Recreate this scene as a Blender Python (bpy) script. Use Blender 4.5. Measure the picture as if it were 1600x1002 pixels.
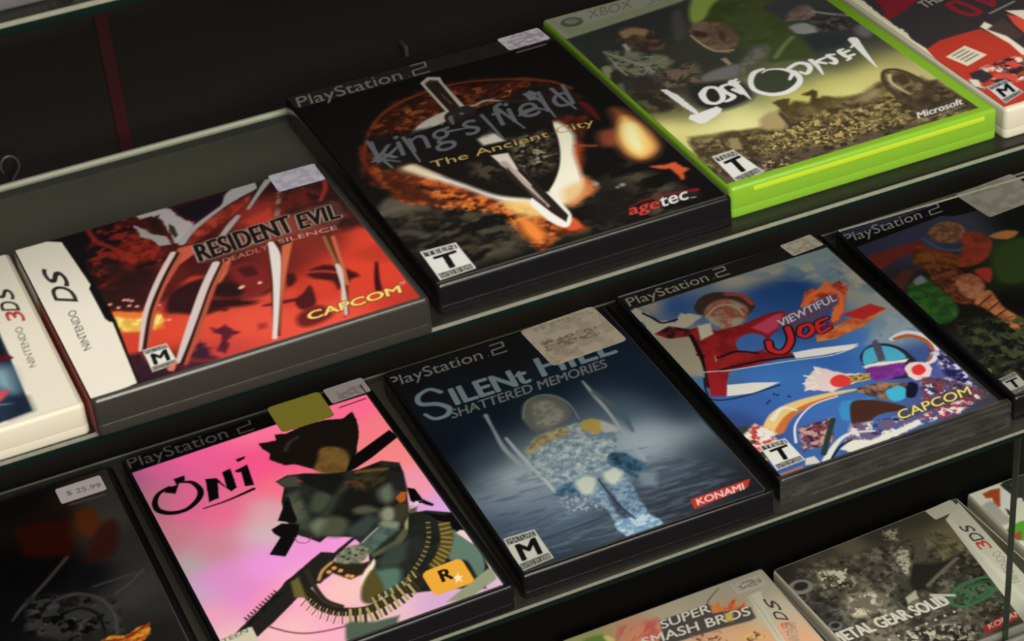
import bpy, bmesh, math, random
import numpy as np
from mathutils import Matrix, Vector

for _o in list(bpy.data.objects):
    bpy.data.objects.remove(_o, do_unlink=True)
S = bpy.context.scene
COL = S.collection
MM = 0.001

# ------------------------------------------------------------------ camera
CAM_POS = Vector((-270.673, -788.499, 892.189)) * MM
CAM_R = ((0.9110653516732172, -0.4048307158062284, -0.0779231449586424),
         (-0.28451438860987294, -0.4806335800885615, -0.8294835286870186),
         (0.2983479305347686, 0.7778839587168092, -0.5530687652674371))
FPX = 3405.9964
cam_d = bpy.data.cameras.new('camera')
cam_o = bpy.data.objects.new('camera', cam_d)
COL.objects.link(cam_o)
r_, d_, f_ = (Vector(v) for v in CAM_R)
m4 = Matrix((r_, -d_, -f_)).transposed().to_4x4()
m4.translation = CAM_POS
cam_o.matrix_world = m4
cam_d.sensor_width = 36.0
cam_d.lens = FPX / 1600.0 * 36.0
cam_d.clip_start = 0.05
cam_d.clip_end = 50
cam_d.dof.use_dof = True                     # the hand-held picture is a touch soft all over
cam_d.dof.focus_distance = 2.0
cam_d.dof.aperture_fstop = 66
S.camera = cam_o

# ------------------------------------------------------------------ world, lamps, exposure
S.view_settings.view_transform = 'Standard'
S.view_settings.look = 'None'
S.view_settings.gamma = 1.0
S.view_settings.use_curve_mapping = False
S.view_settings.exposure = 0.35
w = bpy.data.worlds.new('shop_ambient')
S.world = w
w.use_nodes = True
w.node_tree.nodes['Background'].inputs[0].default_value = (1.0, 0.93, 0.84, 1)
w.node_tree.nodes['Background'].inputs[1].default_value = 0.07

def lamp(name, loc, target, sx, sy, power, col):
    d = bpy.data.lights.new(name, 'AREA')
    d.shape = 'RECTANGLE'; d.size = sx; d.size_y = sy; d.energy = power; d.color = col
    o = bpy.data.objects.new(name, d)
    COL.objects.link(o)
    o.location = loc
    v = Vector(target) - Vector(loc)
    o.rotation_euler = v.to_track_quat('-Z', 'Y').to_euler()
    return o
# the shop's ceiling luminaires, in front of and above the cabinet
lamp('ceiling_luminaire', (0.3, -1.5, 2.3), (0.05, 0, 0.35), 1.8, 0.9, 38, (1.0, 0.93, 0.81))
lamp('ceiling_luminaire', (-0.6, -4.2, 2.6), (0.05, 0, 0.35), 2.4, 1.2, 150, (1.0, 0.93, 0.81))

# ------------------------------------------------------------------ materials
MATS = {}
def mat(name, col, rough=0.4, spec=0.4, coat=0.0, metallic=0.0, bump=0.0, bscale=400.0, trans=0.0, ior=1.45):
    if name in MATS: return MATS[name]
    m = bpy.data.materials.new(name); m.use_nodes = True
    nt = m.node_tree; b = nt.nodes['Principled BSDF']
    b.inputs['Base Color'].default_value = (*col, 1)
    b.inputs['Roughness'].default_value = rough
    b.inputs['Specular IOR Level'].default_value = spec
    b.inputs['Coat Weight'].default_value = coat
    b.inputs['Coat Roughness'].default_value = 0.12
    b.inputs['Metallic'].default_value = metallic
    b.inputs['Transmission Weight'].default_value = trans
    b.inputs['IOR'].default_value = ior
    # faint scuffing so that plastics are not perfectly even
    tc = nt.nodes.new('ShaderNodeTexCoord')
    n = nt.nodes.new('ShaderNodeTexNoise'); n.inputs['Scale'].default_value = bscale
    n.inputs['Detail'].default_value = 3
    nt.links.new(tc.outputs['Object'], n.inputs['Vector'])
    mr = nt.nodes.new('ShaderNodeMapRange')
    mr.inputs['To Min'].default_value = max(0.02, rough - 0.08); mr.inputs['To Max'].default_value = min(1, rough + 0.08)
    nt.links.new(n.outputs['Fac'], mr.inputs['Value'])
    nt.links.new(mr.outputs['Result'], b.inputs['Roughness'])
    if bump:
        bp = nt.nodes.new('ShaderNodeBump'); bp.inputs['Strength'].default_value = bump
        bp.inputs['Distance'].default_value = 0.0004
        nt.links.new(n.outputs['Fac'], bp.inputs['Height'])
        nt.links.new(bp.outputs['Normal'], b.inputs['Normal'])
    MATS[name] = m
    return m

def print_mat(name, rough=0.33, spec=0.3):
    """paper print: the ink colour is a property of the sheet"""
    if name in MATS: return MATS[name]
    m = mat(name, (1, 1, 1), rough, spec, bscale=60)
    a = m.node_tree.nodes.new('ShaderNodeAttribute'); a.attribute_name = 'ink'
    m.node_tree.links.new(a.outputs['Color'], m.node_tree.nodes['Principled BSDF'].inputs['Base Color'])
    return m

def foil_mat(name):
    """holographic foil: print plus fine grooves whose walls lean towards the front"""
    if name in MATS: return MATS[name]
    m = print_mat(name, 0.35, 0.3); nt = m.node_tree; N = nt.nodes; L = nt.links
    a = next(n for n in N if n.type == 'ATTRIBUTE'); b = N['Principled BSDF']; out = next(n for n in N if n.type == 'OUTPUT_MATERIAL')
    g = N.new('ShaderNodeBsdfGlossy'); g.inputs['Roughness'].default_value = 0.5
    cb = N.new('ShaderNodeCombineXYZ'); cb.inputs[0].default_value = -0.18; cb.inputs[1].default_value = -0.84; cb.inputs[2].default_value = 0.51
    L.new(cb.outputs[0], g.inputs['Normal']); L.new(a.outputs['Color'], g.inputs['Color'])
    mx = N.new('ShaderNodeMixShader'); mx.inputs[0].default_value = 0.42
    L.new(b.outputs[0], mx.inputs[1]); L.new(g.outputs[0], mx.inputs[2]); L.new(mx.outputs[0], out.inputs[0])
    return m

def glass_mat(name, tint, sheen=0.05):
    if name in MATS: return MATS[name]
    m = bpy.data.materials.new(name); m.use_nodes = True
    nt = m.node_tree; N = nt.nodes; L = nt.links
    for n in list(N): N.remove(n)
    out = N.new('ShaderNodeOutputMaterial')
    tr = N.new('ShaderNodeBsdfTransparent'); tr.inputs[0].default_value = (*tint, 1)
    gl = N.new('ShaderNodeBsdfGlossy'); gl.inputs['Roughness'].default_value = 0.05
    df = N.new('ShaderNodeBsdfDiffuse'); df.inputs[0].default_value = (0.62, 0.6, 0.5, 1)
    fr = N.new('ShaderNodeFresnel'); fr.inputs[0].default_value = 1.33
    m1 = N.new('ShaderNodeMixShader'); m2 = N.new('ShaderNodeMixShader')
    tc = N.new('ShaderNodeTexCoord'); nz = N.new('ShaderNodeTexNoise'); nz.inputs['Scale'].default_value = 14
    nz.inputs['Detail'].default_value = 5
    L.new(tc.outputs['Object'], nz.inputs['Vector'])
    # pale veil paints a reflection on the glass, stronger towards its back
    sx = N.new('ShaderNodeSeparateXYZ'); L.new(tc.outputs['Object'], sx.inputs[0])
    yr = N.new('ShaderNodeMapRange'); yr.inputs['From Min'].default_value = -0.10; yr.inputs['From Max'].default_value = 0.05
    yr.inputs['To Min'].default_value = sheen * 0.12; yr.inputs['To Max'].default_value = sheen
    L.new(sx.outputs['Y'], yr.inputs['Value'])
    mr = N.new('ShaderNodeMath'); mr.operation = 'MULTIPLY_ADD'; mr.inputs[2].default_value = 0.0
    na = N.new('ShaderNodeMath'); na.operation = 'ADD'; na.inputs[1].default_value = 0.5
    L.new(nz.outputs['Fac'], na.inputs[0]); L.new(na.outputs[0], mr.inputs[0]); L.new(yr.outputs['Result'], mr.inputs[1])
    ge = N.new('ShaderNodeNewGeometry'); sb = N.new('ShaderNodeMath'); sb.operation = 'SUBTRACT'; sb.inputs[0].default_value = 1.0
    fm = N.new('ShaderNodeMath'); fm.operation = 'MULTIPLY'          # mirror only where light enters the pane
    L.new(ge.outputs['Backfacing'], sb.inputs[1]); L.new(sb.outputs[0], fm.inputs[0]); L.new(fr.outputs[0], fm.inputs[1])
    L.new(fm.outputs[0], m1.inputs[0]); L.new(tr.outputs[0], m1.inputs[1]); L.new(gl.outputs[0], m1.inputs[2])
    L.new(mr.outputs[0], m2.inputs[0]); L.new(m1.outputs[0], m2.inputs[1]); L.new(df.outputs[0], m2.inputs[2])
    L.new(m2.outputs[0], out.inputs[0])
    MATS[name] = m
    return m

BLACK = mat('black_case_plastic', (0.005, 0.005, 0.006), 0.25, 0.55)
SLEEVE = mat('clear_sleeve_edge', (0.05, 0.05, 0.047), 0.25, 0.8)
GREYC = mat('grey_case_plastic', (0.030, 0.027, 0.023), 0.28, 0.8)
VIOLET = mat('violet_grey_case_plastic', (0.10, 0.095, 0.105), 0.4, 0.4)
WHITEC = mat('white_case_plastic', (0.60, 0.565, 0.47), 0.35, 0.45, bump=0.03)
GREEN = mat('green_translucent_plastic', (0.23, 0.48, 0.03), 0.28, 0.5, trans=0.15)
GREENL = mat('green_edge_glint', (0.44, 0.62, 0.03), 0.35, 0.4)
STEEL = mat('brushed_aluminium', (0.62, 0.62, 0.56), 0.4, 0.5, metallic=0.8)
WALLM = mat('dark_back_panel', (0.0105, 0.0093, 0.008), 0.32, 0.35, bscale=8)
FLOORM = mat('black_base_board', (0.007, 0.007, 0.006), 0.5, 0.3, bscale=30)
REDM = mat('dull_red_strip', (0.034, 0.004, 0.006), 0.5, 0.3)
GLASS = glass_mat('shelf_glass', (0.84, 0.9, 0.86), 0.068)
PANE = glass_mat('door_glass', (0.97, 0.985, 0.975), 0.006)
RIMM = mat('pale_rim_glint', (0.46, 0.48, 0.39), 0.4, 0.3)
HOOKM = mat('dull_grey_metal', (0.05, 0.05, 0.046), 0.4, 0.5)
REDGE = mat('dusty_green_glass_edge', (0.055, 0.085, 0.06), 0.3, 0.5)
GEDGE = mat('green_glass_edge', (0.003, 0.010, 0.008), 0.2, 0.4)
def arris_mat(name, col):
    """rim of the glass: pale translucent colour stands in for light caught on it"""
    m = bpy.data.materials.new(name); m.use_nodes = True
    nt = m.node_tree; N = nt.nodes; L = nt.links
    for n in list(N): N.remove(n)
    out = N.new('ShaderNodeOutputMaterial'); a = N.new('ShaderNodeBsdfDiffuse'); b = N.new('ShaderNodeBsdfTranslucent')
    nz = N.new('ShaderNodeTexNoise'); nz.inputs['Scale'].default_value = 300
    cr = N.new('ShaderNodeMapRange'); cr.inputs['To Min'].default_value = 0.75; cr.inputs['To Max'].default_value = 1.15
    tc = N.new('ShaderNodeTexCoord'); vm = N.new('ShaderNodeVectorMath'); vm.operation = 'SCALE'; vm.inputs[0].default_value = col
    L.new(tc.outputs['Object'], nz.inputs['Vector']); L.new(nz.outputs['Fac'], cr.inputs['Value']); L.new(cr.outputs['Result'], vm.inputs['Scale'])
    L.new(vm.outputs[0], a.inputs[0]); L.new(vm.outputs[0], b.inputs[0])
    mx = N.new('ShaderNodeMixShader'); mx.inputs[0].default_value = 0.62
    L.new(a.outputs[0], mx.inputs[1]); L.new(b.outputs[0], mx.inputs[2]); L.new(mx.outputs[0], out.inputs[0])
    MATS[name] = m
    return m
GRIM = arris_mat('bright_glass_arris', (0.52, 0.54, 0.44))  # pale colour paints the glint along the polished front edge
GRIMB = arris_mat('brighter_glass_arris', (0.95, 0.97, 0.86))  # lighter copy paints the light coming out at the back edge
def film_mat(name):
    m = bpy.data.materials.new(name); m.use_nodes = True
    nt = m.node_tree; N = nt.nodes; L = nt.links
    for n in list(N): N.remove(n)
    out = N.new('ShaderNodeOutputMaterial'); t = N.new('ShaderNodeBsdfTransparent'); g = N.new('ShaderNodeBsdfGlossy'); d = N.new('ShaderNodeBsdfDiffuse')
    g.inputs['Roughness'].default_value = 0.22; d.inputs[0].default_value = (0.5, 0.48, 0.4, 1)
    nz = N.new('ShaderNodeTexNoise'); nz.inputs['Scale'].default_value = 45; nz.inputs['Detail'].default_value = 5
    tc = N.new('ShaderNodeTexCoord'); mp = N.new('ShaderNodeMapping'); mp.inputs['Scale'].default_value = (1, 1, 7)
    L.new(tc.outputs['Object'], mp.inputs['Vector']); L.new(mp.outputs[0], nz.inputs['Vector'])
    mr = N.new('ShaderNodeMapRange'); mr.inputs['From Min'].default_value = 0.4; mr.inputs['From Max'].default_value = 0.7
    mr.inputs['To Min'].default_value = 0.015; mr.inputs['To Max'].default_value = 0.08
    L.new(nz.outputs['Fac'], mr.inputs['Value'])
    m1 = N.new('ShaderNodeMixShader'); m1.inputs[0].default_value = 0.16
    m2 = N.new('ShaderNodeMixShader'); L.new(mr.outputs['Result'], m2.inputs[0])
    L.new(t.outputs[0], m1.inputs[1]); L.new(g.outputs[0], m1.inputs[2]); L.new(m1.outputs[0], m2.inputs[1]); L.new(d.outputs[0], m2.inputs[2]); L.new(m2.outputs[0], out.inputs[0])
    MATS[name] = m
    return m
FILM = film_mat('shrink_film')

# ------------------------------------------------------------------ object helpers
def link(name, bm, m, parent=None, smooth=True):
    me = bpy.data.meshes.new(name)
    bm.normal_update(); bm.to_mesh(me); bm.free()
    for mm_ in (m if isinstance(m, (list, tuple)) else [m]): me.materials.append(mm_)
    if smooth:
        me.polygons.foreach_set('use_smooth', [True] * len(me.polygons))
        me.set_sharp_from_angle(angle=math.radians(40))
    o = bpy.data.objects.new(name, me); COL.objects.link(o)
    if parent: o.parent = parent
    return o
def tag(o, label, cat, group=None):
    o['label'] = label; o['category'] = cat
    if group: o['group'] = group
    return o
def structure(o):
    o['kind'] = 'structure'; return o
def empty(name, loc, rz=0.0):
    o = bpy.data.objects.new(name, None); COL.objects.link(o)
    o.empty_display_size = 0.02; o.location = loc; o.rotation_euler = (0, 0, rz); return o

def add_box(bm, x0, x1, y0, y1, z0, z1, bev=0.0, mi=0):
    """box in millimetres"""
    b = bmesh.new()
    bmesh.ops.create_cube(b, size=1)
    for v in b.verts:
        v.co = Vector(((x0 if v.co.x < 0 else x1), (y0 if v.co.y < 0 else y1), (z0 if v.co.z < 0 else z1))) * MM
    if bev: bmesh.ops.bevel(b, geom=b.edges[:] + b.verts[:], offset=bev * MM, segments=2, affect='EDGES', profile=0.6)
    for f in b.faces: f.material_index = mi
    me = bpy.data.meshes.new('t'); b.to_mesh(me); b.free()
    bm.from_mesh(me); bpy.data.meshes.remove(me)

def rr_loop(w, h, rad, inset, seg=5):
    """rounded rectangle outline, mm; rad = (bl, br, tr, tl)"""
    pts = []
    cs = [(0, 0, rad[0], 180), (w, 0, rad[1], 270), (w, h, rad[2], 0), (0, h, rad[3], 90)]
    sg = [(1, 1), (-1, 1), (-1, -1), (1, -1)]
    for (cx, cy, r, a0), (sx, sy) in zip(cs, sg):
        ccx, ccy = cx + sx * r, cy + sy * r
        rr = max(r - inset, 0.05)
        for k in range(seg + 1):
            a = math.radians(a0 + 90 * k / seg)
            pts.append((ccx + rr * math.cos(a), ccy + rr * math.sin(a)))
    return pts
def slab(bm, w, h, z0, z1, rad=2.0, top=1.0, bot=0.5, ox=0, oy=0, seg=5):
    """a rounded plate with rolled top and bottom rims"""
    rad = (rad,) * 4 if not isinstance(rad, (tuple, list)) else rad
    prof = []
    for k in range(4):
        a = math.radians(90 * k / 3); prof.append((bot * (1 - math.sin(a)), z0 + bot * (1 - math.cos(a))))
    for k in range(4):
        a = math.radians(90 * k / 3); prof.append((top * (1 - math.cos(a)), z1 - top * (1 - math.sin(a))))
    rows = []
    for ins, z in prof:
        rows.append([bm.verts.new(((x + ox) * MM, (y + oy) * MM, z * MM)) for x, y in rr_loop(w, h, rad, ins, seg)])
    n = len(rows[0])
    for a, b in zip(rows, rows[1:]):
        for i in range(n):
            bm.faces.new((a[i], a[(i + 1) % n], b[(i + 1) % n], b[i]))
    bm.faces.new(rows[-1]); bm.faces.new(rows[0][::-1])

# ------------------------------------------------------------------ the printer: draws a flat print as coloured mesh
def lin(c):
    c = np.clip(np.asarray(c, float), 0, 1)
    return np.where(c <= 0.04045, c / 12.92, ((c + 0.055) / 1.055) ** 2.4)

def vnoise(x, y, seed):
    def hsh(i, j):
        n = (i * 374761393 + j * 668265263 + seed * 974711) & 0xffffffff
        n = ((n ^ (n >> 13)) * 1274126177) & 0xffffffff
        return ((n ^ (n >> 16)) & 0xffff) / 65535.0
    xi = np.floor(x).astype(np.int64); yi = np.floor(y).astype(np.int64)
    fx = x - xi; fy = y - yi
    fx = fx * fx * (3 - 2 * fx); fy = fy * fy * (3 - 2 * fy)
    return (hsh(xi, yi) * (1 - fx) + hsh(xi + 1, yi) * fx) * (1 - fy) + (hsh(xi, yi + 1) * (1 - fx) + hsh(xi + 1, yi + 1) * fx) * fy
def fbm(x, y, seed, oct_=4):
    s = 0; a = 0.5; t = 0
    for k in range(oct_):
        s = s + a * vnoise(x * 2 ** k, y * 2 ** k, seed + k * 17); t += a; a *= 0.55
    return s / t

GLYPHS = {}
def glyph_tris(txt):
    """outlines of a line of lettering from Blender's own font: triangles in a unit box"""
    if txt in GLYPHS: return GLYPHS[txt]
    c = bpy.data.curves.new('lettering', 'FONT'); c.body = txt; c.resolution_u = 4
    o = bpy.data.objects.new('lettering', c); COL.objects.link(o)
    dg = bpy.context.evaluated_depsgraph_get()
    me = o.evaluated_get(dg).to_mesh()
    me.calc_loop_triangles()
    v = np.array([p.co[:2] for p in me.vertices]); t = np.array([lt.vertices[:] for lt in me.loop_triangles])
    tri = v[t]
    lo = v.min(0); hi = v.max(0)
    tri = (tri - lo) / (hi - lo)
    o.evaluated_get(dg).to_mesh_clear()
    bpy.data.objects.remove(o); bpy.data.curves.remove(c)
    GLYPHS[txt] = tri
    return tri

def spline(pts, closed, n=8):
    P = np.asarray(pts, float); m = len(P); out = []
    for i in range(m if closed else m - 1):
        p0 = P[(i - 1) % m] if closed or i > 0 else P[0]
        p1 = P[i]; p2 = P[(i + 1) % m]
        p3 = P[(i + 2) % m] if closed or i + 2 < m else P[-1]
        for k in range(n):
            t = k / n
            out.append(0.5 * (2 * p1 + (p2 - p0) * t + (2 * p0 - 5 * p1 + 4 * p2 - p3) * t * t + (3 * p1 - p0 - 3 * p2 + p3) * t ** 3))
    if not closed: out.append(P[-1])
    return np.array(out)

class Sheet:
    def __init__(s, x0, y0, x1, y1, dx=0.4, dy=0.45):
        s.nx = int(round((x1 - x0) / dx)) + 1; s.ny = int(round((y1 - y0) / dy)) + 1
        s.xs = np.linspace(x0, x1, s.nx); s.ys = np.linspace(y0, y1, s.ny)
        s.X, s.Y = np.meshgrid(s.xs, s.ys)
        s.C = np.ones((s.ny, s.nx, 3)) * 0.5
        s.seed = 1
    def win(s, lo, hi):
        i0, i1 = np.searchsorted(s.xs, (lo[0], hi[0])); j0, j1 = np.searchsorted(s.ys, (lo[1], hi[1]))
        return slice(max(j0 - 1, 0), min(j1 + 1, s.ny)), slice(max(i0 - 1, 0), min(i1 + 1, s.nx))
    def put(s, W, a, col):
        a = a[..., None]; s.C[W] = s.C[W] * (1 - a) + np.asarray(col) * a
    def fill(s, col): s.C[:] = col
    def field(s, pts, p=2.2, blur=3.5):
        pts = np.asarray(pts, float); num = 0; den = 0
        for q in pts:
            wgt = 1.0 / (((s.X - q[0]) ** 2 + (s.Y - q[1]) ** 2) + 6.0) ** p
            num = num + wgt[..., None] * q[2:5]; den = den + wgt
        s.C = num / den[..., None]
        for ax, st in ((1, s.xs[1] - s.xs[0]), (0, s.ys[1] - s.ys[0])):
            n = int(3 * blur / st); kx = np.arange(-n, n + 1) * st; ker = np.exp(-0.5 * (kx / blur) ** 2); ker /= ker.sum()
            pad = [(0, 0)] * 3; pad[ax] = (n, n)
            Q = np.pad(s.C, pad, mode='edge'); L = s.C.shape[ax]
            s.C = sum(k * np.take(Q, range(i, i + L), axis=ax) for i, k in enumerate(ker))
    def sd_poly(s, P, X, Y):
        d = np.full(X.shape, 1e9); ins = np.zeros(X.shape, bool)
        Q = np.roll(P, -1, 0)
        for (ax, ay), (bx, by) in zip(P, Q):
            ex, ey = bx - ax, by - ay; L = ex * ex + ey * ey + 1e-12
            t = np.clip(((X - ax) * ex + (Y - ay) * ey) / L, 0, 1)
            d = np.minimum(d, (X - ax - t * ex) ** 2 + (Y - ay - t * ey) ** 2)
            if ay != by:
                c = ((ay > Y) != (by > Y)) & (X < ex * (Y - ay) / ey + ax)
                ins ^= c
        d = np.sqrt(d)
        return np.where(ins, -d, d)
    def mask(s, P, soft):
        W = s.win(P.min(0) - soft, P.max(0) + soft)
        X, Y = s.X[W], s.Y[W]
        if X.size == 0: return W, None
        return W, np.clip(0.5 - s.sd_poly(P, X, Y) / soft, 0, 1)
    def poly(s, pts, col, soft=0.5, al=1.0, curve=False, rough=0.0, rs=3.0, col2=None, ns=0.0):
        """filled shape; rough frays its rim, col2/ns mottles it with a second ink"""
        P = spline(pts, True, 6) if curve else np.asarray(pts, float)
        W = s.win(P.min(0) - soft - rough, P.max(0) + soft + rough); X, Y = s.X[W], s.Y[W]
        if X.size == 0: return
        s.seed += 1
        d = s.sd_poly(P, X, Y)
        if rough: d = d + (fbm(X / rs, Y / rs, s.seed) - 0.5) * 2 * rough
        a = np.clip(0.5 - d / soft, 0, 1) * al
        if col2 is not None:
            t = np.clip((fbm(X / ns, Y / ns, s.seed + 5) - 0.5) * 3.2 + 0.5, 0, 1)[..., None]
            s.put(W, a, np.asarray(col) * (1 - t) + np.asarray(col2) * t)
        else: s.put(W, a, col)
    def stroke(s, pts, wd, col, soft=0.5, al=1.0, curve=True):
        """brush line; wd = one width or one per point"""
        P = np.asarray(pts, float); ww = np.full((len(P), 1), float(wd)) if np.isscalar(wd) else np.asarray(wd, float)[:, None]
        P = np.hstack([P, ww])
        if curve and len(P) > 2: P = spline(P, False, 6)
        mx = P[:, 2].max() / 2 + soft
        W = s.win(P[:, :2].min(0) - mx, P[:, :2].max(0) + mx); X, Y = s.X[W], s.Y[W]
        if X.size == 0: return
        d = np.full(X.shape, 1e9)
        for a, b in zip(P, P[1:]):
            ex, ey = b[0] - a[0], b[1] - a[1]; L = ex * ex + ey * ey + 1e-12
            t = np.clip(((X - a[0]) * ex + (Y - a[1]) * ey) / L, 0, 1)
            d = np.minimum(d, np.hypot(X - a[0] - t * ex, Y - a[1] - t * ey) - (a[2] + (b[2] - a[2]) * t) / 2)
        s.put(W, np.clip(0.5 - d / soft, 0, 1) * al, col)
    def mottle(s, pts, cols, ns, thr=0.5, soft=6.0, al=1.0, sharp=6.0, st=1.0, ang=0.0, octv=4):
        """blotches of ink of random shape inside a soft-rimmed area"""
        P = np.asarray(pts, float); W, m = s.mask(P, soft)
        if m is None: return
        X, Y = s.X[W], s.Y[W]; ca, sa = math.cos(ang), math.sin(ang)
        U = (X * ca + Y * sa) / (ns * st); V = (-X * sa + Y * ca) / ns
        for k, c in enumerate(cols):
            s.seed += 1
            t = np.clip((fbm(U, V, s.seed * 31 + k, octv) - thr) * sharp + 0.5, 0, 1)
            s.put(W, m * t * al, c)
    def text(s, txt, o, ex, ey, col, al=1.0, ss=3, b=0.0):
        """lettering in the parallelogram o, o+ex, o+ey"""
        tri = glyph_tris(txt); o = np.asarray(o, float)
        T = o + tri[..., :1] * np.asarray(ex, float) + tri[..., 1:] * np.asarray(ey, float)
        if b:                                  # heavier cut: the letter widened on all sides by b of its height
            q = b * math.hypot(*ey)
            T = np.concatenate([T + np.array(d) * q for d in ((0, 0), (-1, 0), (1, 0), (0, .6), (0, -.6), (-.7, .4), (.7, -.4), (.7, .4), (-.7, -.4))])
        lo = T.reshape(-1, 2).min(0); hi = T.reshape(-1, 2).max(0)
        W = s.win(lo - 1, hi + 1); X, Y = s.X[W], s.Y[W]
        if X.size == 0: return
        dx = s.xs[1] - s.xs[0]; dy = s.ys[1] - s.ys[0]
        acc = np.zeros(X.shape)
        x0, y0 = X[0, 0], Y[0, 0]
        for a in range(ss):
            for b in range(ss):
                hit = np.zeros(X.shape, bool)
                ox = ((a + .5) / ss - .5) * dx; oy = ((b + .5) / ss - .5) * dy
                for t in T:
                    l = t.min(0); h = t.max(0)
                    i0 = max(int((l[0] - x0 - ox) / dx), 0); i1 = int((h[0] - x0 - ox) / dx) + 2
                    j0 = max(int((l[1] - y0 - oy) / dy), 0); j1 = int((h[1] - y0 - oy) / dy) + 2
                    xx = X[j0:j1, i0:i1] + ox; yy = Y[j0:j1, i0:i1] + oy
                    if xx.size == 0: continue
                    (ax, ay), (bx, by), (cx, cy) = t
                    e1 = (bx - ax) * (yy - ay) - (by - ay) * (xx - ax)
                    e2 = (cx - bx) * (yy - by) - (cy - by) * (xx - bx)
                    e3 = (ax - cx) * (yy - cy) - (ay - cy) * (xx - cx)
                    hit[j0:j1, i0:i1] |= ((e1 >= 0) & (e2 >= 0) & (e3 >= 0)) | ((e1 <= 0) & (e2 <= 0) & (e3 <= 0))
                acc += hit
        s.put(W, acc / ss / ss * al, col)
    def mesh(s, name, z, m, parent, frame=None, keep=None):
        """the finished print as one mesh; frame maps (x, y, z) mm to the thing's own space"""
        nx, ny = s.nx, s.ny
        co = np.stack([s.X.ravel(), s.Y.ravel(), np.full(nx * ny, z)], 1)
        if frame is not None: co = frame(co)
        co = co * MM
        i = np.arange((nx - 1) * (ny - 1)); r = i // (nx - 1); c = i % (nx - 1)
        if keep is not None:
            k = keep(s.X, s.Y); kk = k[:-1, :-1] & k[1:, :-1] & k[:-1, 1:] & k[1:, 1:]
            sel = kk.ravel(); r = r[sel]; c = c[sel]
        q = r * nx + c
        F = np.stack([q, q + 1, q + nx + 1, q + nx], 1).astype(np.int32)
        used = np.unique(F); rm = np.full(nx * ny, -1, np.int32); rm[used] = np.arange(len(used))
        F = rm[F]; co = co[used]
        me = bpy.data.meshes.new(name)
        me.vertices.add(len(co)); me.vertices.foreach_set('co', co.astype(np.float32).ravel())
        me.loops.add(F.size); me.loops.foreach_set('vertex_index', F.ravel())
        me.polygons.add(len(F)); me.polygons.foreach_set('loop_start', np.arange(0, F.size, 4, dtype=np.int32))
        me.update(calc_edges=True)
        at = me.color_attributes.new('ink', 'BYTE_COLOR', 'POINT')
        C = np.concatenate([lin(s.C.reshape(-1, 3)[used]), np.ones((len(used), 1))], 1)
        at.data.foreach_set('color', C.astype(np.float32).ravel())
        me.materials.append(m)
        o = bpy.data.objects.new(name, me); COL.objects.link(o)
        o.parent = parent
        return o
    def run(s, ops):
        for op in ops: getattr(s, op[0])(*op[1], **op[2])
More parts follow.
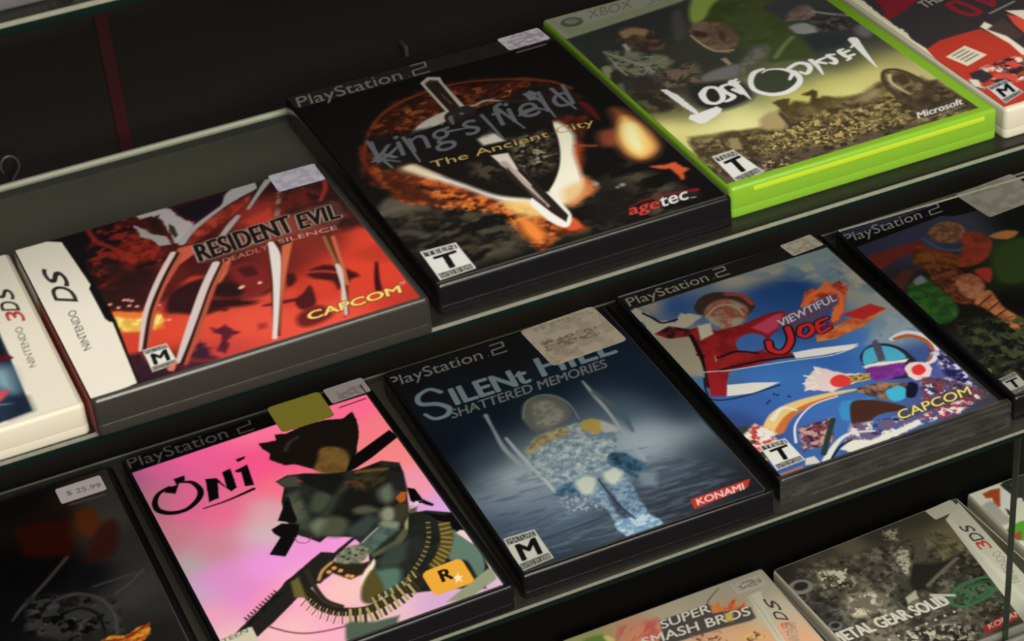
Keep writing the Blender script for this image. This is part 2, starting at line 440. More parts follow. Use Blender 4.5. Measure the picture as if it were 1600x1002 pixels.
CASES = {
 'KF': ('game_case','black game case with a sword through a burning ring on its cover',-35.05,-93.73,0,-0.05,134.3,189.0,15,'black_case_plastic',(1.0,2.6,2.2,2.2)),
 'LO': ('game_case','bright green plastic game case with white brushed title over a yellow sky',101.0,-88.07,0,0.0,133.2,191.0,15,'green_translucent_plastic',(1.0,4.6,7.0,2.2)),
 'RE': ('game_case','dark grey handheld game case with long white claws on a red cover',-179.37,-103.66,0,0.28,138.2,126.0,17,'grey_case_plastic',(0.6,2.2,3.6,1.5)),
 'ONI': ('game_case','black game case with a shiny pink cover and an olive blank sticker',-137.03,-54.25,1,0.61,137.8,193.0,15,'black_case_plastic',(2.2,3.2,5.0,2.2)),
 'SH': ('game_case','black game case with a frosted seated figure on dark blue and a cream sticker',5.9,-48.94,1,-0.77,135.9,191.3,15,'black_case_plastic',(2.2,3.2,5.0,2.2)),
 'VJ': ('game_case','shrink-wrapped black game case with red and white shapes on a blue sky',147.24,-45.29,1,-0.64,133.2,190.5,15,'black_case_plastic',(2.2,3.2,5.0,1.0)),
 'MGS': ('game_case','handheld game case with grey battle cover and green oval mark, before the glass pane',235.21,-9.53,2,2.0,137,125,12,'white_case_plastic',(1.0,2.0,2.0,2.0)),
 'SSB': ('game_case','white handheld game case with pale orange cover and fiery title at the bottom edge',89.65,-4.51,2,0,137,125,12,'white_case_plastic',(1.0,2.0,2.0,2.0)),
 'N3D': ('game_case','white handheld game case cut by the left photo edge, dark blue cover',-319.22,-99.27,0,0.14,138,126,14,'white_case_plastic',(1.0,2.0,2.0,2.0)),
 'WII': ('game_case','white game case with red, black and white cover in the top right corner',236.0,-91.16,0,0,135,190,15,'white_case_plastic',(1.0,2.6,2.2,2.2)),
 'DRK': ('game_case','black game case with nearly black cover and white price sticker, lower left corner',-279.0,-53.59,1,0,135,190,15,'black_case_plastic',(2.2,3.2,5.0,2.2)),
 'PSR': ('game_case','black game case with dark jungle cover and torn cream sticker at the right edge',284.1,-45.1,1,-1.86,133.1,187.3,15,'black_case_plastic',(2.2,3.2,5.0,2.2)),
 'TH3': ('game_case','white handheld game case with red, black and green shapes behind the glass pane',374.5,-5.13,2,0,137,125,12,'white_case_plastic',(1.0,2.0,2.0,2.0)),
 'U1': ('game_case','grey violet case on the top glass shelf in the top left corner',-300,-122,3,0,135,190,15,'violet_grey_case_plastic',(1.0,2.0,2.0,2.0)),
 'U2': ('game_case','black game case on the top glass shelf, unseen, added to shade the row below',-160,-122,3,0,135,190,15,'black_case_plastic',(1.0,2.0,2.0,2.0)),  # this and the next three: out of view, added to cast shade below
 'U3': ('game_case','black game case on the top glass shelf, unseen, added to shade the row below',-15,-122,3,0,135,190,15,'black_case_plastic',(1.0,2.0,2.0,2.0)),
 'U4': ('game_case','black game case on the top glass shelf, unseen, added to shade the row below',128,-122,3,0,135,190,15,'black_case_plastic',(1.0,2.0,2.0,2.0)),
 'U5': ('game_case','black game case on the top glass shelf, unseen, added to shade the row below',270,-122,3,0,135,190,15,'black_case_plastic',(1.0,2.0,2.0,2.0)),
}
RES = {}
# prints on the covers: every mark in millimetres on its own sheet, inks as sRGB
ART = {
 'KF': [
  ('fill',((.058,.056,.056),),{}),
  ('poly',([(-0.6,189.8),(134.8,189.3),(133.1,172.5),(-1.3,174)],(.166,.152,.151)),{'soft':.8}),
  ('text',('PlayStation',(2.08,171.14),(52,.28),(2.22,13.46),(.562,.556,.544)),{}),
  ('stroke',([(57.93,175.67),(57.95,175.67)],.7,(.564,.557,.545)),{'curve':False}),
  ('stroke',([(62.6,185.4),(69.7,185.4),(68.7,180.7),(61.5,180.1),(60.5,175.1),(68.1,175.1)],.95,(.567,.561,.549)),{'curve':False,'soft':.45}),
  ('poly',([(10.2,116),(17.8,128.2),(27.3,143.1),(39.9,153.2),(53.4,159.3),(67.9,159.4),(83.9,156.8),(99.2,149),(108.7,141),(115.5,131.1),(117.7,115),(114.8,98.8),(85.3,62.9),(32.1,79.6),(11,82.9),(5.6,95.8)],(.342,.147,.09)),{'curve':True,'soft':3,'rough':1.5,'rs':6,'col2':(.131,.061,.045),'ns':5}),
  ('stroke',([(10.7,112.3),(22.9,135.4),(36.9,149.6),(55.4,156.2),(75.6,156.5),(96.3,148),(111.5,136.4),(117.9,124)],1.3,(.575,.253,.134)),{'soft':2}),
  ('stroke',([(14.5,123.4),(10.6,109.1),(10.2,96.2),(12,85.5)],2.5,(.44,.165,.111)),{'soft':2.5}),
  ('poly',([(42.7,144.2),(47,145.1),(48.4,137.9),(45.7,136.1)],(.658,.483,.249)),{'soft':.8}),
  ('poly',([(89.6,138.3),(94,137.3),(90.8,132),(87.1,132.5)],(.699,.393,.214)),{'soft':.8}),
  ('poly',([(28.1,139.1),(36.5,144.5),(42.1,142.8),(38,136.4),(28.5,131.9)],(.221,.109,.059)),{'soft':1.5}),
  ('poly',([(75,149.4),(91.5,146.3),(89,138.7),(73.2,141.3)],(.26,.112,.078)),{'soft':1.5}),
  ('mottle',([(21,136.6),(63.5,156.6),(104.8,139.7),(116.4,112.2),(97.6,106.1),(32.7,118.9)],[(.62,.307,.165),(.157,.071,.055)],3.2),{'thr':.56,'soft':4,'al':.8}),
  ('mottle',([(.2,73.9),(25,58.7),(52.1,36.1),(80.8,33.9),(110.2,47.5),(121,9.3),(112.6,-6.7),(60.7,7.1),(17.9,7.2),(1.9,28.2)],[(.236,.216,.175),(.062,.061,.057),(.323,.302,.246)],7),{'thr':.54,'soft':9,'al':.85,'st':1.6}),
  ('poly',([(1.2,68.7),(8.1,75.3),(16.4,70.2),(22.1,60.5),(18.8,57.9),(8.3,62.8),(-0.6,62.1)],(.399,.385,.349)),{'curve':True,'soft':4,'al':.8}),
  ('poly',([(-1.6,44.8),(7.2,46.9),(12.7,39.1),(10.1,36.3),(4.1,42.8)],(.337,.323,.294)),{'curve':True,'soft':3,'al':.7}),
  ('poly',([(87.7,40.6),(102.8,32.8),(96.8,5.9),(80.9,3.6),(75.2,16)],(.106,.102,.097)),{'curve':True,'soft':10,'al':.8}),
  ('poly',([(12.1,103.2),(20.2,94.9),(30,85.6),(39.5,68.6),(48.2,50.7),(62.9,35.6),(64.3,22.6),(63.9,13.9),(70.2,11.6),(69.7,7.5),(60.1,8.9),(53,6),(47.6,2.1),(46.7,11.2),(45.8,22),(47.7,32.8),(41.5,45.6),(28,55.3),(15,64.8),(10.1,80.3)],(.811,.396,.187)),{'curve':True,'soft':4,'rough':2.2,'rs':5,'col2':(.36,.156,.074),'ns':5}),
  ('mottle',([(20.2,83.6),(49.5,46.9),(63.6,29.1),(57.9,8.8),(44.3,2.7),(45.3,37.2),(23.5,55)],[(.921,.524,.257),(.166,.085,.053)],4),{'thr':.56,'soft':4,'al':.85}),
  ('poly',([(13.9,92.3),(22,82.5),(24.9,71.2),(28.5,56.6),(20.1,64.8),(13.6,78.1)],(.255,.107,.062)),{'curve':True,'soft':4,'al':.85,'rough':1.5}),
  ('poly',([(50,31.4),(54.7,25.5),(54,11.2),(47.9,10.5),(46.9,21.3)],(.95,.559,.254)),{'curve':True,'soft':5}),
  ('poly',([(81.3,44.5),(87.7,48.5),(89.5,41.1),(87.7,34.3),(80.8,30.8),(75.6,27.8),(72.2,29.9)],(.802,.483,.3)),{'curve':True,'soft':4,'rough':1.5}),
  ('poly',([(93.7,75.9),(99.8,75.5),(92.4,58.5),(83.6,44.7),(82.4,51.8)],(.617,.244,.111)),{'curve':True,'soft':4,'rough':1.5}),
  ('poly',([(69.5,19.5),(70.2,11.6),(66.3,9.6),(63.4,12.8)],(.855,.359,.211)),{'curve':True,'soft':2}),
  ('stroke',([(26.7,94.2),(32.8,81.5),(40.1,68.2),(48.2,52.3),(57.9,40.9),(62.4,34.4)],[5,4,2.6,3,6,6],(.97,.97,.97)),{'soft':3.2}),
  ('stroke',([(25.5,94.9),(28.7,89.7),(32.5,82.5)],[7,6,4],(.97,.903,.743)),{'soft':5,'al':.8}),
  ('poly',([(95,97.2),(100.5,85.2),(93.1,67.9),(86.5,46),(80.7,37),(70.4,31),(66.9,39.3),(69.1,44.2)],(.97,.97,.913)),{'curve':True,'soft':3.5}),
  ('poly',([(49.5,46.9),(60,40.5),(62.5,29.8),(56.9,27.2),(51,33.7),(49.1,41)],(.97,.827,.516)),{'curve':True,'soft':5,'al':.9}),
  ('poly',([(75.5,41.8),(84.2,44.3),(80.8,33.9),(71.6,30.3)],(.921,.767,.517)),{'curve':True,'soft':5,'al':.8}),
  ('poly',([(37.1,122.2),(44.4,128.9),(52.3,132.8),(60.6,133.9),(62.9,126.2),(50.7,123.2),(43.7,121.5)],(.781,.782,.757)),{'curve':True,'soft':1.5}),
  ('stroke',([(68.4,133.8),(72.7,132.5),(79.7,133.9),(85.7,129.4),(94.6,124.1)],1.6,(.678,.687,.678)),{'soft':1.2}),
  ('poly',([(27.1,110.5),(33.8,87.4),(41.6,71.8),(49.5,55.4),(59.7,44.9),(68.1,43.5),(78.3,54.3),(87.2,69.9),(94.5,90.6),(98.3,116.4),(77.7,129.4),(51.9,124.2),(37.4,121.1)],(.088,.076,.066)),{'curve':True,'soft':1}),
  ('mottle',([(74.9,94.3),(90.7,91.3),(84.7,71.5),(78.2,62.4),(70.6,60.6),(67.5,69)],[(.334,.309,.256),(.601,.566,.473),(.14,.122,.107)],2.4),{'thr':.55,'soft':9,'sharp':7}),
  ('mottle',([(50.6,84.3),(59,80.8),(60.4,71.8),(54.8,62.4),(46.9,72)],[(.299,.255,.226)],4),{'thr':.5,'soft':6}),
  ('poly',([(61.5,102.7),(69.9,107.7),(71.9,94.5),(61.7,95.8)],(.865,.846,.827)),{'soft':2}),
  ('poly',([(59.9,166.4),(65.1,170.3),(70.2,167),(69.2,160.5),(69,132.2),(59.9,122.8),(59.4,131.9)],(.765,.753,.733)),{'soft':.7}),
  ('poly',([(61.3,164),(64.9,167),(68,164.6),(66.5,130.7),(60.9,127.1)],(.172,.134,.118)),{'soft':.7}),
  ('stroke',([(62.4,165.8),(67.5,164.4)],.9,(.358,.358,.268)),{'soft':.7}),
  ('stroke',([(64.3,150.6),(64.5,139.5)],.7,(.421,.361,.284)),{'soft':.8}),
  ('poly',([(57.8,131.1),(70.2,134.1),(71.6,122.5),(69.8,116.5),(56.9,117.6)],(.177,.149,.15)),{'curve':True,'soft':1}),
  ('stroke',([(64.98,128.39),(65,128.39)],2,(.486,.458,.456)),{'curve':False,'soft':.8}),
  ('stroke',([(63.9,120.22),(63.92,120.22)],2,(.471,.443,.442)),{'curve':False,'soft':.8}),
  ('stroke',([(59.75,128.13),(59.77,128.13)],2,(.485,.457,.456)),{'curve':False,'soft':.8}),
  ('stroke',([(69.15,118.69),(69.17,118.69)],2,(.468,.441,.44)),{'curve':False,'soft':.8}),
  ('stroke',([(53.4,124.17),(53.42,124.17)],2,(.478,.45,.449)),{'curve':False,'soft':.8}),
  ('poly',([(59.7,41.4),(59.1,30.3),(60.3,20.3),(63.8,13.7),(68.6,18.5),(70.5,26.4),(69.1,44.2)],(.97,.97,.964)),{'curve':True,'soft':1.2}),
  ('poly',([(61,85.8),(68.4,83.9),(67.5,70.6),(68.6,43.2),(68.7,22.2),(65.6,17.7),(63.6,27.3),(61.6,43.3),(60,62.3),(60.3,76.7)],(.155,.116,.108)),{'soft':.9}),
  ('poly',([(61,85.8),(68.4,83.9),(66.7,71.4),(66.1,67.5),(61.8,74.1)],(.884,.866,.844)),{'soft':1}),
  ('stroke',([(63,76.7),(64.1,64.7),(63.9,45.8),(64.7,33)],[3.4,2.8,2.4,1.2],(.72,.667,.659)),{'soft':.9}),
  ('stroke',([(62.8,71.9),(62.5,57.7),(64.1,34.9)],.7,(.239,.179,.166)),{'soft':.6}),
  ('stroke',([(65.1,72.1),(65.5,52.7)],.6,(.867,.85,.853)),{'soft':.6}),
  ('poly',([(19.6,131.2),(55.4,121.4),(91.5,131.6),(109.8,136.2),(118.2,116.1),(113.4,99.1),(80.1,105.9),(46.4,99.6),(15.3,97.7)],(.093,.09,.093)),{'soft':4,'rough':1.5,'al':.85}),
  ('text',("king's field",(14.01,99.08),(98.17,3.54),(4.83,27.78),(.402,.424,.466)),{}),
  ('stroke',([(18.5,126.9),(18.1,112.8),(19.7,98.5)],[1.6,2.2,1],(.407,.429,.471)),{'soft':.6}),
  ('stroke',([(14.2,108.5),(21.5,109.8),(30.4,117)],[1.6,2.2,1],(.406,.428,.469)),{'soft':.6}),
  ('stroke',([(15.8,110.8),(24.5,102.1)],[2,1],(.397,.419,.46)),{'soft':.6}),
  ('stroke',([(33.8,121.7),(32.1,97.4)],[2,1],(.402,.424,.465)),{'soft':.6}),
  ('stroke',([(53.9,116),(61.9,114.5)],[2,1],(.412,.435,.477)),{'soft':.6}),
  ('stroke',([(72.2,122.1),(71.9,97.9)],[2,1],(.403,.426,.467)),{'soft':.6}),
  ('stroke',([(80.8,123.8),(84,100.6)],[2,1],(.407,.43,.471)),{'soft':.6}),
  ('stroke',([(109.8,128.2),(110.2,117.9),(111.2,104.7)],[2.2,1.8,1],(.416,.439,.481)),{'soft':.6}),
  ('stroke',([(97.1,129.8),(100.8,120.2),(100,102.8)],[2.2,1.8,1],(.417,.44,.482)),{'soft':.6}),
  ('stroke',([(87.1,112.7),(95.8,114.4),(99.5,110.3)],[2.2,1.8,1],(.408,.431,.472)),{'soft':.6}),
  ('poly',([(97.1,130.7),(100.6,132.2),(102.5,128.3),(99,122.3),(96.1,123.1)],(.433,.457,.501)),{'soft':.8}),
  ('poly',([(114.5,109.8),(117.5,107.8),(118,98.6),(115.9,89.4),(114.7,91.9),(114.9,102.3)],(.331,.089,.098)),{'curve':True,'soft':1.5}),
  ('text',('The Ancient City',(34.29,87.23),(77.8,-2.06),(1.32,7.7),(.767,.678,.42)),{}),
  ('poly',([(110.1,79.2),(117.5,78),(112.9,65.6),(106.3,68)],(.554,.271,.196)),{'curve':True,'soft':5,'al':.9}),
  ('stroke',([(96.7,74),(103.8,69.3)],1.6,(.637,.288,.215)),{'soft':2}),
  ('poly',([(124.7,96.1),(129.5,89.6),(130.8,71.4),(128.4,56),(121.5,47),(114.6,47.2),(111.5,54.9),(113,68.9),(120,81.6)],(.63,.363,.202)),{'curve':True,'soft':7,'al':.9}),
  ('poly',([(124.4,85.8),(128.1,83.5),(128.8,69.2),(126.6,55.4),(121.3,49.6),(115.6,49.1),(113.3,57),(115.8,70.6)],(.97,.772,.441)),{'curve':True,'soft':5}),
  ('poly',([(123,79.7),(127.3,77),(123.7,62.2),(118.7,53.7),(116.4,58.4),(117.9,69.3)],(.97,.97,.736)),{'curve':True,'soft':5}),
  ('poly',([(116,40.7),(121.9,38.7),(127.1,38.3),(127.9,33.3),(129.6,29.9),(125.7,28.3),(124,23),(122.3,23.3),(122.5,28.7),(122.6,34.2),(118.5,36.7)],(.798,.351,.202)),{'soft':1.5,'rough':.8}),
  ('stroke',([(99.04,32.83),(99.06,32.83)],2.6,(.584,.562,.535)),{'curve':False,'soft':1.5}),
  ('stroke',([(96.41,32.09),(96.43,32.09)],1.6,(.583,.562,.535)),{'curve':False,'soft':1.5}),
  ('stroke',([(89.44,39.5),(89.46,39.5)],3.2,(.588,.567,.54)),{'curve':False,'soft':1.5}),
  ('stroke',([(93.4,14.9),(99.8,16.3),(107.2,16.2),(115.4,15),(123.9,12.8)],[.5,1,1.2,1.3,2.4],(.495,.111,.13)),{'soft':.8}),
  ('text',('age',(89.47,6.56),(13.74,-0.82),(3.2,7.23),(.835,.263,.256)),{'b':.02}),
  ('text',('tec',(104.57,7.62),(12.97,.28),(2.7,7.11),(.877,.885,.907)),{'b':.02}),
  ('stroke',([(118.9,8),(120.8,7.8)],.8,(.585,.604,.644)),{'soft':.6}),
  ('poly',([(4,27.5),(19.6,26.7),(19.2,4.2),(3.1,3.3)],(.874,.882,.888)),{'soft':.5}),
  ('poly',([(4.7,26.5),(18.8,25.8),(18.7,22.2),(4.6,22.6)],(.228,.236,.245)),{'soft':.4}),
  ('text',('TEEN',(5.38,22.9),(12.57,-0.35),(.11,3.17),(.873,.88,.886)),{}),
  ('text',('T',(6.52,9.59),(9.24,.29),(.99,11.19),(.062,.066,.073)),{'b':.05}),
  ('poly',([(4.1,8.1),(18.5,8.6),(18.4,4.8),(4,4.1)],(.271,.272,.275)),{'soft':.4}),
  ('text',('RATED BY ESRB',(4.45,4.56),(13.46,.7),(.1,2.84),(.883,.891,.897)),{}),
  ('stroke',([(111.4,170.5),(126.7,171)],1,(.574,.568,.582)),{'soft':.8}),
 ],
 'LO': [
  ('fill',((.217,.236,.218),),{}),
  ('field',([(5.6,162.9,.207,.227,.225),(37.6,158.4,.206,.219,.23),(4,124.8,.193,.212,.204),(10.9,105.4,.208,.215,.187),(23.3,97.5,.21,.207,.202),(49.6,103.2,.226,.244,.219),(83.8,128.3,.286,.329,.197),(89.8,108.4,.283,.323,.191),(111.7,110.2,.219,.226,.245),(123.2,94.6,.209,.226,.234),(98.1,87.4,.22,.257,.267),(7.1,78.8,.373,.357,.255),(3.8,60,.924,.908,.587),(15.7,52.5,.898,.891,.628),(37.1,56.4,.846,.85,.59),(61.3,58.8,.79,.779,.459),(82.8,56,.809,.799,.491),(103.7,57.3,.813,.803,.503),(121.7,64.5,.637,.612,.403),(119.8,50.7,.734,.714,.494),(74.5,76,.423,.445,.322),(49.2,66.5,.511,.526,.395),(16.4,65.9,.467,.463,.337),(100.5,74.3,.342,.344,.243),(123.7,78.6,.312,.313,.277),(.8,48.3,.827,.815,.533),(30.4,50.2,.933,.928,.669),(85.3,43.6,.858,.851,.573)],),{'p':2.3,'blur':5}),
  ('poly',([(5.7,48.6),(23.9,44),(37.1,39.1),(47.6,46.3),(51.1,49.6),(61.3,53.1),(65.9,48.7),(74.5,50.4),(78.7,46.4),(88.3,43.1),(105.2,49),(121.3,42.4),(131.2,-2.9),(74.3,-10.7),(12.3,-10.2),(-3.5,-0.5),(0,29)],(.463,.42,.267)),{'soft':3,'rough':1.2,'rs':4,'col2':(.304,.265,.178),'ns':8}),
  ('mottle',([(5.6,45.3),(39.5,37.6),(90,40.6),(115.5,38.8),(125,-2.4),(14.9,-5.6),(-3.3,5.6)],[(.285,.246,.167),(.584,.53,.36),(.229,.196,.149)],2.6),{'thr':.56,'soft':4,'sharp':8,'al':.85}),
  ('mottle',([(30.5,33.1),(58,36.3),(94,31),(94,10.2),(49.6,11.2),(28.3,17.9)],[(.836,.765,.498),(.742,.644,.429)],1.7),{'thr':.66,'soft':4,'sharp':9}),
  ('mottle',([(-1.5,20.3),(39,14.6),(92.4,7.8),(125.6,-1.5),(12.3,-10.2),(-3.5,-0.5)],[(.208,.19,.169),(.36,.307,.267)],4),{'thr':.5,'soft':4}),
  ('mottle',([(20.8,12.9),(33.9,11.2),(30.7,.3),(18.9,1.3)],[(.786,.689,.561)],1.6),{'thr':.6,'soft':2,'sharp':9}),
  ('poly',([(-1.8,194),(52.9,202.9),(200,213.2),(193.4,190.2),(66.5,171.3),(42.6,168.4),(3.8,164.8),(.9,164.3)],(.633,.647,.595)),{'soft':1}),
  ('poly',([(2.4,191.2),(3.8,164.8),(42.6,168.4),(65.8,170),(68.1,177.1),(39.3,175.6),(9.3,173.5)],(.535,.6,.448)),{'soft':3,'al':.6}),
  ('poly',([(17.1,180),(16.5,182.2),(15,184),(12.7,185),(10.2,185),(8,184),(6.4,182.2),(5.9,180),(6.4,177.7),(8,175.9),(10.2,174.9),(12.7,174.9),(15,175.9),(16.5,177.7)],(.345,.394,.33)),{'curve':True,'soft':1}),
  ('poly',([(14.7,180.9),(14.4,182.2),(13.5,183.1),(12.2,183.7),(10.8,183.7),(9.5,183.1),(8.7,182.2),(8.3,180.9),(8.7,179.7),(9.5,178.8),(10.8,178.2),(12.2,178.2),(13.5,178.8),(14.4,179.7)],(.5,.553,.487)),{'curve':True,'soft':2}),
  ('stroke',([(9.1,182.7),(10.7,178.3),(15,179.7)],.7,(.582,.625,.565)),{'soft':.8}),
  ('text',('XBOX',(19.76,178.25),(23.9,-0.15),(3.19,8.83),(.465,.48,.449)),{}),
  ('text',('360',(50.87,176.42),(16.21,1.35),(3.52,8.32),(.514,.53,.503)),{}),
  ('stroke',([(.6,162.1),(.3,136.3)],1.4,(.6,.629,.624)),{'soft':1}),
  ('poly',([(23.4,156.2),(29.1,160.6),(36.2,158.4),(40.3,150.1),(39.6,140.9),(39.2,134.8),(34.1,130.1),(28.4,132.2),(21.9,138),(23.9,144.7),(21.4,147.9)],(.381,.324,.273)),{'curve':True,'soft':2,'rough':1,'rs':4,'col2':(.256,.192,.182),'ns':4}),
  ('poly',([(26.2,157.6),(34.3,157.3),(38.2,151.5),(34.2,147.6),(30.2,151.8),(25.2,150.2)],(.607,.508,.394)),{'curve':True,'soft':2,'rough':.8}),
  ('poly',([(21.2,144.8),(23.4,145),(22.4,137.7),(19.7,136.3)],(.675,.672,.623)),{'soft':1.5}),
  ('mottle',([(11.1,143.4),(22.3,136.2),(33.1,123),(33.8,116.4),(21.7,106),(15.3,101.1),(11.7,112.3),(7.1,124.3)],[(.525,.53,.489),(.265,.274,.271),(.463,.488,.386)],3.4),{'thr':.52,'soft':3,'sharp':7}),
  ('stroke',([(10.5,142.2),(16.2,129.2),(20.3,118.9),(21,112.4)],1.2,(.578,.584,.556)),{'soft':1}),
  ('stroke',([(10.2,136.2),(9.1,123),(9.3,115.4)],1,(.555,.572,.52)),{'soft':1}),
  ('stroke',([(18.1,125),(24.5,119.3),(33,121.5)],1,(.55,.555,.526)),{'soft':1}),
  ('poly',([(2.6,128.7),(6.5,128.5),(5.5,122.3),(.6,116.4),(.2,121.1)],(.552,.568,.46)),{'curve':True,'soft':2}),
  ('poly',([(3.3,120.7),(7.5,122.5),(6.2,115.8),(1.9,111.1)],(.209,.194,.186)),{'curve':True,'soft':2}),
  ('mottle',([(24,110.5),(42.8,110.6),(35.7,91.1),(18.5,94.7)],[(.449,.433,.326),(.214,.201,.184),(.468,.403,.358)],3),{'thr':.52,'soft':4,'sharp':7}),
  ('poly',([(10.1,110.4),(16.3,110.9),(17.8,101),(9.6,90.1),(5.8,95.4)],(.224,.19,.184)),{'curve':True,'soft':3,'rough':1}),
  ('poly',([(1.3,110),(3.9,109.8),(.8,95.7),(-2.3,94.8)],(.421,.424,.337)),{'soft':2}),
  ('mottle',([(3.1,103),(16.8,91.4),(13.8,73.2),(.1,79)],[(.293,.274,.202),(.181,.167,.149)],4),{'thr':.5,'soft':5}),
  ('poly',([(55.6,159.8),(61.4,162.8),(56.2,146.3),(49.3,134.6),(45.2,137.2)],(.306,.304,.314)),{'curve':True,'soft':3}),
  ('poly',([(58.9,146.2),(63.9,147.8),(68.4,143.2),(72.9,138.7),(72.9,127.3),(67.6,116.4),(60.1,110.3),(55.1,113.5),(52.6,121.4),(52.3,131.1),(54,139.6)],(.504,.431,.356)),{'curve':True,'soft':2,'rough':1,'rs':4,'col2':(.386,.32,.272),'ns':4}),
  ('stroke',([(53.1,135.3),(53.3,124.1),(55.7,114.7),(62.9,111.6)],1,(.767,.672,.561)),{'soft':1}),
  ('poly',([(56.7,139.4),(60.5,133.7),(58.1,130.5),(54.7,134.3)],(.281,.197,.162)),{'curve':True,'soft':2}),
  ('poly',([(66.9,132.8),(68.2,128.8),(63.8,122),(62.8,125.8)],(.328,.226,.195)),{'curve':True,'soft':2}),
  ('poly',([(68.2,165.1),(78.6,175.4),(89.1,168.4),(76.7,156.1),(66.6,147.7),(60.2,148.6)],(.584,.685,.325)),{'curve':True,'soft':3}),
  ('poly',([(67.2,147.3),(87.2,166.2),(102.7,159.5),(98.1,138.7),(95,121),(87.3,110),(78.3,111.1),(71.6,113.8),(72.1,124.6),(74.3,136.1),(70.5,141.9)],(.303,.346,.201)),{'curve':True,'soft':3,'rough':1,'col2':(.247,.301,.162),'ns':7}),
  ('poly',([(70.7,92.7),(85.3,106.5),(94.7,108.4),(93.3,96.7),(91.2,87.2),(79.2,88.8)],(.269,.317,.192)),{'curve':True,'soft':3}),
  ('stroke',([(75.5,94.2),(84.4,102.4),(92.5,108.2)],2.4,(.431,.504,.349)),{'soft':2}),
  ('poly',([(96.4,143.2),(107.8,145.8),(116.9,146.7),(118.4,132.2),(104.6,127.9),(98.8,125.1),(97.1,134.4)],(.251,.259,.286)),{'curve':True,'soft':2}),
  ('poly',([(105.1,132.5),(112.7,135.9),(116.1,132),(113.9,123.4),(109.1,120),(101.8,123.1),(98.8,125.1)],(.533,.46,.424)),{'curve':True,'soft':2,'rough':.6,'col2':(.404,.339,.318),'ns':4}),
  ('stroke',([(114.3,126.5),(120.5,119.1),(126.4,113.6)],1.6,(.59,.607,.594)),{'soft':1.5}),
  ('poly',([(96.9,118.2),(103.5,118.8),(107.2,113.1),(108.6,107.3),(102,106.8),(96.5,110.4)],(.573,.589,.598)),{'curve':True,'soft':2,'rough':.8}),
  ('mottle',([(109,123.4),(124.9,114.6),(120.2,99.8),(105.7,106)],[(.338,.348,.341),(.183,.189,.194)],3),{'thr':.52,'soft':3}),
  ('poly',([(97.7,106.4),(110.1,101.6),(115,93.7),(108.9,88.2),(94.7,89.6),(95.7,98.3)],(.19,.217,.24)),{'curve':True,'soft':4,'rough':1}),
  ('poly',([(121.9,100.3),(127,101.8),(127.4,93.5),(121.9,89.1),(119.4,94)],(.412,.415,.445)),{'curve':True,'soft':4}),
  ('poly',([(37.6,95.8),(47.1,98.7),(58.5,97.5),(52,88.1),(40.1,88.3),(35.1,90)],(.462,.457,.479)),{'curve':True,'soft':3}),
  ('poly',([(61.4,100.2),(73.3,109.6),(78.4,106.3),(73.4,98.7),(64.5,93.7),(59,91.1),(53.6,88.6)],(.338,.359,.354)),{'curve':True,'soft':3,'rough':1,'col2':(.444,.457,.417),'ns':4}),
  ('poly',([(53.5,106.8),(56.1,106.7),(55.5,99.4),(53.4,99.2)],(.637,.586,.499)),{'soft':1.5}),
  ('poly',([(26.3,88.2),(34.6,90.3),(49.9,82),(47.6,66),(30.7,62.5),(22.3,72.1)],(.164,.17,.174)),{'curve':True,'soft':5}),
  ('poly',([(15.7,94.7),(18.4,93.2),(20.3,85.5),(20.4,73.3),(20.4,65.9),(29.9,67),(30.9,63.8),(28.5,60.8),(18.4,56.3),(16,56.7),(13.7,63.4),(16,66.2),(18.5,66),(17,75.4),(16.4,85.5)],(.916,.934,.958)),{'soft':.7,'rough':.4,'rs':1.5}),
  ('stroke',([(29.9,80.9),(34.2,84.7),(37.7,83.2),(38.1,77.8),(35.4,71.6),(31.1,69.7),(28.4,72.5),(28.7,77.3),(29.9,80.9)],[3.6,2.6,2.4,3,2.6,2.4,2.8,3.2,3.6],(.936,.954,.97)),{'soft':.7}),
  ('stroke',([(45.1,82.9),(40.5,82.2),(39.8,76.8),(40.7,71.1),(36.2,69),(34.6,70.7)],[2,2.2,2.4,2.8,2,1.4],(.929,.947,.97)),{'soft':.7}),
  ('stroke',([(49.7,85.1),(45,81.5),(49.5,82.3)],1.6,(.956,.97,.97)),{'soft':.7}),
  ('stroke',([(47,83.9),(46.8,75.2),(46,64.9)],[4,3,.6],(.927,.945,.97)),{'soft':.7}),
  ('stroke',([(43.9,77.1),(45.5,71.7)],2.4,(.926,.944,.969)),{'soft':.7}),
  ('poly',([(54.4,79.2),(64.6,86.8),(72.8,82.3),(74.9,72),(67.4,63.6),(57.2,64.3),(52.6,70.1)],(.252,.279,.212)),{'curve':True,'soft':2}),
  ('stroke',([(64.9,87.3),(59.6,86.2),(54.1,79.4),(51.9,71.3),(55.7,64.1),(62.5,62.1),(69.8,65),(74.4,70.1),(75.1,77.1),(71.8,82.9),(66.6,85.5),(62.8,84.2)],[2.2,3,2.6,2.6,3,3.2,3.2,2.8,3.4,1.8,1.4,.8],(.933,.951,.97)),{'soft':.7}),
  ('stroke',([(75.1,81.6),(81.1,83.8),(84.2,81),(83.4,76.3),(79.4,72.8),(77.9,76)],[2.4,2.6,3,2.6,2.4,1.4],(.942,.96,.97)),{'soft':.7}),
  ('stroke',([(75.5,77.6),(70.2,72)],[2.6,1.6],(.929,.947,.97)),{'soft':.7}),
  ('stroke',([(87.8,83.2),(87.4,76.7),(85.4,68.3)],[2.8,2.4,1],(.934,.952,.97)),{'soft':.7}),
  ('stroke',([(94.6,82),(89.7,80.6),(91.9,76.9)],[1.6,2.2,2],(.947,.965,.97)),{'soft':.7}),
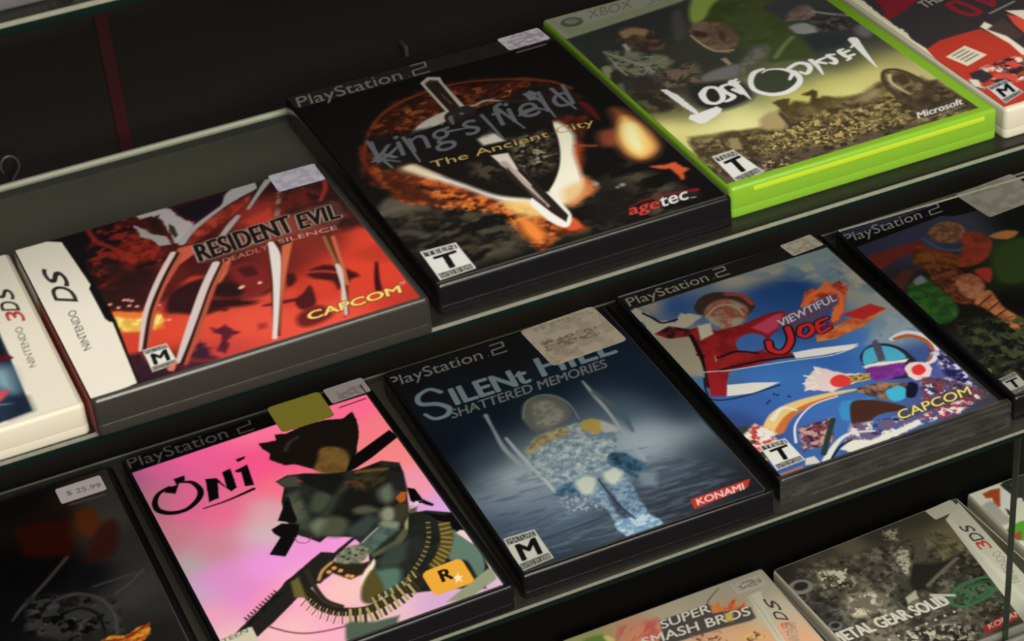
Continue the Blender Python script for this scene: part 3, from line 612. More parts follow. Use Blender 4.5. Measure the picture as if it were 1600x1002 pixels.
  ('stroke',([(99.7,82.5),(96.5,83),(97.3,77.9),(95.5,74.5),(93.9,76.3)],[1.6,2.4,2.6,2.4,1.4],(.944,.962,.97)),{'soft':.7}),
  ('stroke',([(105.8,84.7),(103.3,84),(103.2,78.7),(103.8,75.3),(101.8,74.3)],[1.6,2.4,2.6,2,1.4],(.946,.964,.97)),{'soft':.7}),
  ('stroke',([(107.3,82.2),(104.6,81.6)],2,(.955,.97,.97)),{'soft':.7}),
  ('stroke',([(107.3,77.6),(104.3,77.2)],2,(.939,.957,.97)),{'soft':.7}),
  ('stroke',([(114.9,90.6),(112.4,78.2),(109.4,61.1)],[5,3.2,.6],(.936,.954,.97)),{'soft':.7}),
  ('stroke',([(115.9,88.3),(110,84.3)],[1.8,1.4],(.97,.97,.97)),{'soft':.7}),
  ('poly',([(52.5,57.2),(58.6,57.6),(61,56.1),(57,50.2),(57.1,45.9),(52.1,46.2),(53,51.3)],(.308,.276,.158)),{'soft':1.5,'rough':.8,'rs':2}),
  ('poly',([(67.2,56.5),(74,58),(75,55.8),(71.7,50.8),(72.8,45.8),(67.4,47.8),(69.9,53.3)],(.284,.251,.139)),{'soft':1.5,'rough':.8,'rs':2}),
  ('poly',([(40.6,46.5),(47.3,49.2),(51.1,46.8),(49.3,36.9),(43.6,33.7),(37,37.8)],(.67,.608,.439)),{'curve':True,'soft':3,'rough':1}),
  ('stroke',([(50.6,45.8),(49.1,34.3)],2.2,(.275,.234,.189)),{'soft':1.5}),
  ('poly',([(85.9,40.4),(93.4,42.8),(98,42.7),(94.6,36.3),(85.9,36.1)],(.628,.565,.438)),{'curve':True,'soft':4,'al':.8}),
  ('stroke',([(19,41),(16.9,38.2),(15.5,31.1),(16.7,26.4)],1.6,(.288,.256,.196)),{'soft':1.2}),
  ('stroke',([(19.3,41.5),(23.4,40.9),(25,34.5),(24.6,28.1)],1.6,(.305,.274,.206)),{'soft':1.2}),
  ('poly',([(19.8,37.8),(23.1,35.7),(21.2,27.6),(17.4,29.9)],(.589,.534,.397)),{'curve':True,'soft':2,'rough':1}),
  ('poly',([(109.6,56.5),(114.8,55.6),(118.4,47.7),(118.5,36.8),(111.2,27.7),(103.1,23.8),(102.5,31.7),(103.5,43.3)],(.493,.435,.315)),{'curve':True,'soft':2,'rough':.6,'rs':3,'col2':(.276,.235,.181),'ns':3}),
  ('stroke',([(102.3,30.3),(103.5,43.3),(106.8,52),(110.6,55.9),(115.6,54.6),(118.7,46),(118.8,35)],[3,2.2,1.8,1.8,1.8,2,2.4],(.287,.246,.183)),{'soft':1}),
  ('stroke',([(110,51.5),(107.1,45.6),(107.1,37.9),(107.9,31.3)],[2.2,1.8,1.4,1],(.743,.691,.545)),{'soft':1.2}),
  ('poly',([(111.4,49.1),(115.7,47.9),(114.2,41.1),(109.7,40.8)],(.279,.237,.174)),{'curve':True,'soft':1.5}),
  ('poly',([(105.6,34.3),(101.8,21.7),(104.7,11),(125.8,5.8),(125.7,21.6),(125.7,36.8),(118.5,36.8),(111.6,26)],(.206,.18,.15)),{'soft':3,'rough':1.2,'rs':4,'al':.85,'col2':(.31,.263,.203),'ns':4}),
  ('mottle',([(119.5,36.1),(125.6,32.3),(124.6,17.7),(114.5,19.6)],[(.39,.337,.257)],2.4),{'thr':.58,'soft':3}),
  ('text',('Microsoft',(98.93,10.28),(23.59,.99),(2.41,5.05),(.838,.848,.885)),{'b':.035}),
  ('text',('game studios',(100.53,6.95),(21.73,1.82),(1,1.98),(.652,.608,.647)),{}),
  ('poly',([(6.5,28.2),(17.3,28.7),(19.4,5.4),(5.2,2.2)],(.877,.884,.89)),{'soft':.5}),
  ('poly',([(7,27.2),(16.9,27.7),(17.2,23.9),(6.8,23)],(.23,.238,.247)),{'soft':.4}),
  ('text',('TEEN',(7.38,23.42),(9.19,.79),(.12,3.4),(.878,.885,.891)),{}),
  ('text',('T',(8.2,9.36),(7.71,1.48),(.74,12.02),(.062,.066,.073)),{'b':.05}),
  ('poly',([(6.2,7.4),(18.3,9.9),(18.6,6),(6,3.1)],(.271,.273,.275)),{'soft':.4}),
  ('text',('RATED BY ESRB',(6.41,3.72),(11.73,2.61),(.11,3.04),(.885,.892,.898)),{}),
 ],
 'N3D': [
  ('fill',((.91,.898,.847),),{}),
  ('poly',([(1.3,226.5),(120.2,82.2),(119.9,42.4),(119.2,5.5),(-10.3,-9.6)],(.115,.189,.273)),{'soft':1}),
  ('poly',([(120.2,82.2),(119.1,59.4),(119.4,46),(119.7,44.5),(104.5,53.4)],(.036,.079,.126)),{'soft':3}),
  ('poly',([(115.3,48.4),(119.4,48.9),(121.3,44.8),(118.3,44.5),(114.5,44.9)],(.332,.037,.114)),{'soft':1}),
  ('poly',([(112.3,41),(118.1,37.6),(117.7,25),(115.6,21.2),(109.5,28.6)],(.509,.646,.727)),{'curve':True,'soft':8}),
  ('poly',([(110.1,25.7),(114.8,23.6),(111.1,18.8),(108.1,16.9)],(.782,.319,.383)),{'soft':2}),
  ('stroke',([(109.1,15.7),(113.9,14.1)],.8,(.467,.562,.681)),{'soft':1}),
  ('poly',([(114.2,18.3),(119.3,15.3),(119.3,5.7),(110.4,4.6)],(.063,.111,.184)),{'soft':5,'al':.8}),
  ('text',('NINTENDO',(128.03,34.6),(1.31,31.04),(-2.93,-0.09),(.435,.424,.409)),{}),
  ('text',('3',(131.81,68.59),(.13,8.02),(-6.5,3.59),(.734,.256,.276)),{'b':.02}),
  ('text',('D',(131.61,77.51),(.17,7.7),(-6.58,3.51),(.176,.182,.187)),{'b':.02}),
  ('text',('S',(131.83,86.6),(.07,8.6),(-6.26,5.18),(.183,.19,.195)),{'b':.02}),
 ],
 'ONI': [
  ('field',([(-1.9,177.1,.533,.327,.45),(14.3,180,.729,.326,.546),(35.3,180.3,.82,.331,.566),(71,181.7,.853,.4,.575),(89.6,183.8,.855,.419,.571),(21.4,136.4,.737,.343,.52),(-0.1,143,.592,.392,.458),(60.1,150.1,.83,.293,.513),(73.5,148.4,.818,.306,.488),(34,123.2,.763,.364,.509),(66.3,128.1,.802,.377,.477),(1,113.6,.638,.412,.477),(19,97.6,.67,.435,.519),(53.7,111.8,.714,.542,.597),(7.7,93,.572,.536,.571),(48.7,97.4,.675,.587,.64),(15.7,77.5,.708,.457,.686),(40.6,74.1,.746,.485,.741),(63,72.2,.752,.48,.721),(.5,70.2,.634,.538,.662),(22.1,57.9,.705,.446,.684),(-7.7,64.4,.469,.485,.622),(4.3,52.4,.736,.512,.629),(31.3,47.4,.76,.474,.608),(50.5,46.9,.769,.568,.656),(4,32.2,.741,.59,.629),(-9.2,39.7,.523,.54,.679),(31.7,21.5,.761,.599,.638),(53.1,19.5,.763,.551,.655),(62.2,35,.756,.614,.627),(124.3,169.9,.845,.363,.525),(128.9,154,.815,.415,.481),(129.3,128.2,.794,.438,.461),(125.7,93.5,.753,.485,.57),(130.9,72.8,.677,.504,.722),(131.7,66.5,.684,.532,.758),(132.8,37.6,.719,.679,.703),(105.4,5.1,.649,.529,.686),(77.4,15.9,.717,.593,.652)],),{'p':2,'blur':3.5}),
  ('poly',([(-0.1,196.7),(143.2,199.5),(137.2,180.4),(113.9,180.8),(81,179.7),(-3.7,178.2)],(.019,.017,.019)),{'soft':.7}),
  ('text',('PlayStation',(2.09,178.95),(53.83,-0.35),(.54,12.74),(.227,.228,.221)),{}),
  ('stroke',([(59.32,182.58),(59.34,182.58)],.7,(.224,.225,.218)),{'curve':False}),
  ('stroke',([(62.8,191.7),(70.1,191.7),(69.7,187.2),(62.4,186.7),(62,182),(69.9,181.9)],.95,(.223,.224,.218)),{'curve':False,'soft':.45}),
  ('stroke',([(21.7,157.8),(27.1,154.6),(28.9,146.3),(25.8,139.7),(18.2,134.7),(10.4,135.7),(5.3,141),(5.4,148),(9.3,154.2),(15.5,156.6)],[1.2,2.4,3.2,3.2,2.8,3,3.2,3,2.4,2.2],(.026,.02,.027)),{'soft':.7}),
  ('poly',([(19.6,162.1),(25.5,162.3),(24.4,158),(21.2,157.5),(16.8,149.8),(12.2,153.7),(14.2,156.7),(19.6,156.6)],(.026,.02,.028)),{'soft':.7}),
  ('poly',([(34,153.7),(39.3,151.8),(41.4,141.5),(43.4,154.9),(48.1,155.6),(46,138.8),(42.4,137.3),(38.7,147.9),(35.3,135.4),(29.9,134.4)],(.025,.02,.027)),{'soft':.7,'rough':.3,'rs':1.5}),
  ('poly',([(52.9,161.7),(58.2,161.8),(57.2,159.9),(53.3,158.8)],(.026,.02,.027)),{'soft':.7}),
  ('poly',([(49.5,152.6),(56.8,154.5),(54.4,136.3),(50,137.6),(52.1,149.8),(49.7,151)],(.025,.02,.027)),{'soft':.7}),
  ('stroke',([(25.7,130.9),(38.6,131.1),(53,133.3)],[.8,1.3,2],(.024,.019,.026)),{'soft':.7}),
  ('poly',([(67.8,168.4),(77.1,166.5),(77.6,172),(83.1,169.4),(94.6,171.7),(106.8,169.7),(114.3,166.6),(120.7,170),(120,160.6),(117.6,151.7),(110.7,136.6),(106.2,130.5),(98.5,121.5),(89.7,127.8),(84,134.9),(78.2,142),(73.4,144.2),(68.1,152.9),(70.1,156.7),(68.1,162.9)],(.065,.052,.045)),{'soft':.8,'rough':.6,'rs':3}),
  ('poly',([(94.3,147.5),(100.3,146.5),(105.5,139.7),(104.1,130.5),(98.5,121.5),(91.3,124.5),(85.9,132.5),(90.1,140)],(.372,.278,.138)),{'soft':2.5,'curve':True,'col2':(.296,.221,.106),'ns':5}),
  ('stroke',([(78.2,155.7),(82.2,161),(87.2,163.1)],1.6,(.185,.169,.175)),{'soft':2.5}),
  ('poly',([(106.4,132.9),(131.7,144.6),(133.9,136.9),(114.6,126.8),(104.6,122.8),(98.5,121.5)],(.03,.025,.025)),{'soft':.8}),
  ('poly',([(65,133.2),(71.6,135.3),(80.2,132.2),(92.8,124.8),(105.4,121.1),(118.4,122.1),(125.8,115.9),(124.5,107.5),(120.6,92.9),(114.6,76.4),(121.8,72.3),(130.9,64.7),(137.1,47.4),(124.8,4.4),(77.2,31.7),(86.5,58.7),(83.5,71.6),(72.8,78.9),(67.8,76.2),(64.4,81.5),(59.9,87.5),(59,101.7),(62.1,116.3),(67.1,126.5)],(.113,.128,.117)),{'soft':.9,'col2':(.057,.064,.059),'ns':10}),
  ('poly',([(65.3,133),(72.6,134.2),(79.5,130.2),(74.3,123.5),(67.7,126.1)],(.2,.221,.192)),{'soft':2}),
  ('poly',([(66.1,119.9),(72.6,120.8),(69.6,95.6),(64.8,88.1),(62.5,92.8)],(.192,.213,.185)),{'soft':3,'col2':(.252,.275,.236),'ns':5}),
  ('poly',([(73.5,106.1),(78.9,113.6),(85.3,112.3),(85.4,105.1),(77.3,98.1),(72.8,100.7)],(.205,.227,.192)),{'curve':True,'soft':4}),
  ('poly',([(68.2,91.8),(74.8,94.9),(83.7,89.7),(84.8,82.2),(78.3,75.7),(71.7,79.5),(67,81.2)],(.225,.246,.2)),{'curve':True,'soft':4}),
  ('poly',([(68.4,90.5),(73.5,93.3),(75.6,89.8),(69.5,84.2)],(.338,.363,.317)),{'curve':True,'soft':5}),
  ('stroke',([(78.2,128.5),(84.5,117.5),(88.7,110.3),(92.5,112.9)],6,(.061,.068,.063)),{'soft':3}),
  ('stroke',([(77.7,95.5),(88.4,105.7),(96.6,112.9),(102.3,113.2)],4.5,(.158,.174,.154)),{'soft':4}),
  ('poly',([(96.6,112.9),(105,120.1),(118.7,115.8),(113.8,105.3),(103.8,102.7),(98.1,106)],(.178,.164,.109)),{'soft':4,'col2':(.103,.085,.061),'ns':3}),
  ('stroke',([(104,119.5),(110.9,117.3),(118.1,114.3)],2,(.348,.256,.148)),{'soft':2}),
  ('stroke',([(95.9,114.5),(101.5,111.2),(101.7,102.7)],1.3,(.292,.185,.132)),{'soft':1.5}),
  ('poly',([(91.4,106.4),(107.1,100.7),(103.7,88.6),(92.2,87.1),(86.2,92.9)],(.065,.068,.059)),{'curve':True,'soft':6}),
  ('poly',([(108.3,100.1),(115.3,102),(113.1,91.4),(108.4,88.2),(106.1,93)],(.304,.328,.294)),{'curve':True,'soft':5}),
  ('poly',([(116.9,113.1),(123.9,107.8),(120.3,93.1),(115.2,94.9)],(.094,.094,.099)),{'soft':3}),
  ('poly',([(113.2,90.1),(117.2,93.1),(119.9,91.5),(116.9,85.6),(113.5,84.7)],(.526,.278,.112)),{'soft':1.2}),
  ('poly',([(102,82.6),(107.2,85.4),(109.4,80.6),(106.2,74.4),(101.1,75.1)],(.42,.44,.379)),{'curve':True,'soft':4}),
  ('poly',([(111.3,85.3),(117.3,83),(113.8,74.6),(106.9,69.4),(106.8,74.1)],(.175,.168,.124)),{'soft':3}),
  ('poly',([(74.2,130.8),(76.7,128.1),(77,126.1),(73.7,127.5)],(.371,.199,.169)),{'soft':1.5}),
  ('poly',([(64.5,111.4),(66.7,110.1),(66.1,104.6),(63.4,102.7)],(.321,.263,.216)),{'soft':2.5}),
  ('poly',([(82.3,79.1),(96.6,84.5),(99.6,78.2),(89.7,70.3),(83.5,71.6)],(.163,.203,.197)),{'soft':4}),
  ('poly',([(91.4,92.2),(98.1,91.8),(102.2,84.8),(92.2,87.1)],(.245,.246,.2)),{'curve':True,'soft':3}),
  ('poly',([(83.6,64.9),(97.7,73.6),(106.9,72.8),(105.4,65.7),(95.6,61.3),(86.5,55.4),(83.2,60.6)],(.262,.33,.319)),{'soft':2,'col2':(.186,.239,.229),'ns':6}),
  ('poly',([(98.1,74.5),(102.5,75.4),(107.3,70.3),(103.6,67.9)],(.391,.416,.362)),{'curve':True,'soft':2.5}),
  ('stroke',([(85.9,65.7),(96.6,72.5)],.7,(.517,.566,.541)),{'soft':1}),
  ('poly',([(69.6,59.7),(74.5,65.6),(82.5,65.5),(86.9,59.6),(83.3,54),(76.9,51.1),(70.1,53.9)],(.425,.439,.373)),{'curve':True,'soft':1.5,'col2':(.287,.303,.256),'ns':2}),
  ('stroke',([(77.63,61.63),(77.65,61.63)],2,(.173,.187,.159)),{'curve':False,'soft':.8}),
  ('stroke',([(83.77,60.3),(83.79,60.3)],2,(.173,.186,.158)),{'curve':False,'soft':.8}),
  ('stroke',([(75.35,57.44),(75.37,57.44)],2,(.173,.186,.158)),{'curve':False,'soft':.8}),
  ('stroke',([(79.65,58.26),(79.67,58.26)],2,(.172,.186,.158)),{'curve':False,'soft':.8}),
  ('stroke',([(73.87,60.48),(73.89,60.48)],2,(.173,.187,.159)),{'curve':False,'soft':.8}),
  ('poly',([(121.4,94.8),(124.4,91.9),(124.6,82.3),(128,75.6),(126.8,74.5),(121.2,80.8),(118.8,83.3)],(.02,.018,.021)),{'soft':.8}),
  ('mottle',([(117.7,84),(124,80.9),(124.1,77.9),(116.7,79.9)],[(.653,.657,.734)],1.2),{'thr':.5,'soft':.8,'sharp':9}),
  ('mottle',([(55.6,103.7),(62.9,101.2),(61.7,97.9),(55.3,101)],[(.666,.669,.731)],1.2),{'thr':.5,'soft':.8,'sharp':9}),
  ('poly',([(115.9,78),(120,77.9),(113,65.9),(101.5,54.5),(86,52.4),(86.5,55.4),(99.9,58.8),(108.4,66.3)],(.255,.264,.193)),{'soft':1.5}),
  ('poly',([(109.5,69),(114.5,73),(112.7,66.1),(108.7,63.8)],(.457,.459,.346)),{'curve':True,'soft':1.5}),
  ('poly',([(63.8,115.3),(66.3,118.6),(64,98.8),(61.9,96.6),(55.3,102.7)],(.045,.039,.045)),{'soft':1}),
  ('poly',([(50.2,97.7),(56.3,99.8),(63.8,94.4),(59.6,86.5),(49.3,74.6),(43,79.9),(52.1,89.8),(50.3,94.2)],(.035,.03,.034)),{'soft':.8}),
  ('stroke',([(58.1,86.3),(58.5,81.6),(62.3,79.3),(65.3,82.1)],.5,(.375,.22,.378)),{'soft':.6}),
  ('poly',([(86.2,47.9),(98.1,44.4),(94.5,32.4),(88.5,27.3),(82.5,31.8)],(.244,.336,.306)),{'curve':True,'soft':4}),
  ('poly',([(109.3,63.5),(119.9,71.1),(122.4,67.3),(112.9,47.9),(97.7,30.5),(94.5,32.4),(102.3,49.7)],(.093,.11,.092)),{'soft':2}),
  ('poly',([(114,75),(122.8,73),(134.6,64.1),(134.7,49.1),(133.8,34.9),(131.2,18.3),(132,12.3),(125,7),(78.4,24.4),(86,48),(106.1,55.8)],(.105,.122,.105)),{'soft':1,'col2':(.072,.082,.072),'ns':9}),
  ('poly',([(121.3,72.3),(128.9,64.9),(134.8,64.5),(135.4,50.7),(134.2,35.7),(131.9,16),(128.9,15.9),(132,38.9),(128.5,52.7)],(.03,.029,.03)),{'soft':1}),
  ('poly',([(126.9,51.6),(129.9,48.9),(133.2,40.2),(133.3,28.5),(130.1,18),(124.8,14.5),(124.8,27.7),(117.9,33.5)],(.284,.37,.336)),{'curve':True,'soft':1.5}),
  ('poly',([(128.7,49.6),(131.2,50.6),(134.8,48),(133.9,35.8),(132,38.9)],(.697,.634,.645)),{'soft':1}),
  ('poly',([(117.6,11.2),(131.3,17.3),(133.6,16),(132,8.5),(114.7,1.9),(104.6,5)],(.435,.468,.385)),{'soft':1.2}),
  ('poly',([(83.6,41.9),(90,42),(94.5,37.5),(89.8,27.1),(82.7,23.8),(80.9,32.2)],(.25,.349,.319)),{'curve':True,'soft':4}),
  ('poly',([(86.5,47.8),(95.6,56),(106.1,55.8),(100,43.8),(95.3,40.8),(86.5,42)],(.157,.196,.184)),{'soft':4}),
  ('poly',([(124.7,61.8),(129.1,58.3),(126.9,47.7),(120.8,37.6),(113.2,30.6),(106.6,28.7),(112.3,36.8),(119.9,47.8)],(.268,.239,.119)),{'soft':1.5}),
  ('stroke',([(128.8,58.4),(123.9,59.3)],.9,(.469,.414,.211)),{'soft':.5,'curve':False}),
  ('stroke',([(128.3,56.7),(123.5,57.5)],.9,(.233,.196,.092)),{'soft':.5,'curve':False}),
  ('stroke',([(127.9,54.9),(123,55.8)],.9,(.468,.413,.211)),{'soft':.5,'curve':False}),
  ('stroke',([(127.4,53.2),(122.5,54.1)],.9,(.232,.195,.091)),{'soft':.5,'curve':False}),
  ('stroke',([(126.9,51.5),(122.1,52.3)],.9,(.467,.412,.21)),{'soft':.5,'curve':False}),
  ('stroke',([(126.5,49.8),(121.6,50.6)],.9,(.231,.195,.091)),{'soft':.5,'curve':False}),
  ('stroke',([(125.4,47),(121.4,50.1)],.9,(.466,.411,.209)),{'soft':.5,'curve':False}),
  ('stroke',([(124.6,45.4),(120.6,48.6)],.9,(.231,.194,.091)),{'soft':.5,'curve':False}),
  ('stroke',([(123.8,43.9),(119.8,47)],.9,(.465,.411,.209)),{'soft':.5,'curve':False}),
  ('stroke',([(123,42.3),(119.1,45.4)],.9,(.23,.194,.091)),{'soft':.5,'curve':False}),
  ('stroke',([(122.2,40.7),(118.3,43.9)],.9,(.465,.41,.209)),{'soft':.5,'curve':False}),
  ('stroke',([(120.5,38.4),(118,43.7)],.9,(.23,.194,.091)),{'soft':.5,'curve':False}),
  ('stroke',([(119.5,37.2),(117,42.5)],.9,(.464,.41,.209)),{'soft':.5,'curve':False}),
  ('stroke',([(118.4,36),(115.9,41.3)],.9,(.23,.194,.09)),{'soft':.5,'curve':False}),
  ('stroke',([(117.4,34.8),(114.9,40.1)],.9,(.464,.41,.209)),{'soft':.5,'curve':False}),
  ('stroke',([(116.3,33.7),(113.8,38.9)],.9,(.23,.194,.09)),{'soft':.5,'curve':False}),
  ('stroke',([(115.3,32.5),(112.8,37.8)],.9,(.464,.41,.209)),{'soft':.5,'curve':False}),
  ('stroke',([(113.7,31.1),(112.1,37.2)],.9,(.23,.194,.09)),{'soft':.5,'curve':False}),
  ('stroke',([(112.6,30.2),(111,36.3)],.9,(.464,.41,.209)),{'soft':.5,'curve':False}),
  ('stroke',([(111.5,29.3),(109.9,35.3)],.9,(.23,.194,.09)),{'soft':.5,'curve':False}),
  ('stroke',([(110.4,28.3),(108.7,34.4)],.9,(.464,.41,.209)),{'soft':.5,'curve':False}),
  ('stroke',([(109.3,27.4),(107.6,33.5)],.9,(.23,.194,.09)),{'soft':.5,'curve':False}),
  ('stroke',([(120.5,63.4),(119,64)],.8,(.473,.436,.268)),{'soft':.5,'curve':False}),
  ('stroke',([(119.9,61.6),(118.4,62.2)],.8,(.171,.158,.1)),{'soft':.5,'curve':False}),
  ('stroke',([(119.2,59.8),(117.7,60.4)],.8,(.471,.435,.267)),{'soft':.5,'curve':False}),
  ('stroke',([(118.6,58),(117.1,58.6)],.8,(.17,.157,.099)),{'soft':.5,'curve':False}),
  ('stroke',([(118,56.2),(116.4,56.8)],.8,(.47,.434,.266)),{'soft':.5,'curve':False}),
  ('stroke',([(117.3,54.4),(115.8,55.1)],.8,(.17,.157,.099)),{'soft':.5,'curve':False}),
  ('stroke',([(116.4,52.5),(115.2,53.7)],.8,(.469,.433,.265)),{'soft':.5,'curve':False}),
  ('stroke',([(115.5,50.9),(114.3,52.2)],.8,(.169,.156,.099)),{'soft':.5,'curve':False}),
  ('stroke',([(114.6,49.3),(113.4,50.6)],.8,(.468,.432,.265)),{'soft':.5,'curve':False}),
  ('stroke',([(113.7,47.8),(112.5,49)],.8,(.169,.156,.099)),{'soft':.5,'curve':False}),
  ('stroke',([(112.8,46.2),(111.6,47.5)],.8,(.467,.431,.264)),{'soft':.5,'curve':False}),
  ('stroke',([(111.6,44.6),(110.7,46.3)],.8,(.169,.156,.098)),{'soft':.5,'curve':False}),
  ('stroke',([(110.5,43.3),(109.6,45)],.8,(.466,.431,.264)),{'soft':.5,'curve':False}),
  ('stroke',([(109.4,42),(108.5,43.7)],.8,(.169,.156,.098)),{'soft':.5,'curve':False}),
  ('stroke',([(108.4,40.7),(107.5,42.4)],.8,(.466,.431,.264)),{'soft':.5,'curve':False}),
  ('stroke',([(107.3,39.5),(106.4,41.1)],.8,(.168,.156,.098)),{'soft':.5,'curve':False}),
  ('stroke',([(106.1,38.2),(105.4,40.2)],.8,(.466,.43,.264)),{'soft':.5,'curve':False}),
  ('stroke',([(104.9,37.1),(104.3,39.1)],.8,(.168,.156,.098)),{'soft':.5,'curve':False}),
  ('stroke',([(103.8,36.1),(103.1,38)],.8,(.466,.43,.264)),{'soft':.5,'curve':False}),
  ('stroke',([(102.6,35),(102,37)],.8,(.168,.155,.098)),{'soft':.5,'curve':False}),
  ('stroke',([(101.5,34),(100.8,35.9)],.8,(.466,.43,.264)),{'soft':.5,'curve':False}),
  ('stroke',([(100.3,32.9),(99.7,34.8)],.8,(.168,.155,.098)),{'soft':.5,'curve':False}),
  ('stroke',([(99.1,31.8),(98.6,33.9)],.8,(.466,.43,.264)),{'soft':.5,'curve':False}),
  ('stroke',([(97.9,30.9),(97.5,33)],.8,(.168,.156,.098)),{'soft':.5,'curve':False}),
  ('stroke',([(96.8,30),(96.3,32.1)],.8,(.466,.43,.264)),{'soft':.5,'curve':False}),
  ('stroke',([(95.6,29.1),(95.1,31.2)],.8,(.168,.156,.098)),{'soft':.5,'curve':False}),
  ('stroke',([(94.4,28.2),(93.9,30.3)],.8,(.466,.431,.264)),{'soft':.5,'curve':False}),
  ('stroke',([(93.3,27.3),(92.8,29.4)],.8,(.169,.156,.098)),{'soft':.5,'curve':False}),
  ('stroke',([(92.1,26.4),(91.6,28.5)],.8,(.466,.431,.264)),{'soft':.5,'curve':False}),
  ('stroke',([(90.9,25.6),(90.4,27.6)],.8,(.169,.156,.098)),{'soft':.5,'curve':False}),
  ('poly',([(10.9,34.3),(18.3,39.3),(40,54),(42.2,56.4),(57.7,64.9),(65.8,69),(71.1,65.4),(82,71.3),(86,71.3),(71.5,63),(57.5,48.3),(54.7,47.7),(44.5,43),(28.6,32.4),(19,26.7),(12.4,25.5)],(.095,.092,.086)),{'soft':.9,'rough':.3}),
  ('mottle',([(17.2,39.9),(39.7,53.1),(39.9,49.8),(17.7,35.5)],[(.054,.05,.056)],1.2),{'thr':.5,'soft':1}),
  ('stroke',([(18,40.2),(17.4,42)],.8,(.108,.079,.101)),{'soft':.6}),
  ('stroke',([(19.8,41.4),(19.3,43.1)],.8,(.108,.079,.101)),{'soft':.6}),
  ('stroke',([(21.7,42.5),(21.1,44.2)],.8,(.108,.079,.101)),{'soft':.6}),
  ('stroke',([(23.5,43.6),(23,45.3)],.8,(.108,.079,.102)),{'soft':.6}),
  ('stroke',([(25.4,44.7),(24.8,46.5)],.8,(.108,.079,.102)),{'soft':.6}),
  ('stroke',([(27.2,45.8),(26.7,47.6)],.8,(.108,.079,.102)),{'soft':.6}),
  ('stroke',([(29.1,47),(28.5,48.7)],.8,(.108,.079,.102)),{'soft':.6}),
  ('stroke',([(30.9,48.1),(30.4,49.9)],.8,(.109,.079,.102)),{'soft':.6}),
  ('stroke',([(32.8,49.2),(32.3,51)],.8,(.109,.079,.102)),{'soft':.6}),
  ('stroke',([(34.7,50.3),(34.2,52.1)],.8,(.109,.079,.102)),{'soft':.6}),
  ('stroke',([(36.6,51.5),(36,53.3)],.8,(.109,.079,.102)),{'soft':.6}),
  ('stroke',([(25.8,29.9),(32.5,22.1),(39.6,17.1),(48,14.3),(58.2,12.6)],.9,(.36,.145,.261)),{'soft':.8}),
  ('poly',([(57,50.6),(60.7,57.1),(68,60.6),(71.8,55.1),(80.8,51),(85.3,50.6),(77.2,43.4),(71,42.6),(65.1,51.4),(57.1,47.4)],(.127,.105,.078)),{'soft':1.5,'rough':.5}),
  ('stroke',([(57.6,50.3),(61.5,55.6),(67.5,59.2)],1.8,(.564,.44,.27)),{'soft':1}),
  ('stroke',([(67.01,54.6),(67.03,54.6)],2.6,(.682,.471,.249)),{'curve':False,'soft':.8}),
  ('stroke',([(69.04,51.27),(69.06,51.27)],2.6,(.68,.47,.248)),{'curve':False,'soft':.8}),
  ('stroke',([(70.66,46.04),(70.68,46.04)],2.6,(.677,.468,.247)),{'curve':False,'soft':.8}),
  ('stroke',([(63.85,53.17),(63.87,53.17)],2.6,(.682,.471,.249)),{'curve':False,'soft':.8}),
  ('stroke',([(72.37,44.52),(72.39,44.52)],2.6,(.676,.467,.247)),{'curve':False,'soft':.8}),
  ('poly',([(75.3,40.2),(81.9,47.1),(86.2,51.2),(85.3,47.3),(79.2,40.1),(74.1,35.5)],(.746,.706,.653)),{'curve':True,'soft':1.5}),
  ('poly',([(74.1,35.5),(82,43.9),(83.6,39.7),(82.2,27.8),(75.1,21.4),(70.1,25.2)],(.257,.228,.12)),{'curve':True,'soft':2}),
  ('stroke',([(45.6,55),(49.5,44.3),(51.7,32.6),(58,23.9),(68.9,18.7),(80.2,19.5),(89.8,22.4),(102.4,29)],[6,6,6,6,5.5,5,4.5,4],(.106,.097,.07)),{'soft':1}),
  ('stroke',([(55,59.3),(54.1,48),(55.1,34.9),(60.3,26.7)],2.5,(.133,.125,.093)),{'soft':1}),
  ('poly',([(45.1,55.3),(49.6,57),(48.4,44.9),(48.2,40.8),(42.9,43.9)],(.312,.29,.151)),{'soft':1.5}),
  ('stroke',([(48.8,41),(43.6,36.7)],.6,(.329,.276,.157)),{'soft':.5,'curve':False}),
  ('stroke',([(49.4,38.9),(44.2,34.5)],.6,(.641,.533,.5)),{'soft':.5,'curve':False}),
  ('stroke',([(50,36.7),(44.8,32.4)],.6,(.329,.275,.157)),{'soft':.5,'curve':False}),
  ('stroke',([(50.6,34.6),(45.4,30.3)],.6,(.64,.532,.5)),{'soft':.5,'curve':False}),
  ('stroke',([(51.2,32.5),(46,28.2)],.6,(.328,.275,.157)),{'soft':.5,'curve':False}),
  ('stroke',([(51.6,31.6),(47.3,25.3)],.6,(.639,.532,.499)),{'soft':.5,'curve':False}),
  ('stroke',([(52.6,30),(48.4,23.7)],.6,(.328,.275,.157)),{'soft':.5,'curve':False}),
  ('stroke',([(53.7,28.4),(49.4,22.1)],.6,(.639,.532,.499)),{'soft':.5,'curve':False}),
  ('stroke',([(54.8,26.8),(50.5,20.6)],.6,(.328,.275,.157)),{'soft':.5,'curve':False}),
  ('stroke',([(55.9,25.3),(51.6,19)],.6,(.639,.531,.499)),{'soft':.5,'curve':False}),
  ('stroke',([(57,23.7),(52.7,17.5)],.6,(.328,.275,.157)),{'soft':.5,'curve':False}),
  ('stroke',([(57.7,23.5),(54.8,16)],.6,(.639,.531,.499)),{'soft':.5,'curve':False}),
  ('stroke',([(59.1,22.7),(56.3,15.1)],.6,(.328,.275,.156)),{'soft':.5,'curve':False}),
  ('stroke',([(60.6,21.9),(57.7,14.3)],.6,(.639,.531,.499)),{'soft':.5,'curve':False}),
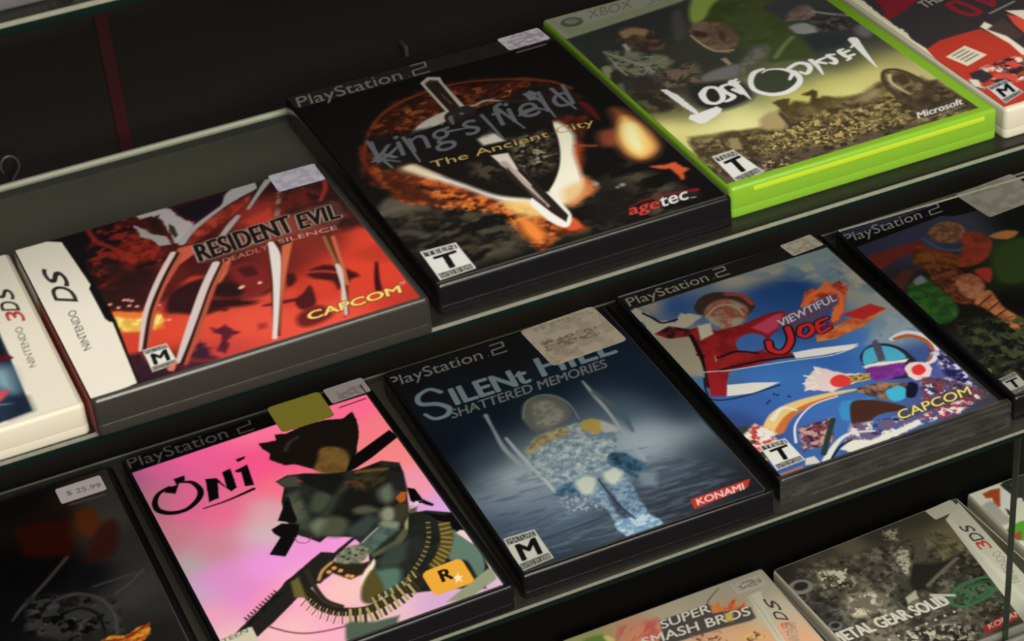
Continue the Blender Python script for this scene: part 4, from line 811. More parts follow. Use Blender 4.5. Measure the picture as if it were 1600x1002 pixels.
  ('stroke',([(62.1,21),(59.2,13.5)],.6,(.328,.274,.156)),{'soft':.5,'curve':False}),
  ('stroke',([(63,22.5),(59.9,13.1)],1.5,(.514,.486,.315)),{'soft':.5,'curve':False}),
  ('stroke',([(65.1,21.6),(62,12.2)],1.5,(.183,.164,.085)),{'soft':.5,'curve':False}),
  ('stroke',([(67.2,20.7),(64.1,11.3)],1.5,(.514,.486,.315)),{'soft':.5,'curve':False}),
  ('stroke',([(69.3,19.8),(66.2,10.4)],1.5,(.183,.164,.085)),{'soft':.5,'curve':False}),
  ('stroke',([(70.3,19.5),(69.6,9.8)],1.5,(.514,.486,.314)),{'soft':.5,'curve':False}),
  ('stroke',([(72.6,19.9),(72,10.2)],1.5,(.183,.164,.085)),{'soft':.5,'curve':False}),
  ('stroke',([(75,20.3),(74.3,10.6)],1.5,(.513,.485,.314)),{'soft':.5,'curve':False}),
  ('stroke',([(77.4,20.7),(76.7,11)],1.5,(.182,.163,.084)),{'soft':.5,'curve':False}),
  ('stroke',([(79.4,21.4),(79.5,11.8)],1.5,(.512,.484,.313)),{'soft':.5,'curve':False}),
  ('stroke',([(81.8,22.2),(81.9,12.7)],1.5,(.182,.163,.084)),{'soft':.5,'curve':False}),
  ('stroke',([(84.2,23.1),(84.3,13.5)],1.5,(.511,.483,.313)),{'soft':.5,'curve':False}),
  ('stroke',([(86.2,23.8),(87.1,14.5)],1.5,(.182,.163,.084)),{'soft':.5,'curve':False}),
  ('stroke',([(88.7,25),(89.5,15.7)],1.5,(.51,.482,.312)),{'soft':.5,'curve':False}),
  ('stroke',([(91.1,26.2),(91.9,16.9)],1.5,(.181,.162,.084)),{'soft':.5,'curve':False}),
  ('stroke',([(93.5,27.4),(94.3,18)],1.5,(.509,.481,.312)),{'soft':.5,'curve':False}),
  ('stroke',([(95.9,28.6),(96.7,19.2)],1.5,(.181,.162,.084)),{'soft':.5,'curve':False}),
  ('stroke',([(75.3,25.2),(75.1,21.6)],.9,(.53,.497,.34)),{'soft':.5,'curve':False}),
  ('stroke',([(77,25.5),(76.8,21.9)],.9,(.169,.15,.084)),{'soft':.5,'curve':False}),
  ('stroke',([(78.7,25.7),(78.4,22.2)],.9,(.53,.496,.34)),{'soft':.5,'curve':False}),
  ('stroke',([(80.4,26),(80.1,22.5)],.9,(.169,.15,.084)),{'soft':.5,'curve':False}),
  ('stroke',([(82,26.3),(81.8,22.7)],.9,(.529,.496,.34)),{'soft':.5,'curve':False}),
  ('stroke',([(83.6,26.7),(83.5,23.2)],.9,(.169,.15,.084)),{'soft':.5,'curve':False}),
  ('stroke',([(85.3,27.2),(85.2,23.6)],.9,(.529,.495,.339)),{'soft':.5,'curve':False}),
  ('stroke',([(87,27.7),(86.9,24.1)],.9,(.169,.149,.084)),{'soft':.5,'curve':False}),
  ('stroke',([(88.7,28.1),(88.6,24.5)],.9,(.528,.495,.339)),{'soft':.5,'curve':False}),
  ('stroke',([(90.4,28.6),(90.3,25)],.9,(.169,.149,.084)),{'soft':.5,'curve':False}),
  ('stroke',([(92,29.1),(92.1,25.7)],.9,(.528,.494,.339)),{'soft':.5,'curve':False}),
  ('stroke',([(93.7,29.9),(93.8,26.4)],.9,(.169,.149,.084)),{'soft':.5,'curve':False}),
  ('stroke',([(95.4,30.6),(95.5,27.1)],.9,(.527,.494,.338)),{'soft':.5,'curve':False}),
  ('stroke',([(97.1,31.3),(97.2,27.8)],.9,(.168,.149,.084)),{'soft':.5,'curve':False}),
  ('stroke',([(98.8,32.1),(98.9,28.6)],.9,(.527,.494,.338)),{'soft':.5,'curve':False}),
  ('stroke',([(100.5,32.8),(100.7,29.3)],.9,(.168,.149,.084)),{'soft':.5,'curve':False}),
  ('poly',([(57.4,14),(60.2,14.5),(69.6,9.1),(81.7,7.3),(78.3,2.1),(55.9,1.8),(53.7,4.1)],(.241,.295,.247)),{'soft':2}),
  ('poly',([(102.7,29.1),(105,30.5),(121,31.2),(122.8,29.8),(123.1,27.2),(122.5,13.9),(121.5,12.2),(119.5,11.5),(103.4,11.5),(101.7,13),(101.5,15.3),(101.9,27.2)],(.709,.524,.181)),{'soft':.7,'curve':False}),
  ('text',('R',(108.79,19.2),(5.67,-0.27),(1.1,8.33),(.072,.054,.03)),{'b':.05}),
  ('poly',([(117.6,21.9),(117.2,19.3),(118.7,18.5),(117,17.1),(117.1,14.7),(115.8,16.4),(113.8,15.2),(115,17.8),(114.3,19.6),(116.1,19.7)],(.752,.719,.625)),{'soft':.6}),
  ('poly',([(.3,32.3),(16.7,34.6),(18.4,34.1),(18.1,22.2),(11,12.4),(-0.4,18.9)],(.633,.628,.573)),{'soft':.6}),
  ('text',('TEEN',(2.63,29.97),(13.06,1.63),(.2,2.88),(.269,.265,.243)),{}),
  ('stroke',([(116.3,176.6),(131.1,177.2)],.9,(.233,.093,.162)),{'soft':.7}),
 ],
 'RE': [
  ('fill',((.872,.262,.193),),{}),
  ('field',([(31.6,109.6,.036,.026,.059),(32.5,83,.102,.043,.062),(54.2,110.7,.285,.078,.073),(75.6,115.8,.193,.055,.076),(106.6,121.9,.147,.058,.065),(130.2,113.6,.109,.067,.075),(64.7,80.6,.253,.065,.073),(52.5,76.6,.377,.113,.093),(31.8,61.3,.181,.07,.078),(72.5,53.2,.276,.087,.086),(91.6,52.8,.437,.132,.116),(120.7,63.9,.487,.162,.138),(130,58.2,.861,.263,.192),(132.8,22.2,.861,.261,.193),(121.1,34.9,.866,.262,.185),(98,32.2,.798,.237,.176),(72.5,20.8,.913,.334,.263),(57,30.1,.88,.311,.238),(38.7,30.6,.881,.295,.203),(27.3,27.1,.833,.254,.185),(94.5,7.6,.919,.335,.264),(50.9,3,.782,.263,.256),(28.9,6.2,.149,.075,.112),(23.1,39.9,.785,.281,.195),(138.1,8,.738,.212,.166),(140.3,100.9,.179,.084,.081),(104.3,98.1,.585,.193,.157)],),{'p':2.4,'blur':3.5}),
  ('mottle',([(32.5,127.6),(50.3,126.5),(57.9,102.4),(54.2,78.9),(34.4,70.6),(20.6,79)],[(.538,.154,.113),(.099,.035,.04)],4),{'thr':.52,'soft':4,'al':.9}),
  ('poly',([(38,102.7),(45.4,105.3),(57.9,102.4),(51.3,87.6),(42.1,86.3),(38.1,79.6),(25.7,78.1),(34.5,86.3)],(.579,.159,.121)),{'curve':True,'soft':4,'rough':2,'rs':4,'col2':(.351,.079,.065),'ns':3}),
  ('stroke',([(31.9,125.5),(33,112.9),(37.3,104.3),(40.1,94.4)],2.2,(.565,.173,.109)),{'soft':2,'al':.9}),
  ('poly',([(70,121.8),(91.4,123.7),(89.5,116),(75.3,107.4),(71,113.8)],(.077,.049,.102)),{'soft':1.5}),
  ('poly',([(31.1,97.6),(41.3,83.3),(50.5,81.2),(44.7,68.9),(30.8,72.9)],(.147,.06,.073)),{'curve':True,'soft':6,'al':.8}),
  ('poly',([(53.2,124.7),(60.2,125.4),(66.9,124.9),(68.4,120.3),(69.2,113.6),(73.2,106.3),(71.6,101.2),(64.8,93.4),(61.6,94.2),(62,104.7),(61.9,115.7),(58.9,121.2),(54.5,121.4)],(.715,.697,.735)),{'soft':1.2,'rough':1,'rs':2}),
  ('poly',([(50.1,118),(53.1,112.6),(55.2,106.4),(59.8,101.2),(59.9,94),(54.9,95.9),(53.5,102.7),(50.3,107)],(.646,.637,.651)),{'soft':1.2,'rough':.8,'rs':2}),
  ('poly',([(56.1,119.2),(62.1,120.4),(60.3,110.5),(60.7,104.2),(56.3,108.2)],(.16,.079,.087)),{'soft':1.5,'rough':.8,'rs':2}),
  ('poly',([(63.8,110.8),(65.1,107.6),(64.4,99.6),(62.8,98.2),(62,104.7)],(.22,.189,.151)),{'soft':1}),
  ('poly',([(71.6,101.2),(87,110.1),(99.5,114.8),(103.3,117.5),(99.1,110.1),(85.4,100),(68.7,89.9),(65.6,90.6)],(.69,.247,.183)),{'soft':1.5,'col2':(.443,.138,.106),'ns':4}),
  ('poly',([(89.5,116),(92.5,121.7),(98.4,125.7),(108.4,127.3),(107.2,120.3),(100.2,116.9),(92.4,114.2),(87.6,112.1)],(.668,.678,.694)),{'soft':1.2,'curve':True}),
  ('stroke',([(64,92.7),(71.6,101.2),(87.6,112.1),(95.3,116.2)],[3.4,3,2.2,2.6],(.657,.657,.673)),{'soft':1}),
  ('poly',([(107.2,125.4),(109,125.6),(108.7,120.6),(105.9,117.2)],(.148,.131,.131)),{'soft':1}),
  ('stroke',([(113.2,124.2),(105.4,115),(97.4,104.9)],[3.5,2.2,1.6],(.635,.635,.648)),{'soft':1}),
  ('stroke',([(80.1,88.8),(86.3,95.8),(91.5,101.1)],[2.4,3,2.2],(.658,.659,.666)),{'soft':1}),
  ('poly',([(92.1,95.9),(105,100.2),(103.8,89.9),(93.1,90.4)],(.744,.237,.175)),{'soft':3,'rough':1,'rs':3}),
  ('poly',([(61.4,89.6),(67.4,89.4),(67.5,82.4),(58,76.6),(49.8,65.8),(46.4,63.4),(52.2,75.6)],(.799,.372,.269)),{'soft':1.5}),
  ('poly',([(72.5,66.7),(78.8,70.9),(74.8,61.9),(67.5,52.9),(63,49),(67.6,58.4)],(.807,.398,.311)),{'soft':1.5}),
  ('poly',([(55.3,62.5),(60.9,64.7),(65.2,61),(57.9,58.7),(47.2,52),(41.2,45.9),(38.2,46.6)],(.822,.245,.209)),{'curve':True,'soft':3}),
  ('poly',([(43.2,45.8),(49.2,58.4),(64.2,61.5),(66.4,51.3),(61.8,45.3),(70.8,39.9),(79.8,37.8),(85.4,39.8),(76.4,32.3),(64,35.4),(55.9,35),(47.2,41.3)],(.183,.057,.074)),{'soft':3,'curve':True}),
  ('poly',([(76.1,64.5),(85,61.3),(88.6,52.4),(85,43.4),(78.5,38.6),(75.2,44.9),(74,54.5)],(.476,.132,.144)),{'soft':4,'curve':True}),
  ('poly',([(78.3,60.9),(84,59.7),(83.9,53),(79.2,53.6)],(.278,.079,.097)),{'soft':2,'curve':True}),
  ('poly',([(65.2,54.3),(73.1,51.7),(74.9,44),(70.7,41.1),(63.8,46.4)],(.151,.058,.075)),{'soft':3,'curve':True}),
  ('stroke',([(55.8,38.2),(61.6,36.3),(64.2,34.3)],2.2,(.27,.066,.074)),{'soft':2}),
  ('stroke',([(75.57,46.9),(75.59,46.9)],1.8,(.949,.774,.652)),{'curve':False,'soft':1}),
  ('stroke',([(82.61,45.95),(82.63,45.95)],1.8,(.948,.773,.651)),{'curve':False,'soft':1}),
  ('stroke',([(74.58,46.39),(74.6,46.39)],1.8,(.948,.774,.651)),{'curve':False,'soft':1}),
  ('poly',([(23.8,57.4),(29.4,53),(40.3,46.5),(40.9,39.7),(38.9,34.6),(33.6,34.7),(23.6,39.6),(22.4,46.6)],(.931,.487,.214)),{'soft':2,'rough':1,'rs':3}),
  ('poly',([(23.4,52.3),(30.4,47.1),(40.6,44.1),(39.7,38.3),(34.9,35.4),(23.4,40.8),(23.1,46.2)],(.97,.918,.52)),{'soft':2,'rough':1.2,'rs':2.5,'col2':(.906,.69,.302),'ns':2.5}),
  ('stroke',([(30.54,62.55),(30.56,62.55)],1.6,(.97,.711,.67)),{'curve':False,'soft':1.2}),
  ('stroke',([(31.9,61.72),(31.92,61.72)],1.6,(.97,.71,.669)),{'curve':False,'soft':1.2}),
  ('stroke',([(33.09,60.25),(33.11,60.25)],1.6,(.97,.708,.667)),{'curve':False,'soft':1.2}),
  ('stroke',([(26.93,58.22),(26.95,58.22)],1.6,(.967,.705,.664)),{'curve':False,'soft':1.2}),
  ('stroke',([(31.18,57.28),(31.2,57.28)],1.6,(.965,.704,.663)),{'curve':False,'soft':1.2}),
  ('stroke',([(33.77,55.19),(33.79,55.19)],1.6,(.962,.702,.66)),{'curve':False,'soft':1.2}),
  ('stroke',([(41.74,51.48),(41.76,51.48)],1.6,(.956,.697,.656)),{'curve':False,'soft':1.2}),
  ('stroke',([(42.24,38.92),(42.26,38.92)],1.6,(.941,.687,.646)),{'curve':False,'soft':1.2}),
  ('stroke',([(24.61,62.31),(24.63,62.31)],1.6,(.97,.711,.669)),{'curve':False,'soft':1.2}),
  ('poly',([(54.9,25.1),(57.2,22.6),(60.7,23.7),(62.1,19.7),(64.3,15.3),(60.7,15.4),(58.3,12.8),(57,7.4),(54.6,4.8),(52.1,8.3),(55.1,12.6),(57.2,17.5),(55.1,20.8)],(.355,.111,.184)),{'soft':1.5,'rough':.8,'rs':2}),
  ('poly',([(39.9,5.6),(44.7,12.7),(48.9,19.4),(49.3,14),(50.9,11),(48.9,6.2),(50.9,3),(45,.6),(38.5,2.5)],(.245,.111,.194)),{'soft':2,'rough':1.5,'rs':2.5}),
  ('poly',([(72.1,17.9),(75.5,16.9),(74.7,13.2),(71.1,13.3)],(.652,.22,.219)),{'soft':2}),
  ('poly',([(20.9,22.8),(25.8,21.9),(25.9,9.9),(35.4,2.4),(35.5,-0.6),(20.9,5),(20.2,11.3)],(.197,.093,.149)),{'soft':3,'rough':1.5}),
  ('stroke',([(38.8,10.2),(44.3,4.9),(50.7,2.2)],2,(.545,.18,.203)),{'soft':3}),
  ('poly',([(104.8,44.8),(110.3,44.8),(114.1,41.4),(116.5,37.7),(119.8,30.1),(116.1,29),(112.5,26.8),(108.5,24.9),(108.7,31.3),(103,36.9),(101.2,42.5)],(.253,.075,.083)),{'soft':2,'rough':.6,'rs':3,'curve':True}),
  ('stroke',([(102,43.2),(107.7,40.8),(112.8,36.6)],1.6,(.745,.222,.186)),{'soft':1.5}),
  ('poly',([(101,35.9),(105.4,34.4),(106.9,28),(104,23.2),(100.8,26.2)],(.832,.262,.193)),{'soft':2,'curve':True}),
  ('poly',([(91.1,26.6),(95.4,29.5),(99.6,33.5),(98.8,25.3),(96.6,19.1),(91.3,18),(90,21.9)],(.299,.093,.111)),{'soft':1.5,'curve':True}),
  ('poly',([(94,45.7),(97.1,45),(95.6,39.2),(91.6,37.2)],(.231,.076,.084)),{'soft':2,'curve':True}),
  ('stroke',([(78.5,28.9),(83.5,28),(91.6,26.3)],[1,2.4,2],(.268,.084,.093)),{'soft':1.5}),
  ('stroke',([(129.2,35.6),(124.8,23.7),(122.7,16.3)],[1.4,2.2,2.8],(.228,.056,.083)),{'soft':1.2}),
  ('poly',([(72.8,37.7),(83,35.9),(94.1,33.5),(91.3,28.7),(81.1,30.5)],(.834,.295,.229)),{'soft':4}),
  ('poly',([(124.7,47.5),(136.9,46.9),(136.2,33.6),(125.8,40)],(.706,.214,.15)),{'soft':6,'al':.7,'curve':True}),
  ('poly',([(87.2,14.1),(94.1,18.4),(98.9,16.6),(100.2,8.4),(91.5,5.2),(86.4,7.3)],(.37,.102,.121)),{'soft':3,'curve':True,'al':.9}),
  ('stroke',([(59.4,85.4),(50.6,72.5),(41.9,57.8),(35.4,44.5),(27.1,22.5)],[3.38,3.38,3.12,2.86,1.82],(.196,.069,.055)),{'soft':1}),
  ('stroke',([(60.9,84.1),(52,71.2),(43.3,56.5),(36.8,43.2),(28.5,21.3)],[2.08,2.08,1.92,1.76,1.12],(.72,.345,.254)),{'soft':1.2}),
  ('stroke',([(59.7,85.3),(50.9,72.3),(42.2,57.6),(35.6,44.4),(27.4,22.4)],[1.43,1.43,1.32,1.21,.77],(.171,.069,.066)),{'soft':.8}),
  ('stroke',([(58.3,86.8),(49.5,73.8),(40.8,59.1),(34.3,45.8),(26.1,23.8)],[2.6,2.6,2.4,2.2,1.4],(.852,.787,.795)),{'soft':.8}),
  ('stroke',([(72.6,68.2),(63.3,53.7),(53.4,35.8),(43.6,17.8),(37.8,7.2)],[4.42,4.42,4.42,3.64,2.6],(.19,.066,.052)),{'soft':1}),
  ('stroke',([(74,66.9),(64.7,52.4),(54.8,34.6),(45,16.6),(39.1,6)],[2.72,2.72,2.72,2.24,1.6],(.703,.336,.247)),{'soft':1.2}),
  ('stroke',([(72.8,68.1),(63.5,53.5),(53.6,35.7),(43.9,17.7),(38,7.1)],[1.87,1.87,1.87,1.54,1.1],(.165,.066,.063)),{'soft':.8}),
  ('stroke',([(71.5,69.6),(62.2,55),(52.3,37.1),(42.5,19.1),(36.7,8.5)],[3.4,3.4,3.4,2.8,2],(.838,.791,.808)),{'soft':.8}),
  ('poly',([(95.8,73.3),(105.5,72),(98.2,56.8),(87.9,32.9),(77.3,5.5),(74.6,5.1)],(.231,.094,.074)),{'soft':1.2}),
  ('poly',([(99.8,68.5),(104.7,69),(95,48.5),(87.3,31.1),(77.7,7.3),(87,33.4)],(.81,.42,.293)),{'soft':1.2}),
  ('stroke',([(96.5,72.8),(94.8,62.3),(88.9,43.3),(81.9,23.6),(74.9,4.9)],[2.6,4.4,3.2,2.4,2],(.887,.866,.879)),{'soft':.8}),
  ('poly',([(117.1,69.7),(122.1,67.8),(118.6,47.7),(114,28.1),(105.7,5.1),(103.5,4.3),(110.7,23.5),(115.3,46.3)],(.357,.163,.112)),{'soft':1}),
  ('stroke',([(120.7,63.9),(116.6,42.2),(113,26.5)],1.8,(.771,.404,.285)),{'soft':1}),
  ('stroke',([(117.5,65.9),(115.7,51.8),(114.2,40.2)],1.4,(.597,.393,.262)),{'soft':1}),
  ('stroke',([(114.6,42.2),(113.8,37.1),(110.9,25.6),(108,16.4),(104.8,5.7)],[1.8,2.4,1.6,2.2,1.2],(.831,.785,.776)),{'soft':.8}),
  ('stroke',([(113.1,110.2),(109.6,101),(106.3,93.2)],2.2,(.583,.507,.464)),{'soft':1}),
  ('stroke',([(123.5,108.8),(122.2,102),(120.3,94.4)],1.5,(.538,.452,.404)),{'soft':1}),
  ('stroke',([(134.1,111.2),(131.9,103.6),(126.2,94.5)],[1.6,2,1.6],(.596,.187,.15)),{'soft':1.5}),
  ('poly',([(137.5,122.2),(140,112.7),(140.9,59.9),(132.7,65.5),(125.9,65.5),(119.3,75.5),(113.9,86.1),(109.3,92.6),(113.7,108.6),(125.9,109.9)],(.143,.079,.082)),{'soft':5,'al':.9,'rough':1.5,'col2':(.278,.099,.087),'ns':6}),
  ('mottle',([(108.9,111.5),(130.7,106.9),(127.5,95),(106.5,94.3)],[(.384,.127,.105)],4),{'thr':.5,'soft':4}),
  ('stroke',([(134.1,111.2),(131.9,103.6),(126.2,94.5)],[1.6,2,1.6],(.596,.187,.15)),{'soft':1.5}),
  ('poly',([(67.1,88.4),(101.9,91.1),(131.1,92.1),(132.6,88.1),(131.7,76.4),(124.9,72.1),(105.3,74.6),(96.1,74.2),(69.7,71.8),(65.7,73.1)],(.508,.366,.337)),{'soft':1.5,'al':.35,'rough':.6,'rs':2}),
  ('text',('RESIDENT',(66.47,74.22),(41.84,2.52),(1.28,14.08),(.635,.541,.504)),{'b':.09}),
  ('text',('EVIL',(111.43,76.73),(17.6,.03),(2.07,12.28),(.637,.542,.506)),{'b':.09}),
  ('text',('RESIDENT',(66.47,74.22),(41.84,2.52),(1.28,14.08),(.072,.059,.061)),{'b':.03}),
  ('text',('EVIL',(111.43,76.73),(17.6,.03),(2.07,12.28),(.072,.06,.061)),{'b':.03}),
  ('text',('DEADLY',(74.22,67.9),(20.08,1.02),(.62,3.63),(.725,.467,.436)),{}),
  ('text',('SILENCE',(99.34,70.52),(25.38,-1.94),(.45,3.25),(.785,.638,.619)),{}),
  ('text',('CAPCOM',(90.36,9.07),(39.28,-0.25),(1.14,6.45),(.464,.154,.211)),{'b':.08}),
  ('text',('CAPCOM',(90.71,9.59),(38.93,-0.23),(1.01,5.49),(.948,.89,.444)),{'b':.04}),
  ('text',('TM',(130.9,14.03),(2.3,.25),(.66,2.34),(.931,.8,.852)),{}),
  ('poly',([(26.9,23.5),(36.5,23.3),(36.7,7.9),(26.2,7)],(.887,.907,.88)),{'soft':.5}),
  ('poly',([(27.3,22.8),(36,22.7),(36.1,20.2),(27.2,20.2)],(.228,.237,.246)),{'soft':.4}),
  ('text',('MATURE',(27.71,20.43),(7.86,-0.03),(.08,2.16),(.886,.906,.879)),{}),
  ('text',('M',(28.4,11.38),(6,.36),(.64,7.65),(.062,.066,.073)),{'b':.05}),
  ('poly',([(26.8,10.3),(36.2,10.9),(36.2,8.4),(26.7,7.6)],(.269,.27,.273)),{'soft':.4}),
  ('text',('RATED BY ESRB',(27.03,7.9),(8.86,.73),(.08,1.95),(.889,.909,.882)),{}),
  ('poly',([(31.5,6.6),(37,9.3),(33.6,3.4),(31.9,4.4)],(.882,.482,.412)),{'soft':1}),
  ('poly',([(20.6,117.7),(23.3,116),(23.5,49.1),(19.8,5.3),(19.7,.4),(18.1,2.6),(18.3,55)],(.034,.027,.036)),{'soft':.8}),
  ('poly',([(.7,134.5),(19.6,120.6),(21.6,81.2),(20.6,78.9),(20.5,53),(22,48.6),(18.9,3.1),(-0.2,-0.3),(-3.8,75.2)],(.933,.922,.886)),{'soft':.5}),
  ('poly',([(21.3,80.3),(22.7,74.8),(22.9,49.5),(21,49.9),(20,53.3),(20.3,78.4)],(.037,.028,.039)),{'soft':.6}),
  ('text',('NINTENDO',(9.8,35.49),(1.43,30.94),(-3.31,-0.67),(.273,.274,.277)),{}),
  ('text',('D',(13.77,71.37),(.45,12.31),(-8.04,5.68),(.163,.165,.174)),{'b':.02}),
  ('text',('S',(13.88,83.73),(.36,12.2),(-7.57,9.37),(.172,.173,.183)),{'b':.02}),
 ],
 'PSR': [
  ('field',([(-3.7,164.2,.206,.225,.325),(6.7,149.5,.217,.217,.314),(32.2,150,.223,.228,.336),(66.9,154.7,.226,.23,.3),(3.6,128,.176,.15,.197),(95.1,148,.076,.09,.08),(71.9,107.3,.145,.18,.103),(54.5,99.7,.116,.147,.089),(33.8,111.3,.102,.087,.076),(6.5,76.8,.083,.075,.064),(10.4,58.8,.129,.133,.12),(-1.1,54.6,.146,.156,.119),(18.6,38.8,.137,.142,.13),(.4,33.4,.141,.172,.12),(4.3,16.5,.101,.106,.091),(34.8,45.4,.093,.097,.086),(48.2,75.4,.057,.053,.048)],),{'p':2,'blur':5}),
  ('poly',([(-7.1,175),(130.2,192),(122,164.1),(68.5,167.7),(61.3,171.7),(-4.9,164.8)],(.083,.078,.088)),{'soft':.8}),
  ('text',('PlayStation',(-1.37,168.99),(51.93,2.97),(3.24,12.01),(.6,.608,.597)),{}),
  ('stroke',([(54.68,175.91),(54.7,175.91)],.7,(.573,.577,.569)),{'curve':False}),
  ('stroke',([(60,184.7),(67,185.1),(65.7,180.9),(58.5,180),(57.2,175.5),(64.8,175.9)],.95,(.566,.571,.562)),{'curve':False,'soft':.45}),
  ('poly',([(-2.9,149),(13,154.8),(34.9,154.5),(35.7,148),(17.3,143.5),(-3.3,137.6)],(.424,.17,.151)),{'curve':True,'soft':3}),
  ('poly',([(46.3,160.2),(57.8,166),(65.5,160.1),(64.7,149.8),(55,143.2),(44.4,149.2)],(.531,.377,.274)),{'curve':True,'soft':2,'rough':1,'col2':(.382,.251,.198),'ns':3}),
  ('stroke',([(39.8,154.7),(42.7,141.2),(51.4,134.8),(59.6,137.7)],3,(.243,.299,.403)),{'soft':1.5}),
  ('poly',([(61.5,148.6),(70.1,146.8),(71.5,133.9),(62.1,121.5),(48.5,117.4),(38,123.2),(29.2,139.8),(32.2,150),(40.3,142.5),(49.4,131.5)],(.557,.203,.152)),{'curve':True,'soft':2,'rough':.6,'col2':(.396,.185,.119),'ns':6}),
  ('poly',([(30.9,147.8),(44.4,128.4),(39,119.8),(26.1,124.1),(21.8,135.2)],(.48,.284,.14)),{'curve':True,'soft':2,'col2':(.322,.17,.091),'ns':4}),
  ('poly',([(73.2,139),(83.8,140.6),(90.2,135.5),(81.2,131.5)],(.665,.416,.256)),{'curve':True,'soft':2}),
  ('poly',([(27.5,129.1),(39,119.8),(40.7,107.4),(32.3,84.2),(20.9,90.5),(19.4,108)],(.256,.132,.095)),{'curve':True,'soft':2,'col2':(.429,.246,.146),'ns':3}),
  ('poly',([(31.2,107.1),(43.3,111.7),(45,99.4),(36,87.6),(29.2,91.4)],(.528,.294,.198)),{'curve':True,'soft':2,'col2':(.621,.425,.319),'ns':3}),
  ('poly',([(47,112.5),(56.4,110.1),(47.3,98.1)],(.585,.184,.155)),{'curve':True,'soft':2}),
  ('poly',([(30,85.4),(43.3,91.9),(41.1,73.9),(43.5,56.4),(34.7,42.9),(33.4,62),(31.9,76.2)],(.706,.451,.285)),{'curve':True,'soft':2,'col2':(.56,.333,.206),'ns':4}),
  ('stroke',([(28.6,80.7),(41.9,87.2)],1,(.271,.129,.084)),{'soft':1}),
  ('stroke',([(30.6,74.2),(41.4,79.2)],1,(.264,.125,.081)),{'soft':1}),
  ('stroke',([(32.6,67.8),(40.9,71.3)],1,(.256,.121,.078)),{'soft':1}),
  ('poly',([(3,111.4),(12.8,120.1),(19.9,119),(20.4,104.6),(20.9,90.5),(16.4,79.4),(5.2,74.8),(-1.4,83.7),(-2,100.4)],(.201,.372,.173)),{'curve':True,'soft':2,'rough':1,'col2':(.138,.269,.125),'ns':4}),
  ('poly',([(12.8,120.1),(18.8,122.4),(18,115.8),(11.4,115.2)],(.453,.479,.517)),{'curve':True,'soft':2}),
  ('poly',([(68.5,126.7),(90.6,126.2),(68.3,92.1),(53.2,97.7)],(.179,.245,.111)),{'curve':True,'soft':5}),
  ('mottle',([(11,74.3),(47.2,59.7),(12.7,7),(.4,33.4)],[(.212,.224,.204),(.074,.078,.07),(.238,.285,.171)],4),{'thr':.55,'soft':6}),
  ('poly',([(.3,28.5),(3.6,28),(1.8,24),(-1,24.2)],(.321,.486,.298)),{'curve':True,'soft':1}),
  ('poly',([(1.6,17.9),(12.9,19.7),(12.6,4.6),(.8,3.2)],(.651,.658,.629)),{'soft':.5}),
  ('poly',([(2.1,17.4),(12.3,19),(12.3,16.6),(2,15)],(.235,.243,.253)),{'soft':.4}),
  ('text',('TEEN',(2.57,15.35),(9.14,1.35),(.09,1.93),(.654,.661,.632)),{}),
  ('text',('T',(3.35,7.32),(6.76,.86),(.76,7),(.065,.068,.075)),{'b':.05}),
  ('poly',([(1.6,6.2),(12.1,7.5),(12,5),(1.4,3.7)],(.275,.275,.278)),{'soft':.4}),
  ('text',('RATED BY ESRB',(1.81,4.07),(9.87,1.19),(.08,1.75),(.651,.658,.628)),{}),
  ('poly',([(-3.7,120.8),(12.1,131.9),(20.4,130.2),(-2.9,109.1)],(.334,.188,.141)),{'soft':3,'al':.8}),
 ],
 'DRK': [
  ('fill',((.047,.05,.056),),{}),
  ('field',([(84.8,187.8,.026,.028,.033),(99.1,158.1,.089,.042,.032),(120.4,157.6,.243,.251,.258),(123.7,149.1,.274,.271,.279),(111.6,152.7,.37,.211,.085),(115.3,124.9,.198,.182,.172),(123.4,114.2,.212,.208,.213),(102.4,110.4,.059,.062,.084),(87.4,121.9,.021,.022,.026),(123.7,89.5,.239,.237,.24),(116.1,81.8,.241,.239,.237),(123.1,72,.176,.182,.187),(118.1,51.7,.118,.113,.114),(71.5,130.8,.022,.024,.027),(85.3,78.4,.102,.107,.111),(103.7,65.4,.144,.14,.142),(59.2,92.9,.039,.041,.055)],),{'p':2,'blur':4}),
  ('poly',([(78.7,161.5),(99.1,158.1),(100.7,142.7),(96.4,129.3),(77.8,138.2),(76.9,149.7)],(.237,.04,.03)),{'curve':True,'soft':5,'rough':1.5,'al':.85}),
  ('poly',([(107.5,158.3),(115.1,158.9),(116.6,146.7),(111.2,136.8),(107.1,142.3)],(.389,.197,.066)),{'curve':True,'soft':4,'rough':1}),
  ('poly',([(116.6,143.4),(124.6,142.1),(117.8,120.4),(110.8,118.1),(102.9,119.4)],(.246,.083,.069)),{'curve':True,'soft':5,'al':.8}),
  ('stroke',([(94.9,127),(80.8,113.4),(66.2,100.6),(60.3,93.7)],[2.4,2.2,2,1],(.301,.236,.266)),{'soft':1.5}),
  ('stroke',([(109.1,88.6),(117.5,92.9),(126.6,100)],.7,(.342,.333,.336)),{'soft':1}),
  ('stroke',([(101.2,99),(117.4,99),(125.9,97.3)],1,(.289,.288,.288)),{'soft':1.5}),
  ('mottle',([(71.2,106.7),(92.1,98.1),(107.7,83.5),(105.2,61.7),(82.1,66),(64.3,81.4)],[(.28,.28,.28),(.023,.025,.029),(.204,.211,.218)],5),{'thr':.53,'soft':5,'sharp':8}),
  ('stroke',([(81.4,98.1),(92.1,98.1),(101.9,88.2),(104.9,73.3),(102.3,60.4)],1.6,(.281,.28,.281)),{'soft':1.5}),
  ('stroke',([(82,86.1),(91,86.9),(97.6,78.8),(97.7,65.9)],1.4,(.047,.05,.057)),{'soft':1.5}),
